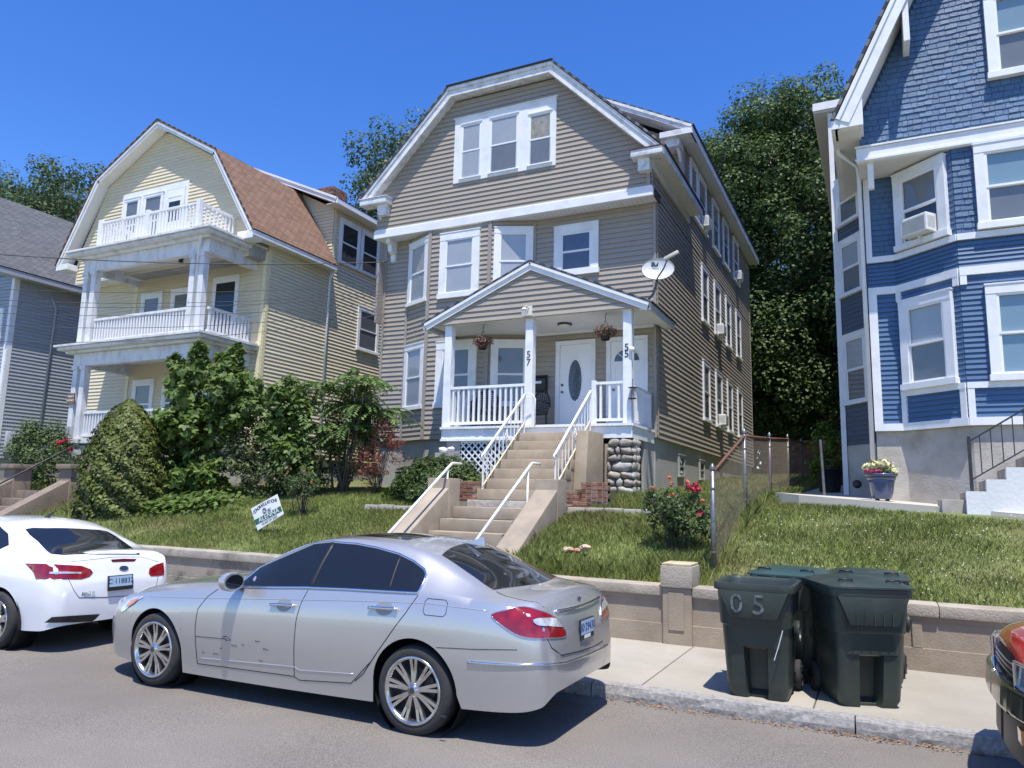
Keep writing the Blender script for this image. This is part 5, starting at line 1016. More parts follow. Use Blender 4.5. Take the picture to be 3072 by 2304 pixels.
eb = car.back(0, 1.015, .006); em = MB(); em.prism([(eb.x, car.yc+y, 1.015+z) for y, z in ((-.055, .018), (-.02, .006), (0, .022), (.02, .006), (.055, .018), (.022, -.012), (0, -.028), (-.022, -.012))], (.006, 0, 0)); em.build('boot_emblem', CHROME, t)
car.patch('exhaust', smooth_poly(P2([(1610, 1265), (1640, 1215), (1700, 1190), (1752, 1180), (1735, 1215), (1690, 1245)]), 2), PXo, .004, BLACK, t, 14, mirror=True)
car.patch('head_lamp', smooth_poly([Vector(B1(*q)) for q in [(960, 640), (905, 640), (845, 670), (805, 735), (830, 735), (880, 690), (930, 660)]], 2), PXo, .006, LAMPC, t, 14, mirror=True); car.patch('turn_lamp', smooth_poly([Vector(B1(*q)) for q in [(925, 655), (880, 668), (845, 700), (858, 708), (895, 685)]], 2), PXo, .010, LAMPO, t, 10, mirror=True)
bs = lambda y, z, off: car.back(y, z, off, -1)
car.patch('grille', [(-.35, .42), (.35, .42), (.40, .66), (-.40, .66)], bs, .004, BLACK, t, .08)
MB().tube([(car.xf+4.2, car.yc-.985+.02, .2), (car.xf+4.25, car.yc-.97, .2)], .01, 4).build('mud_tab', BLACK, t)
# ------------------------------------------------------------------ white sedan
WHT = paint('white_car_paint', (.78, .79, .80), .0, .22)
crv2 = dict(low=[(0, .3), (.1, .2), (1, .17), (3.0, .18), (3.7, .22), (4.3, .24), (4.5, .30)],
            sh=[(0, .58), (.1, .70), (.5, .84), (1.2, .96), (2.5, 1.0), (3.6, 1.05), (4.1, 1.03), (4.35, .97), (4.45, .80), (4.5, .66)],
            rail=[(0, .6), (.5, .90), (1.1, 1.0), (1.5, 1.15), (2.0, 1.36), (2.4, 1.42), (3.0, 1.40), (3.4, 1.32), (3.7, 1.21), (4.0, 1.09), (4.3, 1.05), (4.42, .92), (4.5, .70)],
            top=[(0, .62), (.1, .76), (.6, .95), (1.1, 1.04), (1.6, 1.26), (2.0, 1.42), (2.5, 1.475), (3.0, 1.46), (3.4, 1.39), (3.8, 1.23), (4.08, 1.12), (4.25, 1.105), (4.36, 1.10), (4.41, 1.0), (4.46, .85), (4.5, .74)],
            wf=[(0, .6), (.1, .8), (.4, .93), (.9, 1.0), (3.6, 1.0), (4.0, .98), (4.25, .94), (4.40, .88), (4.47, .79), (4.5, .70)],
            ysh=[(0, .84), (4.5, .84)], yr=[(0, .68), (1.1, .72), (2.0, .60), (3.0, .57), (3.6, .60), (4.0, .70), (4.5, .72)])
crv2['top'] = [(a, z*.985) for a, z in crv2['top']]; crv2['rail'] = [(a, z*.985) for a, z in crv2['rail']]
arch2 = [(.9, .36, .32), (3.66, .365, .32)]
prof2 = [(p, y*.965) for p, y in prof]
car = Car(-12.80, 6.2, 4.5, crv2, arch2, None, prof2); t = thing('white_sedan', (-10.4, 6.2, 0), 'white sedan parked ahead of the silver sedan, rear towards it', 'car')
shelf(t, car, arch2, .32); car.body(t, WHT)
for sg in (-1, 1):
    for a in (.9, 3.66): wheel(t, car.xf+a, car.yc+sg*.89, .318, sg, style='five', tw=.21, rr=.215)
PXo = lambda u, v, off: car.px(u, v, off); TP = lambda a, y, off: car.top(a, y, off); SD = lambda a, z, off: car.side(a, z, off); bk = lambda y, z, off: car.back(y, z, off); P1 = lambda pts: [Vector(B1(*q)) for q in pts]
car.patch('rear_screen', smooth_poly(P1([(168, 196), (300, 190), (450, 190), (600, 198), (712, 212), (820, 280), (918, 352), (900, 360), (700, 358), (500, 362), (345, 358), (250, 275)]), 2), PXo, .008, TINT, t, 17)
car.patch('side_glass', [(1.6, 1.03), (1.9, 1.24), (2.2, 1.36), (2.6, 1.385), (3.0, 1.35), (3.3, 1.26), (3.5, 1.14), (3.42, 1.09), (2.6, 1.05)], SD, .003, TINT, t, .08, mirror=True)
car.patch('tail_lamp', P1([(170, 422), (300, 424), (430, 432), (540, 438), (600, 460), (616, 484), (590, 510), (540, 525), (420, 526), (240, 524), (225, 480)]), PXo, .006, LAMPR, t, 22)
car.patch('tail_lamp', P1([(985, 488), (990, 455), (1030, 430), (1083, 415), (1088, 470), (1085, 500), (1000, 506)]), PXo, .006, LAMPR, t, 16)
car.patch('lamp_lens', P1([(330, 478), (430, 476), (540, 480), (535, 490), (330, 490)]), PXo, .010, LAMPC, t, 16)
car.patch('third_brake_lamp', P1([(735, 396), (820, 390), (905, 392), (890, 408), (745, 412)]), PXo, .004, mat('dark_red', (.10, .01, .012), .2), t, 14)
car.ribbon('boot_gap', P1([(455, 525), (490, 600), (525, 648), (700, 645), (860, 636), (1000, 620), (1035, 580), (1050, 505)]), PXo, .004, SEAM, t, -.001, step=14)
car.ribbon('boot_lip', P1([(440, 410), (560, 398), (760, 375), (940, 375), (1050, 410)]), PXo, .008, WHT, t, -.003, step=16)
car.patch('bumper_insert', P1([(300, 812), (345, 775), (560, 762), (760, 750), (830, 742), (830, 790), (700, 800), (480, 812)]), PXo, .014, BLACK, t, 14)
c0 = PXo(*B1(796, 542), .012); MP = frame_M(c0, (0, 1, 0), (-.12, 0, 1)); np_ = MB().box(-.165, .165, -.095, .08, -.01, .006).move(MP).build('number_plate', BLACK, t); MB().box(-.15, .15, -.05, .07, .006, .009).move(MP).build('plate_face', PLATE, np_); text_part('plate_text', 'C·118832', .085, MP @ Matrix.Translation((0, .01, .010)), PLATED, np_, .001)
car.patch('maker_badge', [Vector(B1(820+30*math.cos(k), 453+16*math.sin(k))) for k in np.linspace(0, 6.28, 18, endpoint=False)], PXo, .006, mat('badge_blue', (.03, .05, .10), .2), t, 8); car.ribbon('badge_ring', [Vector(B1(820+30*math.cos(k), 453+16*math.sin(k))) for k in np.linspace(0, 6.28, 18, endpoint=False)], PXo, .003, CHROME, t, .006, closed=True, step=6)
c0 = PXo(*B1(583, 620), .006)
if c0: text_part('boot_lettering', 'FOCUS', .05, frame_M(c0, (.05, 1, 0), (0, 0, 1)), CHROME, t, .002)
ab = car.top(2.98, 0, 0); MB().tube([ab, ab+Vector((.06, 0, .03)), ab+Vector((.17, 0, .085))], [.03, .018, .006], 8).build('antenna', BLACK, t, True)
car.ribbon('door_seam', [(2.45, 1.0), (2.40, .7), (2.42, .3)], SD, .004, SEAM, t, -.001, mirror=True); car.ribbon('door_seam', [(3.35, 1.04), (3.28, .8), (3.1, .6)], SD, .004, SEAM, t, -.001, mirror=True)
# ------------------------------------------------------------------ red four-wheel-drive, nose just inside the frame
REDP = paint('red_car_paint', (.42, .015, .012), .0, .2)
t = thing('red_car', (2.9, 6.05, 0), 'red vehicle with chrome bumper parked behind the bins', 'car')
crv3 = dict(low=[(0, .50), (.1, .42), (1, .38), (4.5, .38), (4.9, .45), (5.0, .6)], sh=[(0, .90), (.08, .95), (.4, 1.0), (1.4, 1.08), (4.6, 1.12), (5.0, .9)],
            rail=[(0, .94), (.1, 1.0), (.4, 1.06), (1.3, 1.13), (1.6, 1.3), (2.1, 1.66), (2.5, 1.72), (4.5, 1.70), (4.85, 1.5), (5.0, .95)], top=[(0, .97), (.06, 1.03), (.4, 1.10), (1.3, 1.17), (1.7, 1.42), (2.1, 1.72), (2.6, 1.79), (4.5, 1.76), (4.85, 1.55), (5.0, 1.0)],
            wf=[(0, .62), (.05, .78), (.12, .90), (.2, .95), (.5, .985), (1, 1), (4.5, 1), (4.85, .95), (5, .88)], ysh=[(0, .87), (5, .87)], yr=[(0, .76), (1.3, .76), (2.1, .66), (4.5, .65), (5, .6)])
arch3 = [(.95, .43, .39), (3.75, .43, .39)]
car = Car(.70, 6.05, 5.0, crv3, arch3, None, prof); shelf(t, car, arch3, .38); car.body(t, REDP)
for sg in (-1, 1):
    for a in (.95, 3.75): wheel(t, car.xf+a, car.yc+sg*.925, .38, sg, style='five', tw=.24, rr=.22)
SD = lambda a, z, off: car.side(a, z, off); bs = lambda y, z, off: car.back(y, z, off, -1)
car.patch('side_glass', [(1.75, 1.15), (2.2, 1.58), (2.5, 1.63), (4.4, 1.62), (4.6, 1.2)], SD, .003, TINT, t, .1, mirror=True)
FR = mat('front_chrome', (.60, .61, .62), .15, .05, metal=1.0)
c = MB()
pl_ = [(1.0, .93), (.96, .55), (.90, .2), (.885, 0)]
def bow(y): return .69+.16*abs(y/.93)**3
ys_ = np.linspace(-.93, .93, 27)
for nm, z0, z1, dx, m_ in (('bumper', .62, .79, -.10, FR), ('lower_bumper', .36, .62, -.05, BLACK), ('grille_panel', .80, .935, -.012, BLACK)):
    mb = MB(); bd_ = .05 if nm == 'grille_panel' else .28
    for k in range(26):
        a_, b_ = ys_[k], ys_[k+1]; mb.hexa([(bow(a_)+dx, car.yc+a_, z0), (bow(b_)+dx, car.yc+b_, z0), (bow(b_)+bd_, car.yc+b_, z0), (bow(a_)+bd_, car.yc+a_, z0)], [(bow(a_)+dx+.015, car.yc+a_, z1), (bow(b_)+dx+.015, car.yc+b_, z1), (bow(b_)+bd_, car.yc+b_, z1), (bow(a_)+bd_, car.yc+a_, z1)])
    o = mb.build(nm, m_, t)
    bm = bmesh.new(); bm.from_mesh(o.data); bmesh.ops.remove_doubles(bm, verts=bm.verts, dist=1e-4); bm.to_mesh(o.data); bm.free(); auto_smooth(o, 40)
    if nm == 'bumper': bevel(o, .03, 3, 50)
for sg in (-1, 1):
    mb = MB(); P = []
    for k in np.linspace(.50, .92, 9): P.append(k*sg)
    for a_, b_ in zip(P, P[1:]): mb.hexa([(bow(a_)-.035, car.yc+a_, .795), (bow(b_)-.035, car.yc+b_, .795), (bow(b_)+.1, car.yc+b_, .795), (bow(a_)+.1, car.yc+a_, .795)], [(bow(a_)-.02, car.yc+a_, .93), (bow(b_)-.02, car.yc+b_, .93), (bow(b_)+.1, car.yc+b_, .93), (bow(a_)+.1, car.yc+a_, .93)])
    o = mb.build('head_lamp', mat('head_lamp_glass', (.22, .24, .27), .06, .5, 16, coat=1.0), t)
    MB().tube([(bow(y)-.04, car.yc+sg*y, z) for y, z in ((.50, .79), (.50, .93), (.72, .935), (.92, .925), (.92, .805), (.72, .79), (.5, .79))], .012, 6).build('lamp_bezel', FR, o)
    MB().box(.66, .71, car.yc+sg*.62-.06, car.yc+sg*.62+.06, .5, .58).build('turn_lamp', LAMPO, t)
for z in (.82, .855, .89): MB().tube([(bow(y)-.02, car.yc+y, z) for y in np.linspace(-.47, .47, 9)], .006, 5).build('grille_bar', FR, t)
# ================================================================== wheeled bins
BING = mat('bin_green', (.032, .045, .037), .42, .18, 4, bump=.08, bscale=30, stain=(.05, .058, .05), stain_amt=.5, stain_scale=3); LIDG = mat('lid_green', (.026, .042, .037), .35, .12, 4, stain=(.06, .07, .065), stain_amt=.5, stain_scale=4); LIDT = mat('lid_teal', (.03, .062, .058), .4, .12, 4)
def rrect(w_, d_, r, n=7, fine=16):
    pts = []
    for k in range(fine): pts.append((-w_/2+r+(w_-2*r)*k/fine, -d_/2))
    for cx_, cy_, a0 in ((w_/2-r, -d_/2+r, -90), (w_/2-r, d_/2-r, 0), (-w_/2+r, d_/2-r, 90), (-w_/2+r, -d_/2+r, 180)):
        for k in range(n): a = math.radians(a0+90*k/(n-1)); pts.append((cx_+r*math.cos(a), cy_+r*math.sin(a)))
    return pts[:-1]
def wheeled_bin(x, y, rz, label, lid='closed', lidm=None, number=None):
    t = thing('wheeled_bin', (x, y, .13), label, 'bin', 'wheeled refuse bins on the sidewalk'); M = Matrix.Translation((x, y, .13)) @ Matrix.Rotation(rz, 4, 'Z')
    zs_ = [0, .02, .06, .12, .2, .3, .4, .5, .58, .62, .635, .66, .72, .80, .90, .95]; v = []; f = []; n = None
    for z in zs_:
        q = z/.95; w_ = .52+.10*q; d_ = .54+.16*q; yo = .08*(1-q)*.5; r = .07+.02*q
        if z > .63: w_ += .03; d_ += .02
        if z < .03: w_ -= .03; d_ -= .03
        pts = rrect(w_, d_, r); n = len(pts)
        for (a, b) in pts:
            if b < -d_/2+.01 and abs(a) < .085 and .05 < z < .62: b += .15
            elif b < -d_/2+.01 and abs(a) < .085 and z <= .05: b += .06
            v.append((a, b+yo, z))
    for i in range(len(zs_)-1):
        for j in range(n): f.append((i*n+j, i*n+(j+1) % n, (i+1)*n+(j+1) % n, (i+1)*n+j))
    f.append(tuple(range(n))[::-1]); k0 = len(v)
    rim = []
    for (w_, d_, z) in ((.645, .72, .93), (.70, .78, .935), (.71, .79, .96), (.70, .78, 1.0), (.63, .71, 1.0), (.60, .68, .97), (.54, .60, .45)): rim += [(a, b, z) for a, b in rrect(w_, d_, .10)]
    for i in range(6):
        for j in range(n): f.append((k0+i*n+j, k0+i*n+(j+1) % n, k0+(i+1)*n+(j+1) % n, k0+(i+1)*n+j))
    f.append(tuple(k0+6*n+j for j in range(n))); v += rim
    mb = MB().add(v, f).move(M); o = mb.build('bin_body', BING, t); auto_smooth(o, 35)
    # front pocket below the rim, ribs, grab bar
    pk = MB(); pk.hexa([(-.20, -.385, .70), (.20, -.385, .70), (.20, -.30, .70), (-.20, -.30, .70)], [(-.30, -.392, .94), (.30, -.392, .94), (.30, -.30, .94), (-.30, -.30, .94)]); p_ = pk.move(M).build('front_pocket', BING, t); bevel(p_, .012, 2)
    if not number:
        for k in range(5): MB().box(-.15+k*.075-.004, -.15+k*.075+.004, -.397, -.38, .70, .80).move(M).build('pocket_rib', BING, p_)
    MB().tube([(-.09, -.235, .44), (.09, -.235, .44)], .013, 8).move(M).build('grab_bar', RUST if number else STEEL, t)
    MB().lathe([(.001, -.02), (.09, -.025), (.09, .02)], (.33, .0, .58), 'x', 16).move(M).build('side_dimple', BING, t, True)
    # hinge tube and brackets at the back, wheels
    h_ = MB().tube([(-.31, .43, .985), (.31, .43, .985)], .014, 8).move(M).build('handle_bar', BING, t)
    for k in (-.3, -.12, .06, .24): MB().box(k, k+.045, .37, .445, .965, 1.005).move(M).build('hinge_lug', BING, t)
    for sg in (-1, 1):
        wb = MB().lathe([(.02, -.03), (.10, -.03), (.128, -.022), (.135, 0), (.128, .022), (.10, .03), (.02, .03)], (sg*.29, .34, .135), 'x', 28).move(M).build('wheel', RUBBER, t, True); auto_smooth(wb, 40)
        sp = MB()
        for k in range(6): a = k*math.pi/3; sp.bar((sg*.325, .34, .135), (sg*.325, .34+.1*math.cos(a), .135+.1*math.sin(a)), .018)
        sp.move(M).build('spokes', BLACK, wb)
    if lid == 'closed':
        v, f = [], []; n = None
        for (w_, d_, z) in ((.70, .78, 1.004), (.74, .82, 1.006), (.74, .82, 1.022), (.68, .76, 1.038), (.66, .74, 1.036), (.60, .66, 1.055), (.34, .40, 1.075)):
            pts = rrect(w_, d_, .10 if w_ > .4 else .06); n = len(pts); v += [(a, b, z) for a, b in pts]
        for i in range(6):
            for j in range(n): f.append((i*n+j, i*n+(j+1) % n, (i+1)*n+(j+1) % n, (i+1)*n+j))
        f.append(tuple(6*n+j for j in range(n))); l = MB().add(v, f).move(M).build('lid', lidm or LIDG, t); auto_smooth(l, 30)
        for sx in (-.2, .2): MB().tube([(sx-.06, -.30, 1.045), (sx-.055, -.31, 1.075), (sx+.055, -.31, 1.075), (sx+.06, -.30, 1.045)], .009, 6).move(M).build('lid_handle', BLACK, l, True)
    else:
        l = MB().prism([(-.34, .46, .99), (.34, .46, .99), (.32, .56, .25), (-.32, .56, .25)], (0, .02, 0)).move(M).build('lid', lidm or LIDG, t); bevel(l, .01, 2)
    if number:
        sm = mat('sprayed_white', (.10, .115, .115), .7, .8, 26)
        for c_, xx in (('0', -.14), ('5', .05)):
            text_part('painted_number', c_, .24, M @ frame_M((xx, -.397, .82), (1, 0, 0), (0, 0, 1)), sm, p_, .0015)
        MB().tube([(.24, -.345, .62), (.20, -.335, .48), (.16, -.325, .36)], .004, 5).move(M).build('string', VINYL, t)
    return t
wheeled_bin(-1.06, 7.42, .0, 'open dark green wheeled bin with 05 sprayed on its front', lid='open', number=True)
wheeled_bin(-.24, 7.62, math.radians(22), 'lidded dark green wheeled bin turned towards the red vehicle')
wheeled_bin(-.86, 8.28, math.radians(-4), 'wheeled bin with teal lid half hidden behind the open bin', lidm=LIDT)
wheeled_bin(-.16, 8.52, math.radians(3), 'lidded dark green wheeled bin standing against the retaining wall')
# ================================================================== chain-link fence
FX = -2.0; FP = [(10.12, .92, 2.30), (12.8, 1.62, 3.02), (16.0, 2.05, 3.24), (19.4, 2.2, 3.50), (23.0, 2.5, 3.70), (27.0, 2.75, 3.9)]
t = thing('chain_link_fence', (FX, 16, 2.0), 'rusty chain-link fence climbing between the taupe and blue houses', 'fence')
for k, (y, z0, z1) in enumerate(FP):
    r = .034 if k < 2 else .028; p = MB().tube([(FX, y, z0-.25), (FX, y, z1)], r, 10).build('fence_post', STEEL, t, True)
    MB().lathe([(r+.006, -.03), (r+.008, 0), (r*.9, .02), (r*.5, .045), (.001, .06)], (FX, y, z1), 'z', 12).build('post_cap', STEEL, p, True)
    for q in (.2, .5, .8): MB().lathe([(r+.002, -.012), (r+.005, -.01), (r+.005, .01), (r+.002, .012)], (FX, y, z0+(z1-z0)*q), 'z', 10).build('tie_band', STEEL, p)
wire = MB()
for (ya, a0, a1), (yb_, b0, b1) in zip(FP, FP[1:]):
    MB().tube([(FX, ya, a1-.07), (FX, yb_, b1-.07)], .021, 8).build('top_rail', RUST, t, True)
    n = int((yb_-ya)/.085); H_ = 15
    for k in range(-H_, n+1):
        for sg in (1, -1):
            k0, k1 = (k, k+H_) if sg > 0 else (k+H_, k); ta, tb_ = k0/n, k1/n; ha, hb_ = 0, 1
            # clip in t
            d = tb_-ta; lo, hi = sorted(((0-ta)/d, (1-ta)/d)); lo, hi = max(0, lo), min(1, hi)
            if hi-lo < .03: continue
            P = lambda s_: (FX+.008*sg, ya+(yb_-ya)*(ta+d*s_), (a0+.04+(b0-a0)*(ta+d*s_))+((a1-a0-.1)+((b1-b0)-(a1-a0))*(ta+d*s_))*s_)
            wire.bar(P(lo), P(hi), .0026)
o = wire.build('wire_mesh', mat('old_wire', (.14, .115, .09), .7, .3, 10, metal=.3), t); o['kind'] = 'stuff'
# ================================================================== yard sign
tl, tr_, br_, bl_ = Vector((-10.68, 10.6, 1.52)), Vector((-10.06, 10.6, 1.80)), Vector((-9.87, 10.6, 1.44)), Vector((-10.47, 10.6, 1.12))
t = thing('yard_sign', (-10.27, 10.6, 1.05), 'tilted white and green CONGRATULATIONS yard sign on the lawn', 'sign'); SGW = mat('sign_white', (.78, .80, .80), .5, .02); SGG = mat('sign_green', (.02, .13, .085), .5, .05)
ux = (tr_-tl).normalized(); uy = (tl-bl_).normalized(); c = (tl+tr_+br_+bl_)/4; wd, ht = (tr_-tl).length, (tl-bl_).length
bd = MB().prism([tl, tr_, br_, bl_], (0, .012, 0)).build('sign_board', SGW, t); fr = lambda a, b, e=-.003: c+ux*a*wd+uy*b*ht+Vector((0, e, 0))
MB().prism([fr(-.5, -.05), fr(.5, -.05), fr(.5, -.28), fr(-.5, -.28)], (0, .002, 0)).build('green_band', SGG, bd)
for s_, sz_, a, b, m_ in (('ALENNA', .135, .02, -.165, SGW), ('CLASS OF 2025', .06, .0, -.37, BLKN)): text_part('lettering', s_, sz_, frame_M(fr(a, b, -.005), ux, uy), m_, bd, .0008)
for k, ch in enumerate('CONGRATULATIONS'):
    q = (k-7)/7; text_part('lettering', ch, .088, frame_M(fr(q*.42, .36-.10*q*q, -.004), ux-uy*q*.18, uy+ux*q*.18), BLKN, bd, .0008)
em = MB(); cc = fr(-.07, .10, -.004)
for k in range(3): em.tube([cc+ux*.05*(1-.28*k)*math.cos(a)+uy*.055*(1-.28*k)*math.sin(a) for a in np.linspace(0, 6.28, 16)], .003, 4)
em.tube([cc+ux*.07-uy*.03, cc+ux*.10+uy*.0, cc+ux*.13-uy*.03, cc+ux*.15], .006, 4); em.tube([cc+ux*.07-uy*.03, cc+ux*.11-uy*.05, cc+ux*.14-uy*.05], .005, 4); em.build('sign_emblem', BLKN, bd)
for a in (-.3, .1): MB().tube([fr(a, -.3, .014), Vector((fr(a, -.5).x+.02, 10.615, .9))], .005, 5).build('stake', STEEL, t)
# ================================================================== satellite dish on the porch roof
t = thing('satellite_dish', (-4.3, 15.0, 6.0), 'oval grey satellite dish on a bent arm at the porch roof corner', 'satellite dish'); DM = mat('dish_grey', (.58, .60, .61), .45, .06, 4, stain=(.4, .4, .38), stain_amt=.4, stain_scale=6)
n_ = Vector((.15, -1, .22)).normalized(); dx = Vector((1, .15, 0)); dx = (dx-n_*dx.dot(n_)).normalized(); dy = n_.cross(dx) if n_.cross(dx).z > 0 else -n_.cross(dx); c = Vector((-4.02, 14.95, 6.70)); v = []; f = []; R_, N_ = 8, 36
dx, dy = (dx*math.cos(-.12)+dy*math.sin(-.12)), (dy*math.cos(-.12)-dx*math.sin(-.12))
for i in range(R_+1):
    for j in range(N_): a = 2*math.pi*j/N_; q = i/R_; v.append(c+dx*.345*q*math.cos(a)+dy*.255*q*math.sin(a)+n_*(.06*q*q-.05))
for i in range(R_):
    for j in range(N_): f.append((i*N_+j, i*N_+(j+1) % N_, (i+1)*N_+(j+1) % N_, (i+1)*N_+j))
do = MB().add(v, f).build('reflector', DM, t, True); MB().tube([v[R_*N_+j] for j in list(range(N_))+[0]], .008, 6).build('reflector_rim', mat('dish_edge', (.2, .21, .22), .5), do, True)
on = lambda a, b, e=0: c+dx*a+dy*b+n_*(.06*((a/.345)**2+(b/.255)**2)-.05+e+.004)
lg = MB(); pa = [(-.16, .17), (-.16, .09), (-.13, .06), (-.07, .11), (-.10, .17)]; pb_ = [(-.06, .115), (-.015, .19), (-.015, .09), (-.10, .07)]
for pp in (pa, pb_): q = [on(a, b) for a, b in pp]; lg.prism(q, n_*.002)
lg.build('dish_logo', mat('logo_dark', (.05, .06, .08), .5), do); text_part('dish_lettering', 'DIRECTV', .042, frame_M(on(-.075, .035, .002), dx, dy), MATS['logo_dark'], do, .001); text_part('dish_lettering', 'SlimLine', .04, frame_M(on(.03, -.13, .004), dx, dy), mat('logo_faint', (.35, .36, .37), .5), do, .001)
lnb = Vector((-3.62, 14.55, 6.83)); ar = MB().tube([c-dy*.24-n_*.02, c-dy*.1+n_*.22+dx*.16, lnb-Vector((.1, -.05, .04))], .016, 8).build('feed_arm', mat('dish_arm', (.10, .11, .115), .5), t, True)
bevel(MB().box(-.17, .15, -.04, .04, -.035, .035).move(Matrix.Translation(lnb) @ Matrix.Rotation(-.4, 4, 'Y')).build('feed_head', mat('feed_beige', (.55, .52, .48), .6, .05), t), .015, 2)
MB().tube([c-n_*.06-dy*.1, c-n_*.08-dy*.22, Vector((-4.08, 15.0, 6.35)), Vector((-4.14, 15.0, 6.18)), Vector((-4.28, 15.0, 6.03))], .027, 10).build('mast', MATS['dish_arm'], t, True); MB().box(-4.36, -4.2, 14.93, 15.07, 6.0, 6.04).build('mast_foot', MATS['dish_arm'], t)
# ================================================================== small things on the porch
def lamp_thing():
    t = thing('wall_lantern', (-6.95, 14.7, 5.95), 'cream coach lantern above the middle porch post', 'lamp'); CR_ = mat('cream_metal', (.70, .68, .60), .4, .03)
    MB().box(-6.98, -6.84, PF-.035, PF-.02, 5.90, 6.12).build('back_plate', CR_, t); MB().tube([(-6.93, PF-.03, 6.05), (-6.95, PF-.10, 6.12), (-6.99, PF-.14, 6.06)], .012, 6).build('arm', CR_, t, True)
    MB().lathe([(.001, .06), (.02, .05), (.075, 0), (.07, -.01)], (-6.99, PF-.14, 6.02), 'z', 6).build('lantern_roof', CR_, t); MB().lathe([(.065, 0), (.045, -.15), (.02, -.17), (.001, -.19)], (-6.99, PF-.14, 6.01), 'z', 6).build('lantern_glass', mat('lantern_glass', (.5, .5, .47), .15), t)
    for k in range(6): a = k*math.pi/3; MB().bar((-6.99+.068*math.cos(a), PF-.14+.068*math.sin(a), 6.01), (-6.99+.047*math.cos(a), PF-.14+.047*math.sin(a), 5.86), .009).build('lantern_bar', CR_, t)
lamp_thing()
t = thing('mailbox', (-7.3, 16.4, 4.4), 'black wall mailbox with a paper label beside the porch door', 'mailbox'); o = bevel(MB().prism([(-7.46, YW-.025, 4.40), (-7.46, YW-.15, 4.42), (-7.46, YW-.16, 4.72), (-7.46, YW-.06, 4.82), (-7.46, YW-.025, 4.82)], (.30, 0, 0)).build('box', BLACK, t), .01, 2); MB().box(-7.44, -7.27, YW-.164, YW-.16, 4.60, 4.66).build('paper_label', VINYL, o)
t = thing('ceiling_lamp', (-6.4, 15.6, 5.8), 'round flush lamp on the white porch ceiling', 'lamp'); MB().lathe([(.001, 0), (.17, 0), (.17, -.04), (.15, -.05)], (-6.4, 15.6, 5.859), 'z', 24).build('lamp_ring', mat('bronze', (.06, .05, .045), .4), t, True); MB().lathe([(.15, -.05), (.13, -.09), (.07, -.11), (.001, -.115)], (-6.4, 15.6, 5.859), 'z', 24).build('lamp_bowl', mat('lamp_bowl', (.6, .6, .58), .3), t, True)
t = thing('bird_feeder', (-4.56, 14.74, 4.0), 'small dark caged bird feeder hanging on the right porch post', 'bird feeder'); fx, fy = -4.52, PF-.02
MB().tube([(fx, fy+.06, 4.32), (fx, fy, 4.34), (fx, fy, 4.18)], .006, 5).build('hanger', BLACK, t)
for z in (4.16, 3.93): MB().lathe([(.001, .02), (.09, 0), (.09, -.008)], (fx, fy, z), 'z', 16).build('feeder_plate', BLACK, t)
MB().lathe([(.03, 0), (.03, .22)], (fx, fy, 3.94), 'z', 12).build('feeder_tube', mat('clear_tube', (.3, .3, .3), .2), t, True)
for k in range(8): a = k*math.pi/4; MB().bar((fx+.055*math.cos(a), fy+.055*math.sin(a), 3.93), (fx+.055*math.cos(a), fy+.055*math.sin(a), 4.16), .005).build('feeder_wire', BLACK, t)
t = thing('post_sensor', (-4.55, 14.8, 5.0), 'small white round sensor on the right porch post', 'sensor'); MB().lathe([(.001, -.06), (.05, -.05), (.06, -.01), (.05, 0)], (-4.55, PF+.055, 4.98), 'y', 16).build('sensor_head', VINYL, t, True)
WICK = mat('dark_wicker', (.035, .035, .037), .7, .3, 40, bump=.6, bscale=60)
def wicker_chair(x, y, rz, lab):
    z = 3.42; t = thing('porch_chair', (x, y, z), lab, 'chair'); M = Matrix.Translation((x, y, z)) @ Matrix.Rotation(rz, 4, 'Z')
    bevel(MB().box(-.28, .28, -.26, .26, .36, .44).move(M).build('seat', WICK, t), .02, 2)
    b = MB()
    for k in range(12): a = math.pi*(k/11); xx = -.29*math.cos(a); zz = .44+.52*math.sin(a)**.5; b.bar((xx*.85, .24, .40), (xx, .30, max(zz, .6)), .014)
    for zz in np.arange(.46, .92, .05): hw = .28*math.sqrt(max(.05, 1-((zz-.44)/.56)**2)); b.bar((-hw, .26+(zz-.44)*.08, zz), (hw, .26+(zz-.44)*.08, zz), .014)
    o = b.move(M).build('backrest', WICK, t); o['kind'] = 'stuff'
    MB().tube([(-.29, .28, .55)]+[(-.29*math.cos(a), .30, .55+.42*math.sin(a)) for a in np.linspace(0.1, 3.04, 12)]+[(.29, .28, .55)], .022, 6).move(M).build('back_frame', WICK, t, True)
    for sx in (-.27, .27):
        MB().tube([(sx, .27, .62), (sx*1.1, 0, .66), (sx*1.05, -.25, .62), (sx, -.26, .4)], .022, 6).move(M).build('armrest', WICK, t, True)
        for sy in (-.22, .22): MB().bar((sx*.9, sy, 0), (sx*.9, sy, .36), .035).move(M).build('leg', WICK, t)
wicker_chair(-8.3, 15.35, .3, 'dark wicker armchair behind the left porch railing by the bay window'); wicker_chair(-7.25, 15.75, -.4, 'dark wicker armchair on the porch below the black mailbox')
for k, (x, z) in enumerate(((-8.95, 2.88), (-8.75, 2.9))):
    t = thing('white_rock', (x, 14.6, 2.8), ('larger' if k == 0 else 'smaller')+' white rock on the ledge behind the rounded yew', 'rock', 'white rocks behind the yew'); rock((x, 14.62, z), .12-.03*k, .1, .08-.015*k, mat('white_rock', (.75, .75, .73), .8, .08, 6), t, 'rock_body')
    if k == 0: MB().box(-9.1, -8.6, 14.5, 14.76, 2.6, 2.82).build('ledge', FOUND, H1)
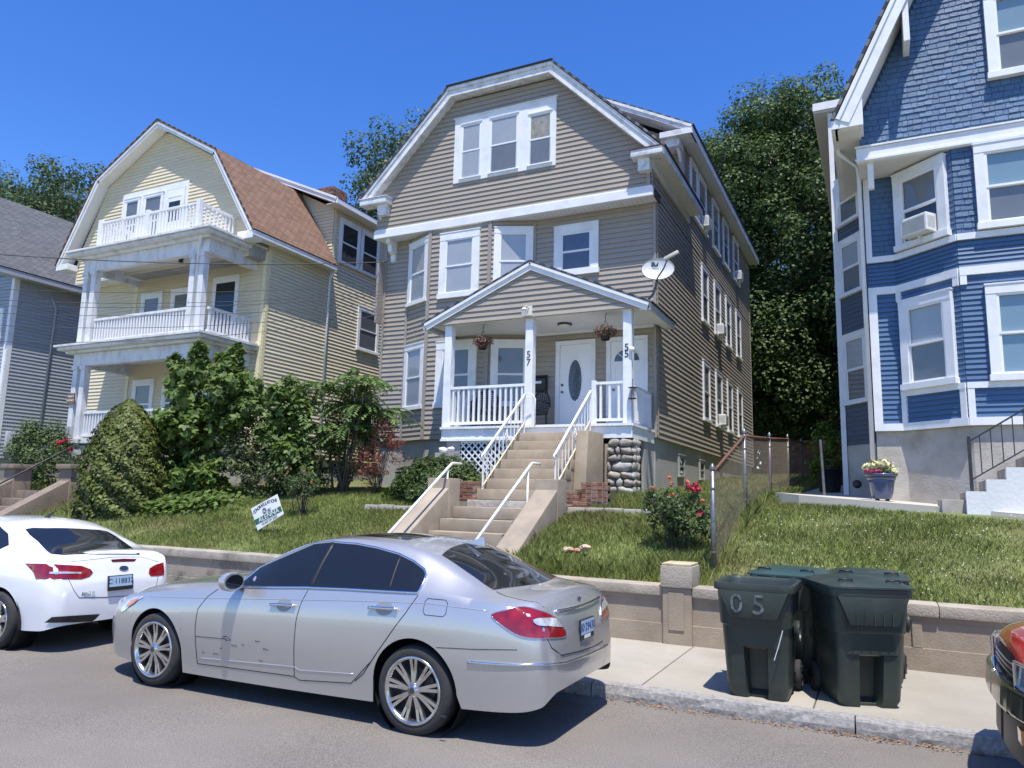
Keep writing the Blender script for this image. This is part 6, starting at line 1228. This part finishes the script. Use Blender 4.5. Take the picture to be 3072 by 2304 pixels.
# ================================================================== window air conditioners
ACW = mat('ac_white', (.70, .70, .68), .5, .05, 5); ACG = mat('ac_grille', (.35, .36, .36), .5, .1)
def air_con(W_, t0, z0, lab, wd=.46, ht=.33, dp=.26, group=None):
    p = W_.p(t0, .2, z0); t = thing('air_conditioner', p, lab, 'air conditioner'); mb = MB(); W_.box(mb, t0-wd/2, t0+wd/2, .04, dp, z0, z0+ht); b = bevel(mb.build('case', ACW, t), .012, 1)
    for k in range(9): mb = MB(); W_.box(mb, t0-wd/2+.04, t0+wd/2-.04, dp, dp+.006, z0+.04+k*(ht-.08)/9, z0+.06+k*(ht-.08)/9); mb.build('grille_slat', ACG, b)
    for e in (-wd/2-.003, wd/2-.003):
        for k in range(6): mb = MB(); W_.box(mb, t0+e, t0+e+.006, dp-.2+k*.03, dp-.185+k*.03, z0+.06, z0+ht-.06); mb.build('side_vent', ACG, b)
    mb = MB(); W_.box(mb, t0-.02, t0+.02, .02, .2, z0-.14, z0-.002); mb.build('bracket', ACW, t)
air_con(W_s, ts(23.7), 7.12, 'white window air conditioner in the second-storey side window, taupe house'); air_con(W_s, ts(23.75), 4.24, 'tilted white window air conditioner in the ground-floor side window'); air_con(W_s3, tu(21.6), 9.95, 'white window air conditioner in the top-storey twin window, taupe house'); air_con(W_s3, tu(27.4), 9.95, 'white window air conditioner in the rearmost top-storey side window')
air_con(Ban, .66, 6.60, 'white window air conditioner in the bay window of the blue house', wd=.52, ht=.33, dp=.32)
# ================================================================== planter by the blue house
def pot():
    c = Vector((.02, 14.2, 1.94)); t = thing('flower_pot', c, 'glossy blue ribbed pot of pale yellow hydrangeas by the blue house', 'flower pot'); PM = mat('blue_glaze', (.055, .08, .16), .25, .08, 4, coat=.6)
    MB().lathe([(.14, .03), (.155, .05), (.165, .10), (.17, .12), (.20, .30), (.205, .315), (.20, .32), (.222, .37), (.228, .375), (.222, .385), (.235, .41), (.255, .415), (.26, .44), (.25, .455), (.22, .45), (.2, .38)], c, 'z', 36).build('pot_body', PM, t, True); MB().lathe([(.001, 0), (.24, 0)], c+Vector((0, 0, .40)), 'z', 24).build('soil', SOIL, t)
    for k in range(4): a = k*1.57+.6; MB().box(-.02, .02, -.02, .02, 0, .04).move(Matrix.Translation(c+Vector((.11*math.cos(a), .11*math.sin(a), 0)))).build('pot_foot', BLACK, t)
    return t, c
POT, POTC = pot()
# ================================================================== litter, posts, cables
p = at_z(B2(1835, 245), 1.06); t = thing('crumpled_paper', p, 'crumpled tan paper bag with red print on the lawn', 'litter'); PAP = mat('tan_paper', (.50, .36, .25), .8, .2, 12)
for (dx_, dz_, s_, m_) in ((-.13, .05, .085, PAP), (.0, .04, .06, mat('red_print', (.45, .10, .07), .7, .3, 10)), (.03, .05, .06, PAP), (.13, .10, .08, PAP)):
    bm = bmesh.new(); bmesh.ops.create_icosphere(bm, subdivisions=2, radius=s_)
    for v_ in bm.verts: v_.co = Vector((v_.co.x*1.1, v_.co.y*.7, v_.co.z*.55))*random.uniform(.65, 1.25)+p+Vector((dx_, 0, dz_))
    me = bpy.data.meshes.new('paper_fold'); bm.to_mesh(me); bm.free(); me.materials.append(m_); link(bpy.data.objects.new('paper_fold', me), t)
B7 = zoomer(200, 1000, 1300)
a = at_y(B7(140, 800), 10.7); b = at_y(B7(105, 1150), 10.7); t = thing('wooden_post', b, 'weathered leaning wooden post beside the conical evergreen', 'post'); MB().tube([Vector((b.x, b.y, b.z-.3)), b.lerp(a, .4)+Vector((.02, 0, 0)), a], [.06, .05, .045], 7).build('post_shaft', mat('old_wood', (.17, .14, .11), .9, .3, 8, stretch=(6, 6, 1)), t)
CAB = mat('cable_black', (.02, .02, .021), .6)
for k, (v0, v1, sag, lb) in enumerate(((743, 786, .5, 'thick overhead cable running to the corner of the taupe house'), (852, 850, .6, 'thin overhead wire, highest of the strands below the thick cable'), (884, 872, .7, 'thin overhead wire crossing the upper yellow porch'), (905, 884, .6, 'thin overhead wire just above the upper porch rail'), (925, 905, .7, 'thin overhead wire level with the upper porch rail'), (958, 925, .9, 'thin overhead wire crossing the upper porch balusters'), (1010, 940, 1.0, 'lowest thin overhead wire crossing the yellow house'))):
    A = at_y((-260, v0), 9.0); Bp = at_y((1160, v1), 16.2); t = thing('overhead_wire', Bp, lb, 'cable', 'overhead wires'); MB().tube([A.lerp(Bp, q)-Vector((0, 0, sag*4*q*(1-q)*.4)) for q in np.linspace(0, 1, 24)], .013 if k == 0 else .007, 5).build('wire', CAB, t)
MB().box(-12.26, -12.19, 16.15, 16.45, 6.5, 8.3).build('service_conduit', TAUPE_T, H1)
# steps and pedestals of the yellow house
Z2 = zoomer(0, 900, 900)
t = thing('stone_steps', (-19.15, 10.6, .2), 'old brown concrete steps with pedestals leading to the yellow house', 'steps'); OB = mat('brown_concrete', (.24, .19, .15), .95, .2, 3, bump=.5, bscale=30, stain=(.12, .10, .08), stain_amt=.6, stain_scale=3)
for k in range(8): bevel(MB().box(-20.1, -18.2, 9.5+.33*k, 9.5+.33*(k+1)+.04 if k < 7 else 13.9, .13+.2*k-.1, .13+.2*(k+1)).build('step', OB, t), .015, 2)
for x in (-20.5, -18.2):
    bevel(MB().prism([(x, 9.4, 0), (x, 9.4, .7), (x, 11.7, 2.0), (x, 11.7, .5)], (.38, 0, 0)).build('cheek_wall', OB, t), .02, 2); bevel(MB().box(x-.04, x+.42, 11.7, 12.15, .6, 2.28).build('pedestal', OB, t), .02, 2); bevel(MB().box(x-.1, x+.48, 11.62, 12.22, 2.281, 2.40).build('pedestal_cap', OB, t), .015, 2)
t = thing('dark_handrail', (-19.1, 11, 1), 'thin dark iron handrail on the yellow house steps', 'handrail'); MB().tube([(-19.1, 9.6, 1.15), (-19.1, 12.6, 2.95), (-19.1, 12.9, 2.98)], .022, 8).build('rail', BKM, t, True)
for y in (10.0, 12.5): MB().tube([(-19.1, y, .2+.6*(y-9.6)), (-19.1, y, 1.15+.6*(y-9.6))], .015, 6).build('rail_post', BKM, t)
# brick boundary wall behind the back yard
t = thing('brick_wall', (-3.2, 34, 3), 'low dark brick wall at the end of the back yard', 'wall'); MB().box(-4.6, -.9, 33.9, 34.1, 2.4, 4.5).build('wall_core', mat('dark_mortar3', (.10, .08, .07), .95), t)
q = MB().box(0, .42, 0, .05, 0, .12); f0 = None
for r in range(14):
    for c in range(9):
        x = -4.6+c*.43-(.2 if r % 2 else 0)
        if x < -4.65: continue
        if f0 is None: f0 = q.build('brick', BR, t, loc=(x, 33.87, 2.75+r*.13))
        else: copy_part(f0, t, (x, 33.87, 2.75+r*.13))
t = thing('patio_post', (-.95, 14.8, 1.9), 'thin bare grey metal post standing on the patio slab', 'post'); MB().tube([(-.93, 15.0, 1.9), (-.97, 15.0, 3.05)], .025, 8).build('shaft', STEEL, t)
t = thing('drain_pipe_end', (-.62, 16.4, 2.2), 'round black pipe end at the foot of the blue house side bay', 'pipe'); MB().lathe([(.001, 0), (.075, 0), (.085, .01), (.085, .12)], (-.42, 16.62, 2.28), 'y', 18).build('pipe_end', BLACK, t, True)
# ================================================================== plants
def leaf_mesh(name, P, N, size, m, aspect=.6, shape='diamond', jit=.28):
    P = np.asarray(P, float); n = len(P); N = np.asarray(N, float)+RNG.normal(0, jit, (n, 3)); N /= np.linalg.norm(N, axis=1)[:, None]+1e-9
    T = RNG.normal(0, 1, (n, 3)); T -= N*(T*N).sum(1)[:, None]; T /= np.linalg.norm(T, axis=1)[:, None]+1e-9; B = np.cross(N, T)
    s = (np.asarray(size)*RNG.uniform(.65, 1.25, n))[:, None] if np.isscalar(size) else np.asarray(size)[:, None]
    if shape == 'diamond':
        V = np.stack([P-T*s*.5, P+B*s*aspect*.5+N*s*.08, P+T*s*.5, P-B*s*aspect*.5+N*s*.08], 1); return fastmesh(name, V, 4, m)
    out = []
    for ang, ln in ((-.95, .8), (0, 1.0), (.95, .8)):          # three-lobed leaf
        D = T*math.cos(ang)+B*math.sin(ang); C = np.cross(N, D)
        out.append(np.stack([P, P+D*s*ln*.55+C*s*.24+N*s*.05, P+D*s*ln, P+D*s*ln*.55-C*s*.24+N*s*.05], 1))
    return fastmesh(name, np.concatenate(out, 0), 4, m)
def ball(c, r, n, squash=1.0, shell=.55):
    d = RNG.normal(0, 1, (n, 3)); d /= np.linalg.norm(d, axis=1)[:, None]; rad = r*(shell+(1-shell)*RNG.uniform(0, 1, n)**.6)
    p = d*rad[:, None]; p[:, 2] *= squash; return p+np.array(c), d
def crown(centers, per, r, up=.5):
    Ps, Ns = [], []
    for c, rr in centers:
        p, d = ball(c, rr*r, int(per*rr*rr), .75); Ps.append(p); Ns.append(d*.8+np.array([0, 0, up]))
    return np.concatenate(Ps), np.concatenate(Ns)
def ellipsoid_centers(c, rx, ry, rz, n, fill=.35, keep=lambda p: True, box=1.0):
    out = []
    while len(out) < n:
        d = RNG.normal(0, 1, 3); d /= np.linalg.norm(d); d = np.sign(d)*np.abs(d)**box; q = (fill+(1-fill)*RNG.uniform(0, 1)**.4)*RNG.uniform(.82, 1.08)
        p = np.array(c)+d*q*np.array([rx, ry, rz])
        if keep(p): out.append((p, RNG.uniform(.6, 1.15)))
    return out
BARK = mat('bark', (.10, .08, .062), .95, .3, 5, bump=.7, bscale=12, stretch=(5, 5, 1))
def leafm(name, c, isl=.3, sub=.3): return mat(name, c, .55, .12, .8, island=isl, sub=sub, spec=.35)
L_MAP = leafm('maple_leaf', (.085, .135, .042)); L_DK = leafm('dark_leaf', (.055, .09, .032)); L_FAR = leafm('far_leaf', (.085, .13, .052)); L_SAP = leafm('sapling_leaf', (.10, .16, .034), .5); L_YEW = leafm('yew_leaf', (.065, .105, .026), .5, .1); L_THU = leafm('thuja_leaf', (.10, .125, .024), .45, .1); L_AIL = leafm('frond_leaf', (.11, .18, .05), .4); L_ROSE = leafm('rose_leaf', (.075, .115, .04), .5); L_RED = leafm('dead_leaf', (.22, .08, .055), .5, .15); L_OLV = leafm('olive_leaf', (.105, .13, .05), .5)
def tree(name, base, cc, rad, label, m, n_cl, per, clr, leaf, trunk=.35, group=None, keep=lambda p: True, nb=14, box=1.0):
    t = thing(name, base, label, 'tree', group); base = Vector(base); top = Vector((cc[0], cc[1], cc[2]+rad[2]*.3)); mb = MB()
    pts = [base-Vector((0, 0, .4)), base.lerp(top, .3)+Vector((.1, 0, 0)), base.lerp(top, .65)-Vector((.15, 0, 0)), top]; mb.tube(pts, [trunk*1.25, trunk, trunk*.65, trunk*.2], 10); mb.build('trunk', BARK, t, True)
    C = ellipsoid_centers(cc, *rad, n_cl, keep=keep, box=box)
    for k in range(nb):
        c = Vector(C[k*len(C)//nb][0]); s = pts[1].lerp(pts[3], random.uniform(.0, .8)); MB().tube([s, s.lerp(c, .5)+Vector((0, 0, .4)), c], [trunk*.32, trunk*.2, .03], 6).build('branch', BARK, t, True)
    P, N = crown(C, per, clr); link(bpy.data.objects.new('crown', leaf_mesh('crown', P, N, leaf, m, .75)), t); return t
notblue = lambda p: not (p[0] > -.9 and p[1] < 31)
tree('maple_tree', (-2.2, 37, 2.9), (-2.1, 36.5, 12.9), (6.3, 5.0, 9.0), 'huge dense maple tree filling the gap behind the fence', L_MAP, 1150, 260, 1.1, .165, .5, nb=20, box=.75)
tree('maple_tree', (2.5, 43, 3.2), (1.5, 43, 14), (8, 5, 10.5), 'tall dark tree rising behind the blue house roof', L_DK, 620, 170, 1.25, .22, .45, group='trees behind the back yards')
tree('maple_tree', (-7, 46, 3.3), (-7, 46, 9.5), (6, 4, 7), 'dark shaded tree at the back of the yard behind the huge maple', L_DK, 340, 150, 1.25, .24, .4, group='trees behind the back yards')
tree('poplar_tree', (-24.0, 35, 3), (-24.2, 35, 17.0), (4.9, 4, 7.6), 'leafy tree showing between the yellow and taupe houses', L_FAR, 300, 170, 1.1, .2, .35)
tree('broad_tree', (-43, 26, 2.6), (-42.5, 26, 14.5), (5.2, 4.5, 7.0), 'broad tree with a tall leafy top behind the grey roof', L_FAR, 340, 160, 1.1, .2, .4); tree('broad_tree', (-51, 27, 2.6), (-51, 27, 15), (6.5, 5, 7.6), 'rounded tree at the very end of the row of houses', L_FAR, 300, 140, 1.2, .22, .4); tree('broad_tree', (-36.5, 29, 2.7), (-36.5, 30, 12.5), (5, 4, 6), 'lower tree half hidden behind the grey house roof', L_DK, 130, 120, 1.2, .28, .4)
def shrub(name, base, blobs, label, m, per, leaf, cat='shrub', stems=5, shape='diamond', group=None, aspect=.6, up=.5, stemr=.012):
    t = thing(name, base, label, cat, group); C = []
    for (x, y, z, rx, rz, n) in blobs: C += [(p, q*min(rx, rz)) for p, q in ellipsoid_centers((x, y, z), rx, rx*.85, rz, n, .4)]
    Ps, Ns = [], []
    for c, r in C: p, d = ball(c, max(.10, r*.42), per, .85, .3); Ps.append(p); Ns.append(d*.7+np.array([0, -.15, up]))
    P, N = np.concatenate(Ps), np.concatenate(Ns); ok = np.array([p[2] > gz(p[0], p[1])+.03 for p in P]); link(bpy.data.objects.new('foliage', leaf_mesh('foliage', P[ok], N[ok], leaf, m, aspect, shape)), t)
    for k in range(stems):
        c = Vector(C[RNG.integers(len(C))][0]); b = Vector(base)+Vector((random.uniform(-.12, .12), random.uniform(-.1, .1), -.1)); MB().tube([b, b.lerp(c, .5)+Vector((random.uniform(-.08, .08), 0, .08)), c], [stemr, stemr*.8, stemr*.4], 5).build('stem', BARK, t, True)
    return t
# conical evergreen
t = thing('conical_evergreen', (-15.55, 11.3, 1.2), 'large conical golden-green evergreen in front of the yellow porch', 'evergreen')
n = 26000; hgt = RNG.uniform(0, 1, n)**1.25; prof_ = np.interp(hgt, [0, .12, .38, .62, .8, .92, 1], [.92, 1.06, 1.05, .86, .62, .36, .06])*RNG.uniform(.66, 1.04, n); a = RNG.uniform(0, 6.283, n); wob = 1+.07*np.sin(a*5+hgt*11)*np.sin(hgt*17+a*2)+.07*np.sin(a*9+hgt*31)
P = np.stack([-15.55+prof_*wob*np.cos(a), 11.45+prof_*wob*.8*np.sin(a), 1.12+hgt*2.75], 1); N = np.stack([np.cos(a), np.sin(a), .5+0*a], 1)
link(bpy.data.objects.new('foliage', leaf_mesh('foliage', P, N, .10, L_THU, .5)), t); MB().tube([(-15.55, 11.45, .9), (-15.55, 11.45, 3.2)], [.12, .04], 7).build('stem', BARK, t)
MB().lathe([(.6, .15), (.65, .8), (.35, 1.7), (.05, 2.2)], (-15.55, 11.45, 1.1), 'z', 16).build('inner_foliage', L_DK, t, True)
shrub('maple_sapling', (-14.6, 12.5, 1.6), [(-14.8, 12.6, 3.1, 1.1, 1.0, 60), (-14.2, 12.7, 4.1, 1.05, .85, 55), (-15.3, 12.7, 3.0, .75, .8, 30), (-15.55, 12.7, 4.55, .28, .75, 26), (-14.2, 12.9, 4.95, .32, .35, 14), (-13.5, 12.7, 3.8, .6, .7, 22), (-14.4, 12.4, 2.1, .85, .4, 26), (-13.75, 12.8, 4.9, .22, .5, 12), (-14.9, 12.7, 5.0, .22, .45, 12)], 'tall bushy maple saplings hiding the lower yellow porch', L_SAP, 22, .17, stems=16, shape='lobed')
shrub('leafy_shrub', (-13.1, 13.1, 1.75), [(-13.3, 13.1, 2.9, .75, .7, 60), (-12.9, 13.0, 2.3, .8, .55, 60), (-12.2, 13.3, 2.4, .7, .55, 50)], 'olive-green rounded shrub beside the maple saplings', L_OLV, 46, .085, stems=8); shrub('slender_maple', (-12.35, 13.2, 1.75), [(-12.5, 13.3, 3.9, .6, .6, 36), (-12.6, 13.3, 3.1, .65, .65, 40), (-12.2, 13.3, 2.6, .6, .55, 34)], 'slender young maple standing before the yellow side wall', L_SAP, 20, .15, stems=6, shape='lobed')
shrub('dark_evergreen', (-11.75, 13.8, 1.8), [(-11.8, 13.8, 2.6, .38, .75, 40), (-11.3, 14.3, 2.9, .65, .8, 60), (-10.9, 14.4, 3.5, .6, .6, 50), (-11.6, 14.4, 3.7, .6, .6, 40)], 'dark upright evergreen between the saplings and the red shrub', L_YEW, 60, .06, stems=4)
# tree of heaven: long fronds of paired leaflets
t = thing('frond_tree', (-11.3, 13.9, 1.85), 'small tree with long drooping fronds beside the yellow side wall', 'tree'); Pv = []
heads = [(-11.9, 4.35), (-11.0, 4.6), (-10.5, 4.35), (-11.4, 3.95), (-10.75, 3.85), (-12.3, 3.9), (-11.7, 3.4), (-10.9, 3.3), (-11.3, 4.3), (-10.35, 3.75)]
for hx, hz in heads:
    b = Vector((-11.3+random.uniform(-.25, .25), 13.9, 1.7)); h_ = Vector((hx, 13.9+random.uniform(-.3, .3), hz)); MB().tube([b, b.lerp(h_, .5)+Vector((.05, 0, .1)), h_], [.03, .022, .012], 6).build('stem', BARK, t, True)
    for k in range(17):
        a_ = k*2.4+random.uniform(-.3, .3); d = Vector((math.cos(a_), math.sin(a_)*.8, random.uniform(.0, .7))).normalized(); L = random.uniform(.5, .95); pr_ = [h_+d*L*q-Vector((0, 0, .55*L*q*q)) for q in np.linspace(0, 1, 12)]
        for q in range(2, 12):
            ax_ = (pr_[q]-pr_[q-1]).normalized(); sd_ = ax_.cross(Vector((0, 0, 1))).normalized()
            for sg in (-1, 1):
                tip = pr_[q]+(sd_*sg*.85+ax_*.45-Vector((0, 0, .32))).normalized()*random.uniform(.12, .17); md = pr_[q].lerp(tip, .45); ww = ax_*.042; Pv += [pr_[q], md+ww, tip, md-ww]
link(bpy.data.objects.new('crown', fastmesh('crown', [tuple(p) for p in Pv], 4, L_AIL)), t)
# rounded yew
t = thing('rounded_yew', (-8.2, 13.2, 1.75), 'dense rounded dark green yew bush left of the porch steps', 'shrub'); n = 15000; d = RNG.normal(0, 1, (n, 3)); d /= np.linalg.norm(d, axis=1)[:, None]; d[:, 2] = np.abs(d[:, 2])*1.0-.25; lump = 1+.10*np.sin(d[:, 0]*9)*np.sin(d[:, 2]*8+1)+.05*np.sin(d[:, 0]*21+d[:, 1]*13)
P = np.array([-8.2, 13.25, 2.02])+d*lump[:, None]*np.array([1.16, .62, .84])*RNG.uniform(.72, 1.05, n)[:, None]
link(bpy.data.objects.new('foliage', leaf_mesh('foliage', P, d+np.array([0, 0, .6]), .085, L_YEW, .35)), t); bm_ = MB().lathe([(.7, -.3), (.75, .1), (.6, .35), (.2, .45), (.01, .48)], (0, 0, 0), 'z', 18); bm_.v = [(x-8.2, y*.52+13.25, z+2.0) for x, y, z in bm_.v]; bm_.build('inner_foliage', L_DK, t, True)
shrub('red_shrub', (-10.1, 13.7, 1.9), [(-10.3, 13.7, 2.5, .38, .5, 40), (-10.1, 13.8, 3.15, .32, .35, 26), (-9.75, 13.9, 2.75, .35, .35, 14)], 'withered dark red shrub at the corner of the taupe house', L_RED, 30, .075, stems=26, aspect=.3, up=-.3, stemr=.009)
def roses(t, pts, m, s=.045):
    for p in pts:
        q, d = ball(p, s, 40, 1, .4); link(bpy.data.objects.new('blossom', leaf_mesh('blossom', q, d, s*.9, m, .9)), t)
t = shrub('rose_bush', (-2.65, 10.9, 1.1), [(-2.75, 10.9, 1.72, .48, .33, 46), (-2.5, 10.9, 1.55, .38, .3, 30)], 'leafy rose bush with red and orange blooms by the chain-link fence', L_ROSE, 42, .06, stems=12)
RO = mat('rose_red', (.42, .02, .05), .6, .2, island=.3); OR = mat('rose_orange', (.50, .16, .07), .6, .2, island=.3)
B6 = zoomer(1800, 1200, 2600)
roses(t, [at_y(B6(*p), 10.75) for p in ((735, 720), (795, 705), (775, 735), (810, 740), (825, 950), (835, 935))], RO); roses(t, [at_y(B6(*p), 10.7) for p in ((575, 640), (440, 730), (445, 865), (580, 800), (600, 790), (590, 700), (720, 680), (850, 840))], OR, .035)
shrub('small_rose', (-10.4, 11.7, 1.45), [(-10.45, 11.7, 2.0, .42, .28, 40)], 'small sparse rose bush behind the tilted yard sign', L_ROSE, 34, .05, stems=10); t = bpy.data.objects['small_rose']; roses(t, [(-10.7, 11.5, 2.2), (-10.2, 11.45, 2.25), (-10.5, 11.4, 2.3), (-10.05, 11.5, 2.05)], OR, .025)
# by the yellow house steps
shrub('rounded_cedar', (-21.7, 13.2, 1.7), [(-21.8, 13.3, 2.8, .8, 1.0, 60)], 'dark rounded cedar beside the pedestals of the yellow house', L_YEW, 80, .09, stems=2); t = shrub('climbing_rose', (-20.0, 12.7, 1.7), [(-20.4, 12.8, 2.35, .8, .5, 36), (-18.6, 12.9, 2.4, .55, .5, 24), (-19.4, 13.2, 2.7, .7, .5, 26)], 'loose climbing rose with red blooms at the yellow house steps', L_ROSE, 40, .10, stems=10); roses(t, [at_y(Z2(*p), 12.45) for p in ((440, 1050), (460, 1045), (490, 1030), (520, 1100), (430, 1055))], RO, .06)
shrub('low_hedge', (-25, 12.3, 1.5), [(-25.2, 12.4, 1.9, 1.3, .6, 50)], 'low dark hedge in front of the grey house', L_DK, 60, .11, stems=2); t = thing('ground_ivy', (-14.5, 11.3, 1.3), 'patch of broad-leaved ivy at the foot of the saplings', 'ivy'); n = 1500; x = RNG.normal(-14.0, .75, n); y = RNG.normal(11.75, .3, n); P = np.stack([x, y, np.array([gz(a, b) for a, b in zip(x, y)])+RNG.uniform(.02, .30, n)], 1); o = link(bpy.data.objects.new('ivy_leaves', leaf_mesh('ivy_leaves', P, np.tile([0, -.4, 1.0], (n, 1)), .13, L_SAP, .9)), t)
shrub('green_bush', (-1.0, 18.8, 2.2), [(-1.1, 18.9, 3.05, .42, .75, 36)], 'bright green bush in a dark tub beside the blue house', leafm('lime_leaf', (.10, .17, .02), .4), 40, .10, stems=4); MB().lathe([(.22, 0), (.30, .5), (.33, .5), (.32, .54), (.27, .5)], (-1.05, 18.8, 2.15), 'z', 20).build('tub', BLACK, bpy.data.objects['green_bush'], True)
# hydrangeas in the blue pot
HY = mat('hydrangea_cream', (.68, .66, .36), .7, .08, island=.15); roses(POT, [POTC+Vector(p) for p in ((-.12, -.05, .60), (.03, -.1, .62), (.13, -.02, .58), (-.02, .08, .60), (.19, -.1, .50), (-.2, .0, .56))], HY, .085); roses(POT, [POTC+Vector((x, -.2, .485)) for x in (-.22, -.15, -.08, -.02)], mat('pink_bloom', (.40, .05, .10), .7, .1, island=.3), .04)
q, d = ball(POTC+Vector((0, 0, .46)), .2, 220, .5, .3); link(bpy.data.objects.new('foliage', leaf_mesh('foliage', q, d+np.array([0, 0, .5]), .09, L_ROSE, .7)), POT)
# hanging baskets
def basket(x, y, lab):
    t = thing('hanging_basket', (x, y, 5.3), lab, 'hanging basket', 'hanging baskets under the porch ceiling'); MB().lathe([(.09, 0), (.135, .18), (.145, .18), (.13, .16)], (x, y, 5.26), 'z', 18).build('pot', BLACK, t, True)
    for k in range(3): a = k*2.1; MB().tube([(x+.13*math.cos(a), y+.13*math.sin(a), 5.43), (x, y, 5.72)], .004, 4).build('hanger', BLACK, t)
    MB().tube([(x, y, 5.72), (x, y, 5.80), (x+.02, y, 5.83), (x+.03, y, 5.86)], .008, 5).build('hook', BLACK, t, True)
    q, d = ball((x, y, 5.46), .27, 420, .5, .2); link(bpy.data.objects.new('foliage', leaf_mesh('foliage', q, d, .055, mat('begonia_leaf', (.15, .10, .055), .6, .2, 9, island=.5, sub=.2), .6)), t); q, d = ball((x, y, 5.43), .28, 120, .55, .6); link(bpy.data.objects.new('blossom', leaf_mesh('blossom', q, d, .045, mat('begonia_bloom', (.30, .10, .085), .6, .2, island=.4), .8)), t)
basket(-8.22, 15.0, 'hanging basket of reddish begonias between the posts left of number 57'); basket(-5.2, 15.0, 'hanging basket of reddish begonias in front of the right porch door')
# ================================================================== grass
def grass(name, x0, x1, y0, y1, n, h0, h1, m, lab, avoid, cls=None):
    x = RNG.uniform(x0, x1, n); y = y0+(y1-y0)*RNG.uniform(0, 1, n); ok = np.array([not avoid(a, b) for a, b in zip(x, y)]); x, y = x[ok], y[ok]; n = len(x)
    tuft = .55+.45*np.sin(x*2.1+np.sin(y*3.3)*1.3)*np.sin(y*2.7+x*.6); thin = RNG.uniform(0, 1, n) < .45+.55*tuft; x, y, tuft = x[thin], y[thin], tuft[thin]; n = len(x)
    z = np.array([gz(a, b) for a, b in zip(x, y)]); h = RNG.uniform(h0, h1, n)*(.6+.7*tuft); a = RNG.uniform(0, 6.283, n); l = RNG.uniform(.2, .9, n)*h; w_ = RNG.uniform(.003, .0065, n); al = RNG.uniform(0, 6.283, n)
    b = np.stack([x, y, z-.01], 1); s = np.stack([np.cos(a)*w_, np.sin(a)*w_, 0*a], 1); mid = b+np.stack([np.cos(al)*l*.35, np.sin(al)*l*.35, h*.62], 1); tip = b+np.stack([np.cos(al)*l, np.sin(al)*l, h], 1)
    o = link(bpy.data.objects.new(name, fastmesh(name, np.stack([b-s, b+s, mid+s*.8, tip, mid-s*.8], 1), 5, m))); tag(o, lab, 'grass', kind='stuff')
GR = mat('grass_blade', (.25, .30, .085), .6, .25, .9, island=.45, sub=.35, spec=.3, stain=(.30, .25, .11), stain_amt=.6, stain_scale=.8)
in_house = lambda x, y: (-20.6 < x < -17.8 and y < 12.3) or  (-9.2 < x < -4.4 and y > 14.7) or (-12.3 < x < -4.4 and y > 15.9) or (-7.6 < x < -4.9 and y < 14.8) or (x > -1.7 and y > 13.3+max(0, -x)*.45-max(0, x)*.4) or (-22.2 < x < -16.2 and y > 13.8) or (-22.2 < x < -19.4 and y < 12.3)
grass('lawn_grass', -13.2, -7.5, 9.66, 14.6, 80000, .04, .10, GR, 'short sunlit lawn around the tilted yard sign', in_house); grass('lawn_grass', -5.0, -2.0, 9.66, 14.9, 50000, .05, .13, GR, 'ragged lawn around the rose bush', in_house); grass('lawn_grass', -2.0, 5.5, 9.66, 15.0, 100000, .04, .10, GR, 'lawn with clover below the blue house', in_house); grass('lawn_grass', -24, -13.2, 9.66, 14.5, 38000, .06, .16, GR, 'grass in front of the yellow house', in_house); grass('lawn_grass', -4.4, -1.4, 14.9, 30, 24000, .06, .14, GR, 'grass strip beside the taupe house side wall', lambda x, y: False)
# taller tufts along the wall top and the fence
for nm, x0, x1, y0, y1, n, lab in (('tall_grass', -4.95, -2.2, 9.68, 10.0, 1500, 'tall grass tufts on top of the short retaining wall'), ('tall_grass', -2.15, -1.85, 9.8, 14.5, 900, 'tall grass growing along the foot of the fence')): grass(nm, x0, x1, y0, y1, n, .12, .24, GR, lab, lambda x, y: False)
n = 600; x = RNG.uniform(-1.8, 5, n); y = RNG.uniform(9.8, 13.0, n); P = np.stack([x, y, np.array([gz(a, b) for a, b in zip(x, y)])+RNG.uniform(.05, .11, n)], 1); o = link(bpy.data.objects.new('clover_flowers', leaf_mesh('clover_flowers', P, np.tile([0, -.5, 1.0], (n, 1)), .015, mat('clover_white', (.62, .62, .55), .7), 1.0))); tag(o, 'tiny white clover flowers scattered in the blue house lawn', 'flowers', kind='stuff')
